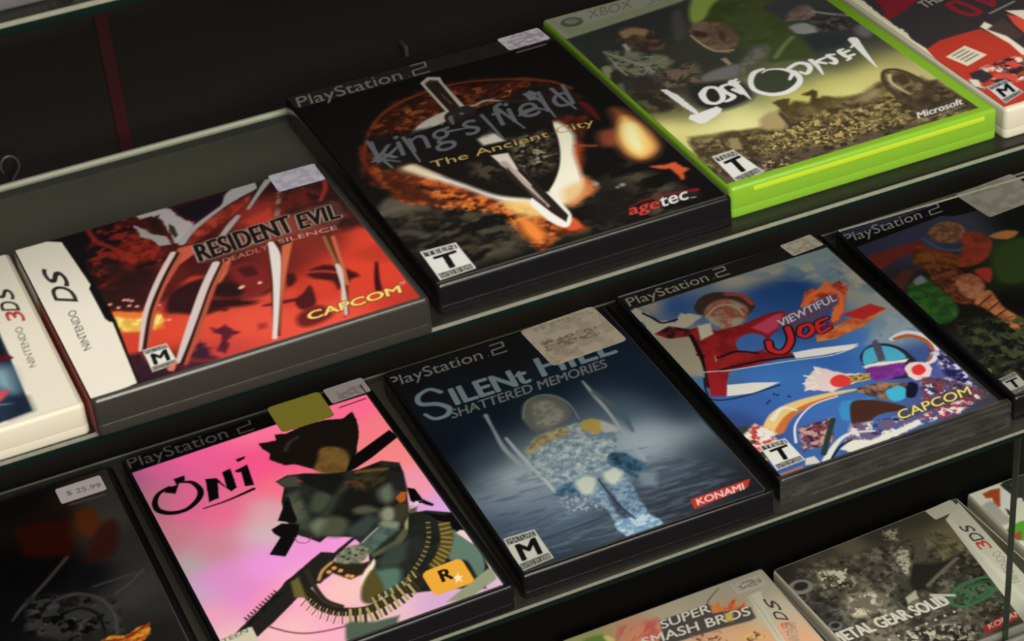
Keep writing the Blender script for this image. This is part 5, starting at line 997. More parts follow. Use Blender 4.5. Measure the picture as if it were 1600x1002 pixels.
  ('poly',([(94.2,59.3),(99.7,60.5),(105.7,57.1),(111.6,59.5),(118,60.3),(116.3,52.7),(110.4,48.9)],(.834,.606,.176)),{'soft':1.2,'rough':.8,'rs':2,'col2':(.639,.217,.106),'ns':2}),
  ('stroke',([(97.2,57.6),(105.2,55.3),(115,59.1)],.9,(.469,.126,.084)),{'soft':1}),
  ('stroke',([(107.1,167.7),(124.8,166.8)],1.4,(.354,.354,.367)),{'soft':1}),
 ],
 'WII': [
  ('fill',((.894,.871,.769),),{}),
  ('poly',([(14.1,216.8),(10.8,171.9),(4.8,128.9),(3.4,101.6),(2.7,90.6),(4,85.4),(2.5,79.4),(3.2,68.7),(-1.1,48.2),(.9,30.9),(-1.4,16.6),(-0.7,.5),(10.9,1.4),(170,8.7),(173.7,248.7)],(.214,.202,.218)),{'soft':.6}),
  ('poly',([(11.5,130.9),(9,114.2),(3.4,101.6),(13.8,105.6),(33.9,116.2)],(.489,.134,.193)),{'soft':1.2}),
  ('poly',([(2.9,67.3),(12.5,71.3),(25.1,71.7),(34.9,71.4),(38.4,52.8),(37,38.6),(23.6,19.5),(11.1,1.7),(-0.7,.5),(-1.4,16.6),(.3,34.4),(-0.3,49.4)],(.724,.235,.189)),{'soft':.8}),
  ('poly',([(2.9,68.1),(-0.3,49.4),(.3,34.4),(1.2,31.4),(-2,31.1),(-1.8,47.1)],(.906,.883,.809)),{'soft':1}),
  ('poly',([(7.6,150.6),(5.5,127.5),(4.2,102.8),(4.1,94),(4.8,86.6),(3,82.6),(1.9,67.9),(-0.8,61.3),(-1.4,73.4),(-1.9,85.7),(-0.6,98.9),(1.1,126.7)],(.883,.869,.784)),{'soft':1,'rough':1,'rs':2}),
  ('poly',([(36.1,73.2),(40.6,76.4),(42.1,69.4),(40.8,56.3),(40.2,43.2),(35.4,36.3),(37.6,51.6),(36.6,66)],(.921,.896,.839)),{'soft':1}),
  ('poly',([(53.9,77.5),(58.4,69.3),(49.2,56.1),(50.7,67.3)],(.835,.307,.244)),{'soft':1}),
  ('poly',([(55.5,81),(63.5,76.6),(57.5,68.1)],(.902,.882,.818)),{'soft':1}),
  ('poly',([(37.2,69.1),(49.8,74.9),(47.8,55.3),(42.7,53.4)],(.293,.24,.24)),{'soft':1.5}),
  ('text',('THE',(25.58,103.29),(12.18,2.98),(-0.01,7.31),(.644,.611,.589)),{'b':.02}),
  ('stroke',([(36.7,101.1),(40.9,102),(43.1,98.7),(44.7,91.7),(44.8,86.7),(41.7,85),(38.5,87.1),(36.7,93.9),(36.7,101.1)],3,(.556,.142,.198)),{'soft':1}),
  ('stroke',([(49.8,102.9),(53.9,89.1)],3,(.562,.144,.201)),{'soft':1}),
  ('stroke',([(53.9,89.1),(60,99.1)],3,(.558,.143,.199)),{'soft':1}),
  ('stroke',([(47.8,82.4),(64.4,86.9)],1.4,(.546,.533,.532)),{'soft':1}),
  ('poly',([(6,56.1),(19.4,60.9),(22.7,47.8),(9.2,43.3)],(.872,.856,.787)),{'soft':.6}),
  ('stroke',([(9.2,55.2),(17.1,57.7)],1,(.486,.467,.427)),{'soft':.8}),
  ('stroke',([(9.7,52.6),(17.9,55.2)],1,(.483,.464,.424)),{'soft':.8}),
  ('stroke',([(10.3,50.1),(18.7,52.7)],1,(.48,.461,.421)),{'soft':.8}),
  ('stroke',([(10.9,47.6),(19.4,50.3)],1,(.477,.458,.418)),{'soft':.8}),
  ('mottle',([(-0.6,28.6),(13.6,38.8),(26.7,40.3),(36.4,39),(23.6,19.5),(14.9,18.8),(1.6,20.9)],[(.886,.864,.826),(.182,.172,.195),(.823,.321,.283)],4),{'thr':.52,'soft':2,'sharp':10}),
  ('poly',([(5.9,37.3),(12.9,37.7),(13.7,29),(6.3,25.8),(3.7,30.7)],(.215,.198,.214)),{'soft':1.2,'rough':.8}),
  ('poly',([(2.9,32.8),(5.8,29.3),(3.1,23.1),(-0,25.1)],(.871,.849,.809)),{'soft':1.2,'rough':.8}),
  ('poly',([(4.9,22),(16,23.6),(15.9,9.5),(3.3,5.1)],(.803,.82,.855)),{'soft':.5}),
  ('poly',([(5.4,21.4),(15.4,23),(15.4,20.7),(5.1,18.7)],(.229,.238,.246)),{'soft':.4}),
  ('text',('MATURE',(5.7,19.05),(9.12,1.72),(.19,2.18),(.803,.82,.856)),{}),
  ('text',('M',(6.11,10.21),(7.08,2.13),(1.07,7.75),(.062,.066,.073)),{'b':.05}),
  ('poly',([(4.2,8.7),(15.3,12.1),(15.2,9.7),(3.9,5.9)],(.27,.271,.273)),{'soft':.4}),
  ('text',('RATED BY ESRB',(4.35,6.31),(10.51,3.56),(.18,1.97),(.805,.822,.858)),{}),
  ('poly',([(-0.7,.5),(-0.6,-1.5),(9.7,-0.4),(11.5,2.2)],(.894,.871,.769)),{'soft':.5}),
 ],
 'SSB': [
  ('fill',((.839,.816,.737),),{}),
  ('field',([(66.3,120.9,.833,.801,.713),(94,117.5,.78,.759,.681),(120.7,111.8,.754,.744,.678),(35.4,117.4,.875,.734,.608),(40.7,108.6,.97,.604,.496),(21.5,116.3,.71,.731,.487),(45.9,100,.97,.793,.636),(77,85.7,.97,.792,.645),(99.3,73.4,.957,.766,.565),(109.2,65,.97,.743,.596),(102.9,97.6,.814,.683,.542),(116.7,87,.859,.845,.763)],),{'p':2,'blur':4}),
  ('poly',([(116.1,105.3),(125.5,106.1),(118.4,83.1),(116,58.4),(111.6,60.8)],(.873,.869,.802)),{'soft':.8}),
  ('stroke',([(117.5,106),(116.7,87),(114.3,62.2)],.35,(.68,.66,.599)),{'soft':.5}),
  ('stroke',([(104.3,120.1),(91.7,111.3),(91.8,102.3)],.9,(.498,.47,.421)),{'soft':.8}),
  ('mottle',([(35.4,117.4),(58.5,113.4),(52.8,94.6),(28.8,107.8)],[(.97,.657,.519),(.899,.463,.415)],5),{'thr':.5,'soft':6,'st':3,'ang':.7}),
  ('poly',([(12.8,118.2),(18.5,118),(23.5,116.6),(24.5,108.9),(11.2,114.8)],(.461,.618,.307)),{'curve':True,'soft':3}),
  ('poly',([(23.5,114.5),(27,114),(28.4,108.9),(24.7,107.3)],(.961,.912,.57)),{'curve':True,'soft':2}),
  ('poly',([(90.2,103.2),(92.6,109.3),(93.6,105.8),(98.6,110.4),(97.3,105.2),(100.4,102),(105.8,106.4),(109.4,107.5),(104.8,101),(107.8,99.3),(112,101.5),(110.2,96.5),(113.2,94.9),(109.2,91.2),(101.7,95.3),(92.3,96.1)],(.97,.62,.348)),{'soft':1.2,'rough':.8,'rs':2,'col2':(.908,.378,.233),'ns':3}),
  ('poly',([(59.5,111.4),(92.1,110.3),(90.4,101.6),(112.8,95.8),(111.1,85.7),(106.8,85.1),(89.5,87.4),(47,90.8),(56.3,101.4)],(.369,.349,.341)),{'soft':1.5}),
  ('text',('SUPER',(57.56,103.93),(32.8,-0.54),(1.77,7.21),(.97,.97,.945)),{'b':.03}),
  ('text',('SMASH BROS',(40.71,95.36),(69.12,-5.72),(1.91,7.56),(.96,.946,.91)),{'b':.03}),
  ('poly',([(96.4,98.3),(101.6,96.9),(97.8,90.1),(93.5,91.1)],(.883,.827,.447)),{'soft':2}),
  ('mottle',([(69.5,89.8),(86.8,86),(86.3,76.1),(67.7,86.4)],[(.536,.303,.271),(.921,.75,.59)],2),{'thr':.5,'soft':2,'sharp':9}),
  ('mottle',([(95.6,75.4),(104,76.5),(107.4,68.8),(96.8,69)],[(.954,.839,.462),(.558,.384,.309)],3),{'thr':.5,'soft':2,'sharp':9}),
  ('text',('NINTENDO',(123.41,54.31),(5.91,16.9),(-5.89,3.25),(.622,.604,.548)),{}),
  ('text',('3',(126.35,67.77),(.27,5.23),(-5.83,1.78),(.898,.493,.426)),{'b':.02}),
  ('text',('D',(127.15,74.6),(.68,7.7),(-6.12,4.42),(.314,.305,.306)),{'b':.02}),
  ('text',('S',(128.11,83.63),(.62,8.87),(-5.9,6.98),(.328,.318,.319)),{'b':.02}),
 ],
 'MGS': [
  ('fill',((.839,.816,.737),),{}),
  ('field',([(.7,119.2,.221,.217,.197),(38.7,117.3,.319,.296,.258),(49.6,116.1,.426,.394,.329),(74.9,118.8,.256,.242,.224),(100.7,121.5,.271,.268,.227),(94.7,95.8,.355,.345,.259),(104.8,93.3,.48,.453,.334),(48.7,97.1,.335,.314,.293),(26.4,98.4,.456,.439,.371),(10.3,90.9,.246,.243,.229),(35.6,68.9,.632,.613,.517),(26.8,60.8,.527,.506,.436),(66.1,88.3,.391,.373,.336),(55.1,63.9,.293,.293,.275),(77.4,71,.255,.254,.212),(103.1,65.9,.196,.193,.167),(91.6,41.9,.233,.268,.212),(100.2,30,.296,.323,.273),(-0.6,73.9,.237,.255,.254),(1.4,59.6,.278,.287,.269),(51,33.1,.345,.339,.3),(69.2,18.9,.49,.481,.414),(89.4,23.2,.26,.252,.206),(40.6,26.3,.613,.598,.549)],),{'p':2,'blur':2.5}),
  ('mottle',([(16.3,118.5),(68,108.5),(89.1,104.7),(117.8,78.2),(103.3,26.4),(66.7,7.6),(-0.7,47.8),(.4,96.9)],[(.133,.133,.128),(.551,.539,.476),(.275,.265,.234)],3.6),{'thr':.57,'soft':5,'sharp':4.5,'al':.75}),
  ('mottle',([(22.2,109.7),(40.4,102.1),(36.4,85.5),(17.5,93.4)],[(.881,.865,.772)],2.6),{'thr':.54,'soft':3,'sharp':8}),
  ('mottle',([(26.6,81.1),(47.8,71.7),(38.1,54),(17.2,63.2)],[(.878,.866,.768),(.494,.472,.417)],4),{'thr':.5,'soft':4,'sharp':7}),
  ('mottle',([(78.4,120.4),(87.7,118.3),(80.7,108),(74,113.9)],[(.691,.678,.574)],2.4),{'thr':.45,'soft':3}),
  ('poly',([(70.4,98.1),(78.8,101.9),(81.3,96.8),(75.2,86.3),(72.5,74),(68.3,71.3),(66.8,80.9),(68.6,90.3)],(.813,.796,.714)),{'soft':2,'rough':1.2,'rs':2,'col2':(.438,.422,.377),'ns':2}),
  ('poly',([(93.2,100.4),(105.2,104),(111.5,89.2),(111.1,78.7),(99.3,78.8),(92.5,75.8),(96.2,87.8),(90.4,91.3)],(.509,.484,.358)),{'curve':True,'soft':2,'rough':1,'col2':(.324,.304,.24),'ns':3}),
  ('poly',([(89,101.1),(95.8,102.4),(87.7,85.8),(81.8,84.1),(83.7,93.6)],(.351,.341,.3)),{'curve':True,'soft':2}),
  ('poly',([(74.3,83.3),(89.2,77.8),(102.6,76.7),(89,70.9),(69,62.3),(62.5,66.2)],(.172,.168,.15)),{'curve':True,'soft':3}),
  ('stroke',([(72.3,63.7),(85.7,69.5),(101.7,75.5)],2.6,(.446,.441,.382)),{'soft':1.5}),
  ('poly',([(54.3,61),(63.3,64),(60.8,57.1),(53.5,56.4)],(.745,.74,.675)),{'soft':1.5,'rough':1}),
  ('poly',([(13.9,101.9),(13.1,104.8),(11.1,107.1),(8,108.4),(4.7,108.4),(1.7,107.1),(-0.4,104.8),(-1.1,101.9),(-0.4,98.9),(1.7,96.6),(4.7,95.3),(8,95.3),(11.1,96.6),(13.1,98.9)],(.572,.568,.542)),{'curve':True,'soft':1.2}),
  ('poly',([(11.3,102.4),(10.9,104),(9.6,105.3),(7.7,106),(5.7,106),(3.8,105.3),(2.5,104),(2,102.4),(2.5,100.7),(3.8,99.4),(5.7,98.7),(7.7,98.7),(9.6,99.4),(10.9,100.7)],(.206,.202,.195)),{'curve':True,'soft':1.5}),
  ('poly',([(9.4,61.6),(8.9,63.3),(7.7,64.7),(5.9,65.5),(3.9,65.5),(2.1,64.7),(.8,63.3),(.4,61.6),(.8,59.8),(2.1,58.4),(3.9,57.6),(5.9,57.6),(7.7,58.4),(8.9,59.8)],(.491,.488,.465)),{'curve':True,'soft':1.2}),
  ('poly',([(8,62),(7.7,63),(6.9,63.8),(5.8,64.2),(4.6,64.2),(3.4,63.8),(2.7,63),(2.4,62),(2.7,61.1),(3.4,60.3),(4.6,59.8),(5.8,59.8),(6.9,60.3),(7.7,61.1)],(.172,.169,.163)),{'curve':True,'soft':1.5}),
  ('mottle',([(37.4,36.4),(60.5,30.6),(76.5,21.1),(69.8,5.7),(30.4,26.1)],[(.801,.793,.719),(.209,.199,.186)],3),{'thr':.52,'soft':3,'sharp':8}),
  ('mottle',([(83.1,30.3),(102.6,28.5),(97.4,18.4),(81.3,21.4)],[(.451,.424,.317),(.201,.191,.159)],3),{'thr':.5,'soft':3}),
  ('poly',([(-5.4,131.7),(-0.3,123.3),(-3.7,101.1),(-5.9,65.6),(-7.6,42.4),(-17.1,48.1),(-15,123.4)],(.863,.858,.8)),{'soft':.7}),
  ('poly',([(-0.4,123),(-0.9,114.9),(-5.5,52.4),(-9,36.8),(-12.1,38.7),(-10.3,53.6),(-3.5,120)],(.728,.721,.659)),{'soft':.8}),
  ('stroke',([(-1.5,124),(62.3,128.3),(133.1,128)],1.2,(.97,.97,.97)),{'soft':.8}),
  ('stroke',([(81.1,49.9),(88.2,53.3),(102.2,53.4),(109.1,50),(109.8,44.5),(102.6,39.5),(92.6,37),(80.8,36.6),(75.6,40.6),(76.5,46.7),(81.1,49.9)],2.4,(.252,.455,.309)),{'soft':.8}),
  ('stroke',([(82.7,47.3),(90.1,49.6),(100.9,49.9),(105.7,47),(104.4,43.5),(95.6,39.5),(83.7,39.1),(79.7,42.3),(82.7,47.3)],1,(.226,.402,.271)),{'soft':.7}),
  ('text',('3D',(81.27,38.86),(19.66,.78),(3.08,9.93),(.25,.452,.306)),{'b':.03}),
  ('text',('METAL GEAR SOLID',(-2.1,47.4),(76.7,-4.19),(-0.74,9.49),(.873,.873,.829)),{'b':.05}),
  ('stroke',([(73.6,44.3),(68.9,55.6),(80.5,48.2)],[1.5,2,2],(.811,.818,.778)),{'soft':1,'curve':False}),
  ('stroke',([(18.82,35.37),(18.84,35.37)],1.8,(.807,.806,.77)),{'curve':False,'soft':.8}),
  ('stroke',([(25.36,35.47),(25.38,35.47)],1.8,(.808,.807,.77)),{'curve':False,'soft':.8}),
  ('stroke',([(31.92,35.58),(31.94,35.58)],1.8,(.809,.808,.771)),{'curve':False,'soft':.8}),
  ('stroke',([(38.51,35.68),(38.53,35.68)],1.8,(.81,.809,.772)),{'curve':False,'soft':.8}),
  ('stroke',([(45.12,35.79),(45.14,35.79)],1.8,(.811,.81,.773)),{'curve':False,'soft':.8}),
  ('stroke',([(51.75,35.9),(51.77,35.9)],1.8,(.812,.811,.773)),{'curve':False,'soft':.8}),
  ('stroke',([(58.41,36),(58.43,36)],1.8,(.812,.812,.774)),{'curve':False,'soft':.8}),
  ('stroke',([(65.09,36.11),(65.11,36.11)],1.8,(.813,.813,.775)),{'curve':False,'soft':.8}),
  ('stroke',([(71.79,36.22),(71.81,36.22)],1.8,(.814,.814,.776)),{'curve':False,'soft':.8}),
  ('poly',([(78.8,17.2),(97.8,18.9),(106.3,18),(104.5,12.5),(75.9,10.9)],(.804,.243,.225)),{'soft':.8}),
  ('text',('KONAMI',(80.3,13.07),(25.44,1.08),(1.45,4.01),(.927,.847,.829)),{'b':.03}),
  ('poly',([(117.4,109.4),(134.4,119.6),(122.2,-9.6),(98,-11.2)],(.842,.841,.783)),{'soft':.7}),
  ('poly',([(118,109.4),(120.8,108.2),(113.5,-4.4),(109.6,-2)],(.887,.887,.832)),{'soft':.8}),
  ('text',('NINTENDO',(121.97,38.85),(6.02,29.56),(-5.8,.08),(.643,.628,.585)),{}),
  ('text',('3',(126.05,72.27),(.83,8.48),(-7.54,1.91),(.82,.319,.28)),{'b':.02}),
  ('text',('D',(126.92,81.62),(.38,7.94),(-7.17,1.66),(.291,.28,.28)),{'b':.02}),
  ('text',('S',(127.34,90.44),(-0.12,6.49),(-7.12,3.44),(.303,.291,.291)),{'b':.02}),
 ],
 'TH3': [
  ('fill',((.97,.97,.915),),{}),
  ('poly',([(8.6,119.5),(15.7,120.3),(21.3,118.9),(11,103.4),(8.2,103.8),(6.7,108.2),(10.3,109.6),(11.5,113.1),(7.9,114.6)],(.737,.339,.202)),{'soft':1.5}),
  ('poly',([(2.2,109.5),(9.5,110.1),(9.1,96.2),(9.5,87.9),(-1,88.1),(-2,93.2),(.4,103.5)],(.752,.75,.728)),{'curve':True,'soft':2.5}),
  ('poly',([(23.3,121.4),(38.5,129.8),(47.6,129.5),(27.1,100.1),(24.4,104),(23.2,116.6)],(.217,.223,.206)),{'soft':1.5}),
  ('stroke',([(30.9,126.76),(30.92,126.76)],3.6,(.97,.97,.97)),{'curve':False,'soft':1}),
  ('stroke',([(30.81,117.11),(30.83,117.11)],3.6,(.97,.97,.97)),{'curve':False,'soft':1}),
  ('stroke',([(25.62,103.33),(25.64,103.33)],3.6,(.97,.97,.97)),{'curve':False,'soft':1}),
  ('poly',([(20.9,116.7),(23.1,115.5),(23.8,103.2),(14.5,90.9),(12.7,103.6)],(.97,.97,.97)),{'soft':1}),
  ('poly',([(12.6,100.1),(13.6,98.4),(12.9,91.8),(10.7,94.2)],(.251,.248,.234)),{'soft':1.5}),
  ('poly',([(-0.3,80.9),(7.2,84.6),(18.1,83),(7.3,67.5),(1.9,72.8)],(.395,.766,.228)),{'curve':True,'soft':1.5}),
  ('poly',([(.4,74.8),(8.1,77.3),(3,69.9)],(.693,.399,.225)),{'curve':True,'soft':1.5}),
 ],
 'SH': [
  ('field',([(1.4,171.9,.1,.105,.115),(61.1,172.3,.107,.112,.122),(128,184.2,.092,.111,.153),(-2.8,141.5,.1,.131,.185),(6.6,111.1,.073,.102,.157),(34.7,127,.087,.13,.188),(75.7,136.7,.104,.16,.227),(115.5,141.4,.113,.169,.243),(119.6,118.6,.114,.165,.247),(126.3,101.5,.104,.152,.23),(-3.3,86.3,.08,.111,.162),(121.9,78.1,.151,.214,.294),(101.3,96,.295,.384,.467),(108.4,73,.627,.688,.748),(115.5,65.3,.558,.626,.69),(97.9,66.5,.657,.718,.779),(120.9,47.5,.237,.287,.346),(11.8,72.1,.395,.462,.525),(22.3,72.2,.673,.737,.788),(35.6,70.7,.624,.696,.764),(19,56.4,.469,.535,.619),(95,68,.66,.731,.803),(76.7,59.9,.515,.599,.699),(39.2,39.6,.424,.504,.602),(16.6,35,.314,.383,.473),(3.7,36.5,.249,.308,.394),(23.7,20.1,.293,.369,.457),(42,15.6,.259,.327,.403),(97.4,36.6,.28,.34,.419),(106.6,19.8,.201,.233,.279),(123,10.7,.135,.149,.18),(131.2,6.2,.101,.11,.134),(124.4,33.5,.171,.202,.246),(70.1,17,.218,.259,.314),(86.5,8,.178,.201,.244),(28.6,1.2,.172,.213,.265),(10.5,5.7,.154,.195,.246),(19.9,91.5,.232,.29,.355)],),{'p':2,'blur':6}),
  ('mottle',([(6.1,75.2),(95,68),(130.9,12.2),(61.6,-0.5),(8.7,1.4),(4.6,30.6)],[(.188,.245,.318),(.514,.587,.663)],2.2),{'thr':.6,'soft':8,'al':.33,'st':5,'ang':-0.1}),
  ('stroke',([(13.6,20.2),(59.2,23),(111.3,28.9)],.8,(.17,.21,.262)),{'soft':1.5,'al':.7}),
  ('text',('PlayStation',(-0.88,172.61),(53.95,.54),(1.71,12.28),(.589,.588,.584)),{}),
  ('stroke',([(56.83,177.05),(56.85,177.05)],.7,(.588,.587,.583)),{'curve':False}),
  ('stroke',([(61.2,185.9),(68.5,186),(67.7,181.6),(60.3,181.1),(59.5,176.5),(67.4,176.6)],.95,(.587,.586,.583)),{'curve':False,'soft':.45}),
  ('stroke',([(123.9,119.5),(123.8,119.3)],.4,(.161,.2,.242)),{}),
  ('stroke',([(21.4,158.8),(17,164),(9.5,161),(8.1,153.8),(16.2,149.3),(20,142.7),(16.5,137.7),(9.8,138),(6.8,144)],[3,2.6,3,3.2,3.4,3.4,3,2.6,2],(.547,.632,.678)),{'soft':1}),
  ('text',('ILENt',(24.72,143.59),(42.72,.06),(1.39,15.26),(.545,.63,.675)),{'b':.045}),
  ('text',('HILL',(74.99,144.82),(44.2,.81),(2.04,17.29),(.546,.631,.677)),{'b':.03}),
  ('text',('SHATTERED MEMORIES',(18.13,133.31),(90.72,2.41),(1.66,7.78),(.505,.529,.544)),{'b':.02}),
  ('stroke',([(34.5,127.6),(33.3,115),(31.8,96.9),(33.5,82),(34.9,69.9)],[2.4,1.6,2.6,2.8,2],(.595,.65,.676)),{'soft':1.5}),
  ('stroke',([(36.1,103.9),(37,87),(39.2,67.5),(40.2,50.3)],[1.6,2.2,2.6,1.6],(.684,.748,.781)),{'soft':1.5}),
  ('stroke',([(91.6,130.4),(91.6,116.5),(91.8,99.1),(90.6,73.5),(90.2,52.9)],[1.2,2.4,2,1.8,1.4],(.631,.677,.695)),{'soft':1.4}),
  ('stroke',([(92.5,118.5),(95.9,101.8),(95.5,77.9)],[3,2.4,1],(.349,.399,.43)),{'soft':2.5}),
  ('poly',([(97,101.2),(100.6,94.2),(96,77.5),(95.9,87.2)],(.307,.413,.476)),{'soft':2}),
  ('poly',([(55.6,126.8),(62.7,130.3),(72.6,127.3),(76.6,117.5),(74.4,106.5),(68,101.6),(60.3,99.9),(52.5,100.7),(50.2,108),(50.8,117.3)],(.413,.424,.41)),{'curve':True,'soft':2}),
  ('poly',([(60.1,124.3),(67,124.2),(71.4,116.8),(70.6,107.4),(62.7,102.1),(55.9,102.3),(55.5,112.2)],(.588,.592,.556)),{'curve':True,'soft':3,'col2':(.464,.475,.455),'ns':3}),
  ('stroke',([(50.5,115),(58.2,127.9),(69.2,129.2),(76.6,117.5),(75.9,100.8)],.8,(.515,.55,.568)),{'soft':1.2}),
  ('poly',([(42.7,90.8),(51.2,97.8),(62.5,98.7),(71.9,98.2),(82.5,97.1),(87.3,89.6),(87.9,82.1),(83.7,70.4),(78.2,61.8),(68.6,55.8),(58.4,56.9),(45.6,55.1),(40.5,64.5),(39.2,76.6)],(.676,.74,.763)),{'curve':True,'soft':2,'rough':1.2,'rs':3,'col2':(.421,.526,.615),'ns':3}),
  ('poly',([(40.8,89.5),(51.2,97.8),(65.2,98.4),(66.3,91.8),(51.1,88.4),(41.7,85.5)],(.685,.663,.513)),{'curve':True,'soft':2.5,'rough':1,'col2':(.532,.497,.355),'ns':3}),
  ('poly',([(74.1,97),(82.5,97.1),(86.7,91.2),(79.4,84.5),(74.8,89.4)],(.722,.632,.333)),{'curve':True,'soft':2.5,'rough':1}),
  ('poly',([(84.9,93.3),(89.7,85.9),(89,81.5),(82.4,85.1)],(.707,.734,.726)),{'curve':True,'soft':2}),
  ('mottle',([(45.1,87.1),(63.2,91.1),(78.5,82.6),(80.8,67.3),(66.5,56.9),(46.4,56.8)],[(.773,.838,.878),(.36,.481,.585)],2.2),{'thr':.6,'soft':4,'sharp':3,'al':.8}),
  ('poly',([(75.9,65.4),(83.2,63.7),(88.3,51.7),(89,49),(80.9,42.2),(78.4,48.1),(73.7,55.2)],(.242,.398,.51)),{'curve':True,'soft':2,'rough':1,'col2':(.137,.231,.316),'ns':3}),
  ('poly',([(39.2,49.7),(46.7,54.5),(53.8,52.7),(51.9,42.7),(44.8,44.5)],(.357,.505,.614)),{'curve':True,'soft':2,'rough':1,'col2':(.205,.325,.423),'ns':3}),
  ('poly',([(82.7,45.8),(91.1,41.1),(85.9,30.6),(80.5,35.8)],(.527,.609,.67)),{'soft':4,'al':.7}),
  ('mottle',([(39.5,47.4),(56.1,40.4),(55.5,27.8),(39.3,32.4)],[(.609,.676,.732)],1.4),{'thr':.54,'soft':4}),
  ('poly',([(51.7,53.9),(58.4,56.9),(62.9,52.2),(62,41.6),(60.1,20.9),(63.3,8.6),(61.9,3.1),(57.3,1.5),(55.8,6.4),(56.5,27.2),(51.1,41)],(.359,.478,.608)),{'curve':True,'soft':1.5,'rough':.6,'col2':(.56,.676,.775),'ns':2}),
  ('poly',([(67.8,54),(74.8,54.6),(76.5,46.9),(75,30),(73.6,13.6),(75.2,6.3),(71.7,1.9),(64.8,3.6),(64.1,10.3),(64.2,29.5)],(.333,.443,.58)),{'curve':True,'soft':1.5,'rough':.6,'col2':(.526,.64,.755),'ns':2}),
  ('poly',([(51.8,52.7),(58.6,55.7),(62.1,50.4),(56.9,42.2),(51.9,42.7)],(.782,.821,.778)),{'curve':True,'soft':3}),
  ('poly',([(67.4,53.1),(74.6,54.3),(75.4,47.5),(68.9,42.2),(66,46)],(.79,.828,.804)),{'curve':True,'soft':3}),
  ('poly',([(55.8,14.8),(70.5,15.3),(75.6,7.1),(73.7,1.9),(64,2),(57.6,.9),(55.8,6.4)],(.446,.617,.755)),{'curve':True,'soft':1.5,'rough':1,'col2':(.759,.856,.939),'ns':2}),
  ('stroke',([(63.2,49.8),(63.3,27.8),(65.7,13.6)],.9,(.137,.211,.291)),{'soft':1.2}),
  ('poly',([(96.1,13.7),(129.2,14.2),(124.9,8.7),(94.2,6.1)],(.778,.225,.189)),{'soft':.7}),
  ('text',('KONAMI',(97.11,7.91),(25.71,.15),(1.42,4.82),(.899,.818,.83)),{'b':.035}),
  ('poly',([(3.1,30),(19.2,29.5),(18.9,5.5),(1.1,3.5)],(.758,.774,.746)),{'soft':.5}),
  ('poly',([(3.8,28.9),(18.4,28.6),(18.3,24.7),(3.5,24.6)],(.237,.245,.255)),{'soft':.4}),
  ('text',('MATURE',(4.38,24.99),(13.14,.04),(.24,3.46),(.762,.777,.75)),{}),
  ('text',('M',(5.11,10.56),(10.07,.82),(1.43,12.21),(.065,.068,.076)),{'b':.05}),
  ('poly',([(2.4,8.8),(18.1,10.2),(18.1,6.1),(2.1,4.4)],(.277,.279,.281)),{'soft':.4}),
  ('text',('RATED BY ESRB',(2.65,4.95),(14.88,1.6),(.22,3.1),(.762,.778,.75)),{}),
 ],
 'VJ': [
  ('field',([(-0.3,164,.251,.419,.647),(14.5,170.2,.673,.654,.624),(23.7,164.8,.226,.382,.647),(44.9,182.7,.433,.532,.648),(69.7,175.9,.73,.727,.662),(85.4,174.5,.706,.702,.649),(107.3,169.5,.586,.675,.712),(119.4,154.6,.541,.638,.7),(124.9,136,.685,.679,.633),(127,112.4,.623,.659,.653),(78.8,147.8,.169,.334,.603),(91.1,148.2,.156,.31,.578),(81.4,116.9,.162,.335,.618),(63.4,141.8,.203,.376,.67),(48.3,143.3,.357,.484,.648),(4.1,125.9,.668,.638,.58),(6.6,138.5,.717,.686,.628),(4.8,104.9,.568,.612,.625),(8,96.4,.301,.511,.712),(39.8,98.6,.253,.495,.826),(54.6,76.6,.258,.482,.798),(37.2,79.8,.28,.507,.849),(14.5,72.9,.254,.438,.759),(17.8,58.1,.249,.416,.75),(43.2,56.6,.256,.449,.783),(75,78.5,.231,.428,.763),(95.7,80.4,.28,.498,.819),(116.6,82.3,.517,.616,.723),(115.6,55.3,.254,.35,.611),(120.8,38.9,.325,.377,.675),(6.8,51.6,.209,.303,.56),(131.5,19.6,.235,.243,.306)],),{'p':2.2,'blur':3}),
  ('mottle',([(69.7,175.9),(135.5,160.8),(133,108.9),(112.7,143.2)],[(.751,.734,.677),(.417,.546,.677)],9),{'thr':.54,'soft':8,'al':.8}),
  ('mottle',([(126.7,105.2),(141.6,96.6),(128,68.8),(95.7,80.4)],[(.623,.686,.738)],6),{'thr':.5,'soft':6,'al':.8}),
  ('poly',([(1.8,188),(136.9,190.5),(131.7,175.8),(57,174.9),(-1.6,173.6)],(.149,.148,.138)),{'soft':.7}),
  ('text',('PlayStation',(3.42,174.43),(50.58,1.34),(1.19,11.01),(.673,.667,.637)),{}),
  ('stroke',([(57.37,179.31),(57.39,179.31)],.7,(.671,.666,.636)),{'curve':False}),
  ('stroke',([(61.1,187.3),(67.9,187.5),(67.3,183.6),(60.5,183),(59.9,178.9),(67.3,179.1)],.95,(.669,.665,.634)),{'curve':False,'soft':.45}),
  ('poly',([(-0.2,142.6),(19.3,135),(14.9,109.7),(8.1,96.7),(.6,104.2)],(.691,.663,.586)),{'soft':3}),
  ('poly',([(-1.3,172.1),(5.4,173.8),(9.4,165.9),(9.7,158.5),(18.1,150),(25.5,156.7),(35.4,149.1),(23.5,143.3),(8.7,141.1),(2.7,146.3),(2.9,158.7)],(.803,.786,.717)),{'soft':1.2,'rough':1.5,'rs':3}),
  ('stroke',([(7.1,167.3),(9.6,160.4),(12.1,153.5),(20.3,152.4)],1.6,(.147,.11,.121)),{'soft':1}),
  ('poly',([(3.4,145.9),(13.7,148.9),(22.9,140.1),(23,132.9),(8.1,137.9)],(.585,.171,.2)),{'soft':1.2,'col2':(.141,.104,.116),'ns':5}),
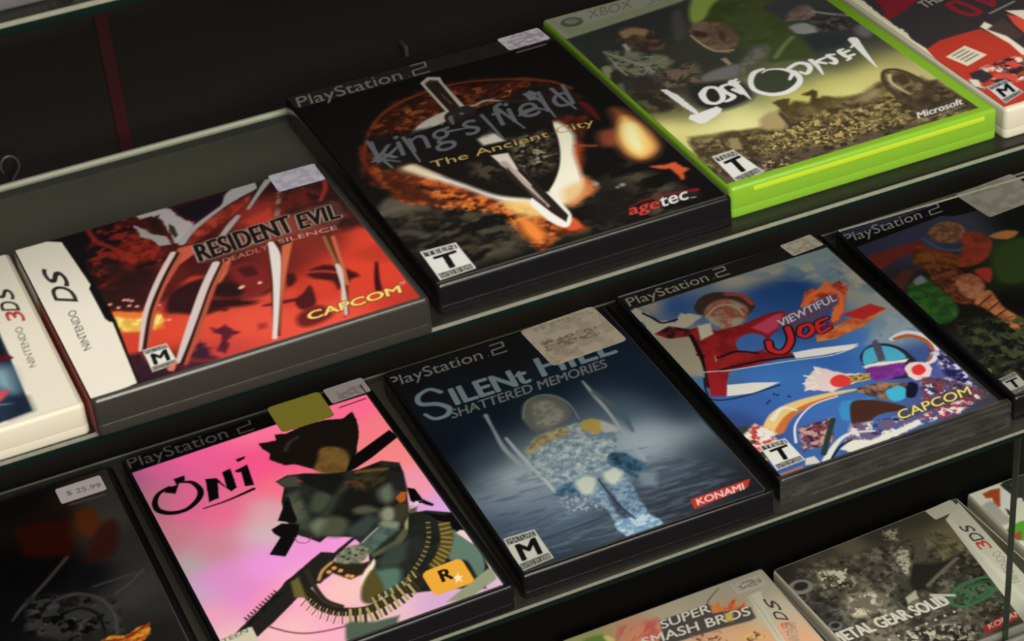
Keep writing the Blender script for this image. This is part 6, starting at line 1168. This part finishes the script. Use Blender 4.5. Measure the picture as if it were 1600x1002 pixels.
  ('poly',([(33.1,152.3),(34.5,158.8),(42,165.6),(50.4,166.4),(58.1,161.9),(64.2,154.6),(64.9,144.9),(59.6,138.8),(52.8,137.2),(46.7,144.4),(37.7,146)],(.269,.214,.192)),{'curve':True,'soft':1.2}),
  ('poly',([(36.1,150.5),(43.6,157.2),(52,158),(58.1,150.7),(58.8,141),(49.8,131.7),(39.4,130.6),(35.6,138.1)],(.658,.356,.295)),{'curve':True,'soft':2,'col2':(.704,.673,.6),'ns':7}),
  ('stroke',([(36.2,146.8),(45.1,152.6),(53.5,149.6),(54.3,138.2)],1.4,(.707,.677,.603)),{'soft':1}),
  ('stroke',([(55.8,161.4),(62.6,155.5),(63.4,145.8)],3,(.717,.29,.248)),{'soft':1.2}),
  ('poly',([(22.1,140.5),(30.3,139.4),(34.2,131.8),(49.1,130.3),(66.4,133),(75.4,131.4),(73.8,121.5),(57.4,113.1),(47.1,101.6),(64,90.2),(38.4,92.8),(22.5,95.2),(14.9,84.5),(4.7,90.2),(13.6,103.6),(15.3,119.8)],(.669,.164,.18)),{'soft':1,'col2':(.534,.129,.155),'ns':7}),
  ('poly',([(38.1,117.2),(46.9,120.9),(53.6,115.3),(50,105.1),(42.7,104.1),(36,107.9)],(.278,.457,.755)),{'curve':True,'soft':1.2}),
  ('stroke',([(14.7,116.7),(22.1,109),(33.8,109.2),(43.4,101.9)],1.6,(.123,.089,.1)),{'soft':1}),
  ('stroke',([(16.6,98.5),(39.9,95.4),(59.6,89.3)],1.6,(.113,.082,.092)),{'soft':1}),
  ('stroke',([(20,134.6),(16.1,115.8),(10.9,98.4),(6.2,87.7)],2.4,(.123,.089,.1)),{'soft':1}),
  ('poly',([(27.3,141.1),(34.8,140.4),(31.2,129.9),(22.4,127.9)],(.853,.827,.768)),{'soft':1.5}),
  ('poly',([(17,111.9),(22.1,112.4),(20.8,106.3),(15.6,107.5)],(.784,.643,.444)),{'curve':True,'soft':1}),
  ('poly',([(52.1,125),(68.6,129.9),(73.2,129.1),(66.3,118.6),(56.6,115.3)],(.823,.298,.432)),{'soft':2}),
  ('poly',([(16.6,112.8),(23.9,116.1),(16.1,96),(16.3,86.3),(10.5,75.4),(3.3,79.5)],(.661,.15,.176)),{'soft':1.2}),
  ('poly',([(15.4,84.4),(28.9,79.2),(40.5,73),(24.4,71),(10.5,75.4)],(.97,.97,.97)),{'soft':.8}),
  ('stroke',([(7.8,95.9),(3.1,84.3),(2.9,76.2),(15.2,71.5),(39.3,70.8)],.9,(.084,.097,.175)),{'soft':.8}),
  ('stroke',([(10.2,100.6),(17,97.9),(23.8,95.2),(55.3,87.1),(76.8,80.9),(92.7,81.7)],.7,(.97,.97,.97)),{'soft':.7}),
  ('poly',([(59.5,93.3),(71.4,90.9),(94.1,83.4),(87.9,80.7),(72.6,83.3),(58.4,87.7)],(.97,.97,.97)),{'soft':.8}),
  ('poly',([(85.3,129.4),(93.9,141),(100.2,143.1),(100.1,139.4),(111.1,146.1),(110.2,141),(118,142.1),(115.4,136.1),(120.1,137.1),(112.8,128.2),(104,114.9),(94.7,105.9),(88.6,105.8),(98.7,117.9),(105.9,128.5),(99.9,132),(91.4,129.5)],(.675,.2,.205)),{'soft':1.2,'rough':.8,'rs':2,'col2':(.97,.488,.281),'ns':6}),
  ('stroke',([(86.8,128.5),(96.9,137.4),(106.9,137.2),(109.8,130),(104.1,118.5),(93.2,108.5)],[4,4,3,3,3,2],(.97,.482,.278)),{'soft':1.5}),
  ('poly',([(78.1,101.2),(87.1,103.1),(105.2,106.9),(113.7,111.1),(121.3,110.3),(124.2,105),(104.9,96.4),(85.4,93.5),(75.8,95.5)],(.761,.326,.229)),{'soft':1,'col2':(.891,.543,.286),'ns':8}),
  ('poly',([(100.1,111.7),(119.2,113.4),(124.2,105),(108.1,101.7)],(.776,.193,.187)),{'soft':1.5}),
  ('poly',([(64.8,119.5),(75.4,127.8),(92.9,128.7),(108.3,130.8),(104.2,122.1),(84.3,113.6),(67.8,110.7)],(.387,.319,.452)),{'soft':2}),
  ('text',('VIEWTIFUL',(65.71,117.54),(39.86,7.81),(1.53,6.65),(.861,.837,.936)),{'b':.03}),
  ('stroke',([(68.9,115.3),(64.4,103.8),(55.9,96.5),(51.1,101),(53.3,108.4)],5.6,(.12,.087,.097)),{'soft':.8}),
  ('stroke',([(76.8,112.6),(80.5,112.2),(78.9,106),(73.3,103.1),(71.5,106.8),(74.9,111.9),(76.8,112.6)],4.48,(.122,.089,.099)),{'soft':.8}),
  ('stroke',([(91.8,112.9),(85,111.4),(81.9,102.6),(88.6,104)],3.92,(.121,.088,.099)),{'soft':.8}),
  ('stroke',([(83.8,107.7),(88.3,108.6)],3.36,(.122,.089,.099)),{'soft':.8}),
  ('stroke',([(68.9,115.3),(64.4,103.8),(55.9,96.5),(51.1,101),(53.3,108.4)],3.4,(.86,.18,.208)),{'soft':.8}),
  ('stroke',([(76.8,112.6),(80.5,112.2),(78.9,106),(73.3,103.1),(71.5,106.8),(74.9,111.9),(76.8,112.6)],2.72,(.874,.183,.212)),{'soft':.8}),
  ('stroke',([(91.8,112.9),(85,111.4),(81.9,102.6),(88.6,104)],2.38,(.868,.182,.211)),{'soft':.8}),
  ('stroke',([(83.8,107.7),(88.3,108.6)],2.04,(.87,.182,.211)),{'soft':.8}),
  ('stroke',([(111.9,78.2),(121.1,79.2),(127.7,71.6),(127.2,59.5),(120.4,51.1),(114,49.9)],[4,5,4,3,3,2],(.905,.918,.965)),{'soft':1}),
  ('stroke',([(112.9,77.6),(121,76.7),(126,68.8),(124.5,58.5),(117.3,51.7)],[2.4,3,2.6,2,1.4],(.752,.382,.215)),{'soft':1}),
  ('poly',([(86.1,65.8),(89.4,73.7),(98,78.7),(106.5,76.3),(111.5,68.4),(112.2,58.2),(110.7,44.6),(99.2,44),(84.8,52.1)],(.171,.157,.212)),{'curve':True,'soft':1.2}),
  ('poly',([(87.2,67.6),(93.7,76.2),(102.2,76.3),(108.4,70.2),(109.1,60),(101.2,60.8),(93.4,64.1),(87.1,62.8)],(.311,.728,.877)),{'curve':True,'soft':1.2}),
  ('poly',([(100.2,79.9),(104,82.7),(103.3,75.6),(98.7,63.5),(94.4,63.5)],(.336,.335,.422)),{'soft':1}),
  ('poly',([(85,64),(94.4,63.5),(102.3,60.2),(109.6,58.5),(106.9,56.4),(96.4,57.5),(85.5,60.1)],(.961,.97,.97)),{'soft':1}),
  ('poly',([(85.5,61.3),(94.9,59.6),(105.3,56.1),(101.4,47.5),(90.4,47.7),(83.7,50.4)],(.595,.26,.701)),{'curve':True,'soft':1.5,'col2':(.45,.189,.58),'ns':4}),
  ('poly',([(52.7,68),(64.2,75.9),(69.4,68.1),(73.5,63.3),(84.9,56.9),(82.2,52.4),(69.3,53.8),(60,52),(48.7,60.8)],(.97,.874,.889)),{'soft':1,'rough':.8,'rs':2}),
  ('stroke',([(62.1,69.8),(62.9,76.1)],[2.2,1],(.97,.97,.97)),{'soft':.8}),
  ('stroke',([(57.9,67.4),(54.3,71.9)],[2.2,1],(.97,.97,.97)),{'soft':.8}),
  ('stroke',([(55.9,63.8),(50.4,65.7)],[2.2,1],(.97,.965,.97)),{'soft':.8}),
  ('stroke',([(55.4,60.6),(48.2,59.9)],[2.2,1],(.97,.951,.97)),{'soft':.8}),
  ('poly',([(64.9,62.3),(70.9,63.6),(74,58.3),(70.8,53),(65.1,53.8),(62.6,57.6)],(.922,.246,.238)),{'curve':True,'soft':1.2}),
  ('poly',([(74.5,60.4),(84.9,56.9),(82.7,52.1),(72.4,54.4)],(.813,.702,.331)),{'soft':1,'col2':(.411,.351,.187),'ns':2}),
  ('poly',([(105.8,54.6),(114.1,52.2),(114.9,44.6),(108.4,38.7),(102.2,39.9),(101.4,47.5)],(.97,.879,.896)),{'curve':True,'soft':1,'rough':1}),
  ('poly',([(106.7,50.4),(112,51),(111.8,45.1),(106.7,42.6),(104.5,45.7)],(.9,.22,.229)),{'curve':True,'soft':1.2}),
  ('poly',([(69.2,49.1),(84.7,47.4),(97,40.5),(93.7,30.6),(84.4,28.9),(77.3,35.3)],(.284,.233,.233)),{'soft':1.5,'col2':(.695,.504,.406),'ns':4}),
  ('poly',([(83.5,38.7),(91.3,40.2),(93.8,35.2),(88.5,28.9),(82.4,30.1)],(.265,.734,.909)),{'curve':True,'soft':1.2}),
  ('poly',([(98,39.9),(101,35.8),(94.6,27.8),(90.6,30.1)],(.085,.098,.175)),{'curve':True,'soft':1.2}),
  ('poly',([(60,42.7),(71.2,38.7),(78.4,37),(62,37),(55,25.1),(51.9,29),(54.4,36.7)],(.241,.584,.849)),{'soft':1.2}),
  ('poly',([(63,38.7),(72.7,36.7),(79.8,30.4),(85.8,22.4),(82.2,21),(70.1,23.3),(59,18.3),(53,19.5)],(.286,.176,.145)),{'curve':True,'soft':1.2}),
  ('stroke',([(17.7,39.3),(26.5,47.9),(40.6,51.4),(59,50.3),(71.3,48)],[11,9,6,3.5,1.5],(.945,.815,.553)),{'soft':1.2}),
  ('stroke',([(19.8,35.9),(29.6,43.9),(42.7,47.9),(57.9,48.5)],[5,4,3,1.5],(.813,.468,.246)),{'soft':1.2}),
  ('stroke',([(21.5,46.1),(30.4,52.5),(35.6,47.3)],[3,2,1.4],(.94,.946,.921)),{'soft':1}),
  ('stroke',([(22.1,23.5),(29.7,37),(44.7,46.8),(60,47.4)],[1.4,1.2,1,1],(.909,.925,.962)),{'soft':.8}),
  ('mottle',([(122.9,59.4),(130.1,52.9),(129.2,34),(125.3,19.7),(117.6,33.5)],[(.392,.336,.676),(.86,.858,.962),(.158,.146,.316)],4),{'thr':.54,'soft':3,'sharp':8}),
  ('mottle',([(105.3,40.5),(117.6,33.5),(128,11.2),(108.3,6.3),(92.3,15.3)],[(.878,.886,.894),(.235,.201,.262),(.477,.243,.307)],3.2),{'thr':.53,'soft':3,'sharp':8}),
  ('mottle',([(85.1,12.6),(104.5,13),(117.8,12.4),(107.2,4.6),(89,5.9)],[(.756,.201,.306),(.9,.901,.892)],2.4),{'thr':.52,'soft':2,'sharp':8}),
  ('mottle',([(54,23.4),(78.1,16.5),(88.1,8.7),(64,4.5),(38.2,5.8)],[(.152,.158,.394),(.9,.909,.892),(.437,.367,.526)],4),{'thr':.52,'soft':3,'sharp':8}),
  ('poly',([(38.2,8),(47.1,11.7),(55,7.3),(66,7.7),(85.1,10.4),(85,5.9),(63,2.8),(42.2,1.4)],(.918,.927,.903)),{'soft':1.2,'rough':1.2,'rs':3}),
  ('stroke',([(27.5,3.2),(40.1,13.4),(50,16.7),(61,12.7)],[4,2.6,2,1.4],(.892,.909,.902)),{'soft':1}),
  ('stroke',([(28.1,.7),(39.2,9.6),(47.1,11.7)],1.2,(.11,.114,.154)),{'soft':.8}),
  ('mottle',([(28.8,33),(48.9,33),(38.1,14.6),(21.4,15.2)],[(.48,.244,.263),(.195,.133,.173),(.785,.617,.617)],3),{'thr':.5,'soft':2,'sharp':8}),
  ('stroke',([(29.4,8.6),(47.9,31.3)],[3,3],(.17,.243,.218)),{'soft':1}),
  ('poly',([(-1.5,47.8),(6.5,47.8),(9.6,43.8),(6.6,19.1),(-1,14.8),(-1.6,28)],(.199,.273,.24)),{'soft':2,'rough':1.5}),
  ('mottle',([(-2.1,39.3),(11.5,47.3),(16.8,37.6),(13.2,24.1),(-1,14.8)],[(.835,.289,.276),(.941,.932,.908)],3.4),{'thr':.5,'soft':2,'sharp':9}),
  ('poly',([(19.6,9.7),(24.5,9.2),(24.6,2.6),(16.8,4.9)],(.839,.846,.834)),{'soft':1}),
  ('stroke',([(32.72,65.15),(32.74,65.15)],1.6,(.126,.178,.293)),{'curve':False,'soft':.7}),
  ('stroke',([(33.87,63.56),(33.89,63.56)],1.6,(.126,.177,.292)),{'curve':False,'soft':.7}),
  ('stroke',([(38.43,59.58),(38.45,59.58)],1.6,(.123,.175,.287)),{'curve':False,'soft':.7}),
  ('stroke',([(25.7,59.8),(25.72,59.8)],1.6,(.124,.175,.288)),{'curve':False,'soft':.7}),
  ('stroke',([(27.71,60.99),(27.73,60.99)],1.6,(.124,.176,.289)),{'curve':False,'soft':.7}),
  ('poly',([(78.8,20.2),(122.7,22.1),(121.4,15.4),(77.1,13.5)],(.292,.268,.306)),{'soft':2.5,'al':.75}),
  ('text',('CAPCOM',(77.17,14.37),(43.42,1.03),(1.91,7.06),(.94,.876,.482)),{'b':.015}),
  ('poly',([(4.5,30.1),(19,29.2),(19.1,8.9),(2.7,8)],(.895,.911,.903)),{'soft':.5}),
  ('poly',([(5.1,29.2),(18.3,28.4),(18.3,25.1),(4.9,25.6)],(.238,.245,.256)),{'soft':.4}),
  ('text',('TEEN',(5.63,25.9),(11.89,-0.43),(.21,2.88),(.901,.916,.909)),{}),
  ('text',('T',(6.34,13.78),(9.22,.26),(1.25,10.19),(.065,.068,.076)),{'b':.05}),
  ('poly',([(3.9,12.4),(18.3,12.9),(18.3,9.5),(3.6,8.7)],(.276,.276,.28)),{'soft':.4}),
  ('text',('RATED BY ESRB',(4.1,9.17),(13.67,.69),(.19,2.6),(.893,.91,.903)),{}),
  ('poly',([(-0.3,4.9),(15.8,5.4),(14,0),(-2,-0.5)],(.681,.453,.459)),{'soft':1}),
 ],
}
STICKERS = {
 'KF': [
  ('price_sticker',None,119.8,181.7,.035,22,14.2,.6,.14,[('fill',((.898,.885,.951),),{}),('mottle',([(-10.2,7.3),(12,6.8),(10,-6.8),(-11.7,-7.3)],[(.723,.698,.758)],2.2),{'thr':.55,'soft':2}),('stroke',([(-5.5,1.5),(9.7,.9)],1.6,(.712,.687,.747)),{'soft':1.4})]),
 ],
 'ONI': [
  ('blank_sticker','olive yellow blank sticker',96.7,183.6,-0.003,29.8,25.6,2,.14,[('fill',((.645,.615,.238),),{})]),
  ('price_sticker',None,125.2,189.2,.013,22.4,14.6,.6,.13,[('fill',((.758,.721,.746),),{}),('mottle',([(-5.5,2.3),(9.1,1.6),(8.5,-6.3),(-7,-6.3)],[(.63,.601,.631)],2),{'thr':.5,'soft':1.5})]),
 ],
 'RE': [
  ('price_sticker',None,124.2,118.8,-0.019,21.5,15.9,.6,.14,[('fill',((.775,.768,.853),),{}),('mottle',([(-10.7,8.2),(11,7.6),(10.5,-7.6),(-10.8,-8.2)],[(.686,.676,.766)],2.5),{'thr':.55,'soft':2})]),
 ],
 'PSR': [
  ('price_sticker','torn cream sticker',103.5,174.7,.113,41.7,31.9,1.2,.14,[('fill',((.607,.587,.562),),{}),('mottle',([(-20.6,17.3),(25.4,14.2),(16.3,-14.2),(-21.1,-17.3)],[(.55,.524,.488)],5),{'thr':.54,'soft':1})]),
 ],
 'DRK': [
  ('price_sticker','white price sticker',115.1,177.2,.013,23.8,13.7,.5,.14,[('fill',((.896,.863,.896),),{}),('text',('$ 25.99',(-7.59,-2.13),(17.54,-1.76),(.28,4.6),(.58,.538,.563)),{'b':.02})]),
 ],
 'SSB': [
  ('price_sticker',None,122,114.5,-0.02,20.2,10.4,.4,.14,[('fill',((.815,.796,.732),),{}),('mottle',([(-8.3,4.7),(9.2,2.8),(9.1,-3.2),(-8.9,-2.3)],[(.613,.588,.534)],1.2),{'thr':.52,'soft':1,'st':1.5})]),
 ],
 'MGS': [
  ('price_sticker',None,121.8,118.3,.056,20.2,10.7,.5,.14,[('fill',((.822,.812,.75),),{})]),
 ],
 'SH': [
  ('price_sticker','cream rounded sticker over the title',105.1,172.1,.062,45.7,40.2,2.2,.14,[('fill',((.834,.796,.724),),{}),('mottle',([(-22.5,20.6),(25.2,19.6),(20.5,-19.6),(-23.3,-20.6)],[(.762,.717,.639)],5),{'thr':.55,'soft':1}),('mottle',([(-17.8,4.1),(14.5,1.5),(12.7,-7.8),(-19.2,-6)],[(.561,.516,.45)],1.1),{'thr':.5,'soft':1.5,'st':1.6}),('mottle',([(-16,19.3),(21,17),(20,13),(-17.4,13.5)],[(.677,.638,.566)],.9),{'thr':.52,'soft':1,'st':2}),('mottle',([(-14.3,-1.9),(-1.7,-10.1),(-6.6,-15.7),(-17.1,-11.7)],[(.709,.644,.562)],.9),{'thr':.5,'soft':1}),('stroke',([(-18.8,-13.5),(-16.2,-13),(-15.3,-15.8),(-17.9,-17.7),(-19.6,-15.8),(-18.8,-13.5)],.5,(.888,.555,.519)),{'soft':.5})]),
 ],
 'VJ': [
  ('price_sticker',None,117.1,184.8,.098,21.2,13.8,.5,.14,[('fill',((.831,.82,.762),),{}),('mottle',([(-9.9,6.7),(10.9,7.1),(10.2,-7.1),(-11.3,-6.7)],[(.737,.711,.658)],2.5),{'thr':.55,'soft':1})]),
 ],
}
# ------------------------------------------------------------------ the cabinet
ROW_Z = (410.2, 208.0, 0.0, 596.5)          # top of upper glass shelf, lower glass shelf, base board
bm = bmesh.new(); add_box(bm, -700, 800, 186, 200, -120, 900)
structure(link('wall_back', bm, WALLM))
bm = bmesh.new(); add_box(bm, -700, 800, -60, 186, -30, 0)
structure(link('floor', bm, FLOORM))
bm = bmesh.new(); add_box(bm, -98.5, -92.0, 184.5, 186, 362, 900)
o = structure(link('trim_1', bm, REDM))

def glass_shelf(x0, x1, y0, y1, ztop, th, label):
    bm = bmesh.new()
    b = 2.0
    add_box(bm, x0, x1, y0, y1, ztop - th, ztop, b)
    for f in bm.faces:
        n = f.normal
        if abs(n.z) > 0.95: f.material_index = 0
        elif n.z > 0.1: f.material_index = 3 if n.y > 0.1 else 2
        else: f.material_index = 1
    sh = tag(link('glass_shelf', bm, [GLASS, GEDGE, GRIM, GRIMB], smooth=False), label, 'shelf')
    if ztop != ROW_Z[0]: return sh
    bm = bmesh.new(); add_box(bm, x0, x1, y1 - 0.8, y1 + 1.2, ztop - 1.0, ztop + 1.2, 0.4)  # pale strip added for the bright line of light on the back edge
    o = link('back_glint', bm, RIMM, sh); o['label'] = 'pale strip painting the bright back edge'
    return sh
glass_shelf(-560, 560, -99, 109, ROW_Z[0], 6, 'glass shelf with a bright polished edge under the red claw game and the green case')
glass_shelf(-560, 560, -53, 164, ROW_Z[1], 6, 'glass shelf under the pink game and the case with the cream sticker')
glass_shelf(-560, 560, -130, 80, 596.5, 6, 'glass shelf crossing the top left corner with a teal front edge')

# a glass riser under the lower shelf, held in a low aluminium channel
dr = empty('glass_riser', Vector((430, -16, 0)) * MM)
tag(dr, 'upright clear glass pane with a dark green left edge at the bottom right corner', 'glass pane')
bm = bmesh.new(); add_box(bm, -120.5, 130, -3, 3, 3, 201.5, 0.5)
for f in bm.faces: f.material_index = 1 if abs(f.normal.x) > 0.5 or abs(f.normal.z) > 0.5 else 0
link('pane', bm, [PANE, REDGE], dr, smooth=False)
bm = bmesh.new()
add_box(bm, -150, 130, -6.4, 4.6, 0, 3, 0.3); add_box(bm, -150, 130, -6.4, -3.2, 0, 27, 0.6); add_box(bm, -150, 130, 3.2, 4.6, 0, 27, 0.4)
o = link('channel', bm, STEEL, dr); o['label'] = 'pale aluminium channel'
# small fittings on the back panel
bm = bmesh.new()
b2 = bmesh.new(); bmesh.ops.create_circle(b2, segments=8, radius=1.5 * MM)
ring = [(-4.5 * math.cos(a) , 5.5 * math.sin(a)) for a in np.linspace(-0.6, 3.9, 15)] + [(-1.0, -9.0), (2.0, -15.0)]
b2.free(); prev = None
for i, (px, pz) in enumerate(ring):
    loop = []
    dx = ring[min(i + 1, len(ring) - 1)][0] - ring[max(i - 1, 0)][0]; dz = ring[min(i + 1, len(ring) - 1)][1] - ring[max(i - 1, 0)][1]
    L_ = math.hypot(dx, dz); nx_, nz_ = -dz / L_, dx / L_
    for q in range(8):
        a = 2 * math.pi * q / 8; r = 0.8
        loop.append(bm.verts.new(((-154 + px + nx_ * r * math.cos(a)) * MM, (183.0 + r * math.sin(a) + (2.2 if i == len(ring) - 1 else 0)) * MM, (381 + pz + nz_ * r * math.cos(a)) * MM)))
    if prev:
        for q in range(8): bm.faces.new((prev[q], prev[(q + 1) % 8], loop[(q + 1) % 8], loop[q]))
    else: bm.faces.new(loop)
    prev = loop
bm.faces.new(prev[::-1])
tag(link('wall_hook', bm, HOOKM), 'small grey wire hook on the dark back panel at the left edge of the photo', 'hook')
bm = bmesh.new(); add_box(bm, 55, 57, 178, 187, 385, 391, 0.5)
tag(link('shelf_pin', bm, HOOKM), 'tiny pale pin on the dark back panel behind the sword case', 'pin')

def game_case(name, label, x, y, row, rz, w, h, t, shell, rad=2.5):
    root = empty(name, Vector((x, y, ROW_Z[row])) * MM, rz)
    tag(root, label, 'game case', ('game cases on the upper shelf', 'game cases on the lower shelf', 'handheld game cases on the base board', 'unseen black shading cases on the top shelf' if shell is BLACK else None)[row])
    bm = bmesh.new(); slab(bm, w, h, 0, t * 0.3, rad, 0.15, 1.0); add_box(bm, 2, w - 2, 2, h - 2, t * 0.28, t * 0.34)
    link('tray', bm, shell, root)
    bm = bmesh.new(); slab(bm, w, h, t * 0.31, t, rad, 2.0, 0.15)
    link('lid', bm, shell, root)
    return root
for k, sp in CASES.items():
    name, label, x, y, row, rz, w, h, t, shell, (ml, mb, mr, mt) = sp
    root = game_case(name, label, x, y, row, math.radians(rz), w, h, t, MATS[shell])
    sh = Sheet(ml, mb, w - mr, h - mt, *RES.get(k, (0.4, 0.45)))
    if k in ART: sh.run(ART[k])
    else: sh.fill((0.13, 0.11, 0.12)); sh.mottle([(0, 0), (w, 0), (w, h), (0, h)], [(0.2, 0.16, 0.16), (0.06, 0.07, 0.1)], 22, thr=0.52, soft=20)
    sh.mesh('cover_sheet', t + 0.06, foil_mat('foil_print') if k == 'ONI' else print_mat('cover_print'), root)
    if shell in ('black_case_plastic', 'grey_case_plastic') and row < 3:
        bm = bmesh.new()                       # the clear sleeve's rim along the print
        add_box(bm, ml, w - mr, mb - 1.1, mb - 0.1, t - 0.3, t + 0.2, 0.2)
        add_box(bm, w - mr + 0.1, w - mr + 0.9, mb, h - mt, t - 0.3, t + 0.2, 0.2)
        link('rim_strip', bm, SLEEVE, root)
    if k == 'RE':
        sp = Sheet(0.5, 0.4, h - 2, t - 0.5, 0.4, 0.4); sp.fill((0.86, 0.84, 0.8)); sp.poly([(0, 0), (h * 0.66, 0), (h * 0.68, t), (0, t)], (0.72, 0.34, 0.33), soft=0.6)
        so = sp.mesh('spine_sheet', 0, print_mat('cover_print'), root, lambda co: np.stack([np.full(len(co), -0.08), co[:, 0], co[:, 1]], 1))
        so['label'] = 'dark red spine print'
    if k == 'VJ':
        bm = bmesh.new(); rg = random.Random(4); nX, nZ = 110, 16; vs = {}
        for i in range(nX + 1):
            for j in range(nZ + 1):
                x = -0.5 + (w + 1.0) * i / nX
                s_ = (t + 4.0) * j / nZ                                  # up the front, then back over the lid
                y, z = (-0.45, s_ + 0.1) if s_ < t + 0.2 else (-0.45 + s_ - t - 0.2, t + 0.3)
                c = 0.35 * math.sin(x * 0.9 + j * 1.3) * math.sin(x * 0.23 + j) + rg.uniform(-0.22, 0.22)
                vs[i, j] = bm.verts.new((x * MM, (y - (abs(c) if s_ < t + 0.2 else 0)) * MM, (z + (abs(c) * 0.5 if s_ >= t + 0.2 else 0)) * MM))
        for i in range(nX):
            for j in range(nZ): bm.faces.new((vs[i, j], vs[i + 1, j], vs[i + 1, j + 1], vs[i, j + 1]))
        o = link('shrink_wrap', bm, FILM, root); o['label'] = 'crinkled clear shrink wrap'
    if k == 'PSR':
        bm = bmesh.new(); add_box(bm, ml, w - mr, h - mt + 0.2, h - 0.2, t - 0.3, t + 0.25, 0.2)  # pale strip stands in for the highlight on the case's back edge
        link('rim_strip', bm, RIMM, root)
    if k == 'LO':
        bm = bmesh.new(); add_box(bm, 11, w - 7, -0.35, 2.0, t - 4.2, t - 1.9, 0.3)  # brighter green strip paints the light caught by the front lip
        o = link('edge_glint', bm, GREENL, root); o['label'] = 'bright yellow green strip painting light on the edge'
    for (sn, sl, cx, cy, an, sw, shh, rad, z, ops) in STICKERS.get(k, ()):
        st = Sheet(-sw / 2, -shh / 2, sw / 2, shh / 2, 0.3, 0.35)
        st.run(ops)
        ca, sa = math.cos(an), math.sin(an)
        def place(co, ca=ca, sa=sa, cx=cx, cy=cy):
            x = co[:, 0] * ca - co[:, 1] * sa + cx; y = co[:, 0] * sa + co[:, 1] * ca + cy
            return np.stack([x, y, co[:, 2]], 1)
        def keep(X, Y, sw=sw, shh=shh, rad=rad):
            qx = np.abs(X) - (sw / 2 - rad); qy = np.abs(Y) - (shh / 2 - rad)
            return np.hypot(np.maximum(qx, 0), np.maximum(qy, 0)) <= rad + 1e-6
        so = st.mesh(sn, t + z, print_mat('sticker_print', 0.55, 0.2), root, place, keep)
        if sl: so['label'] = sl
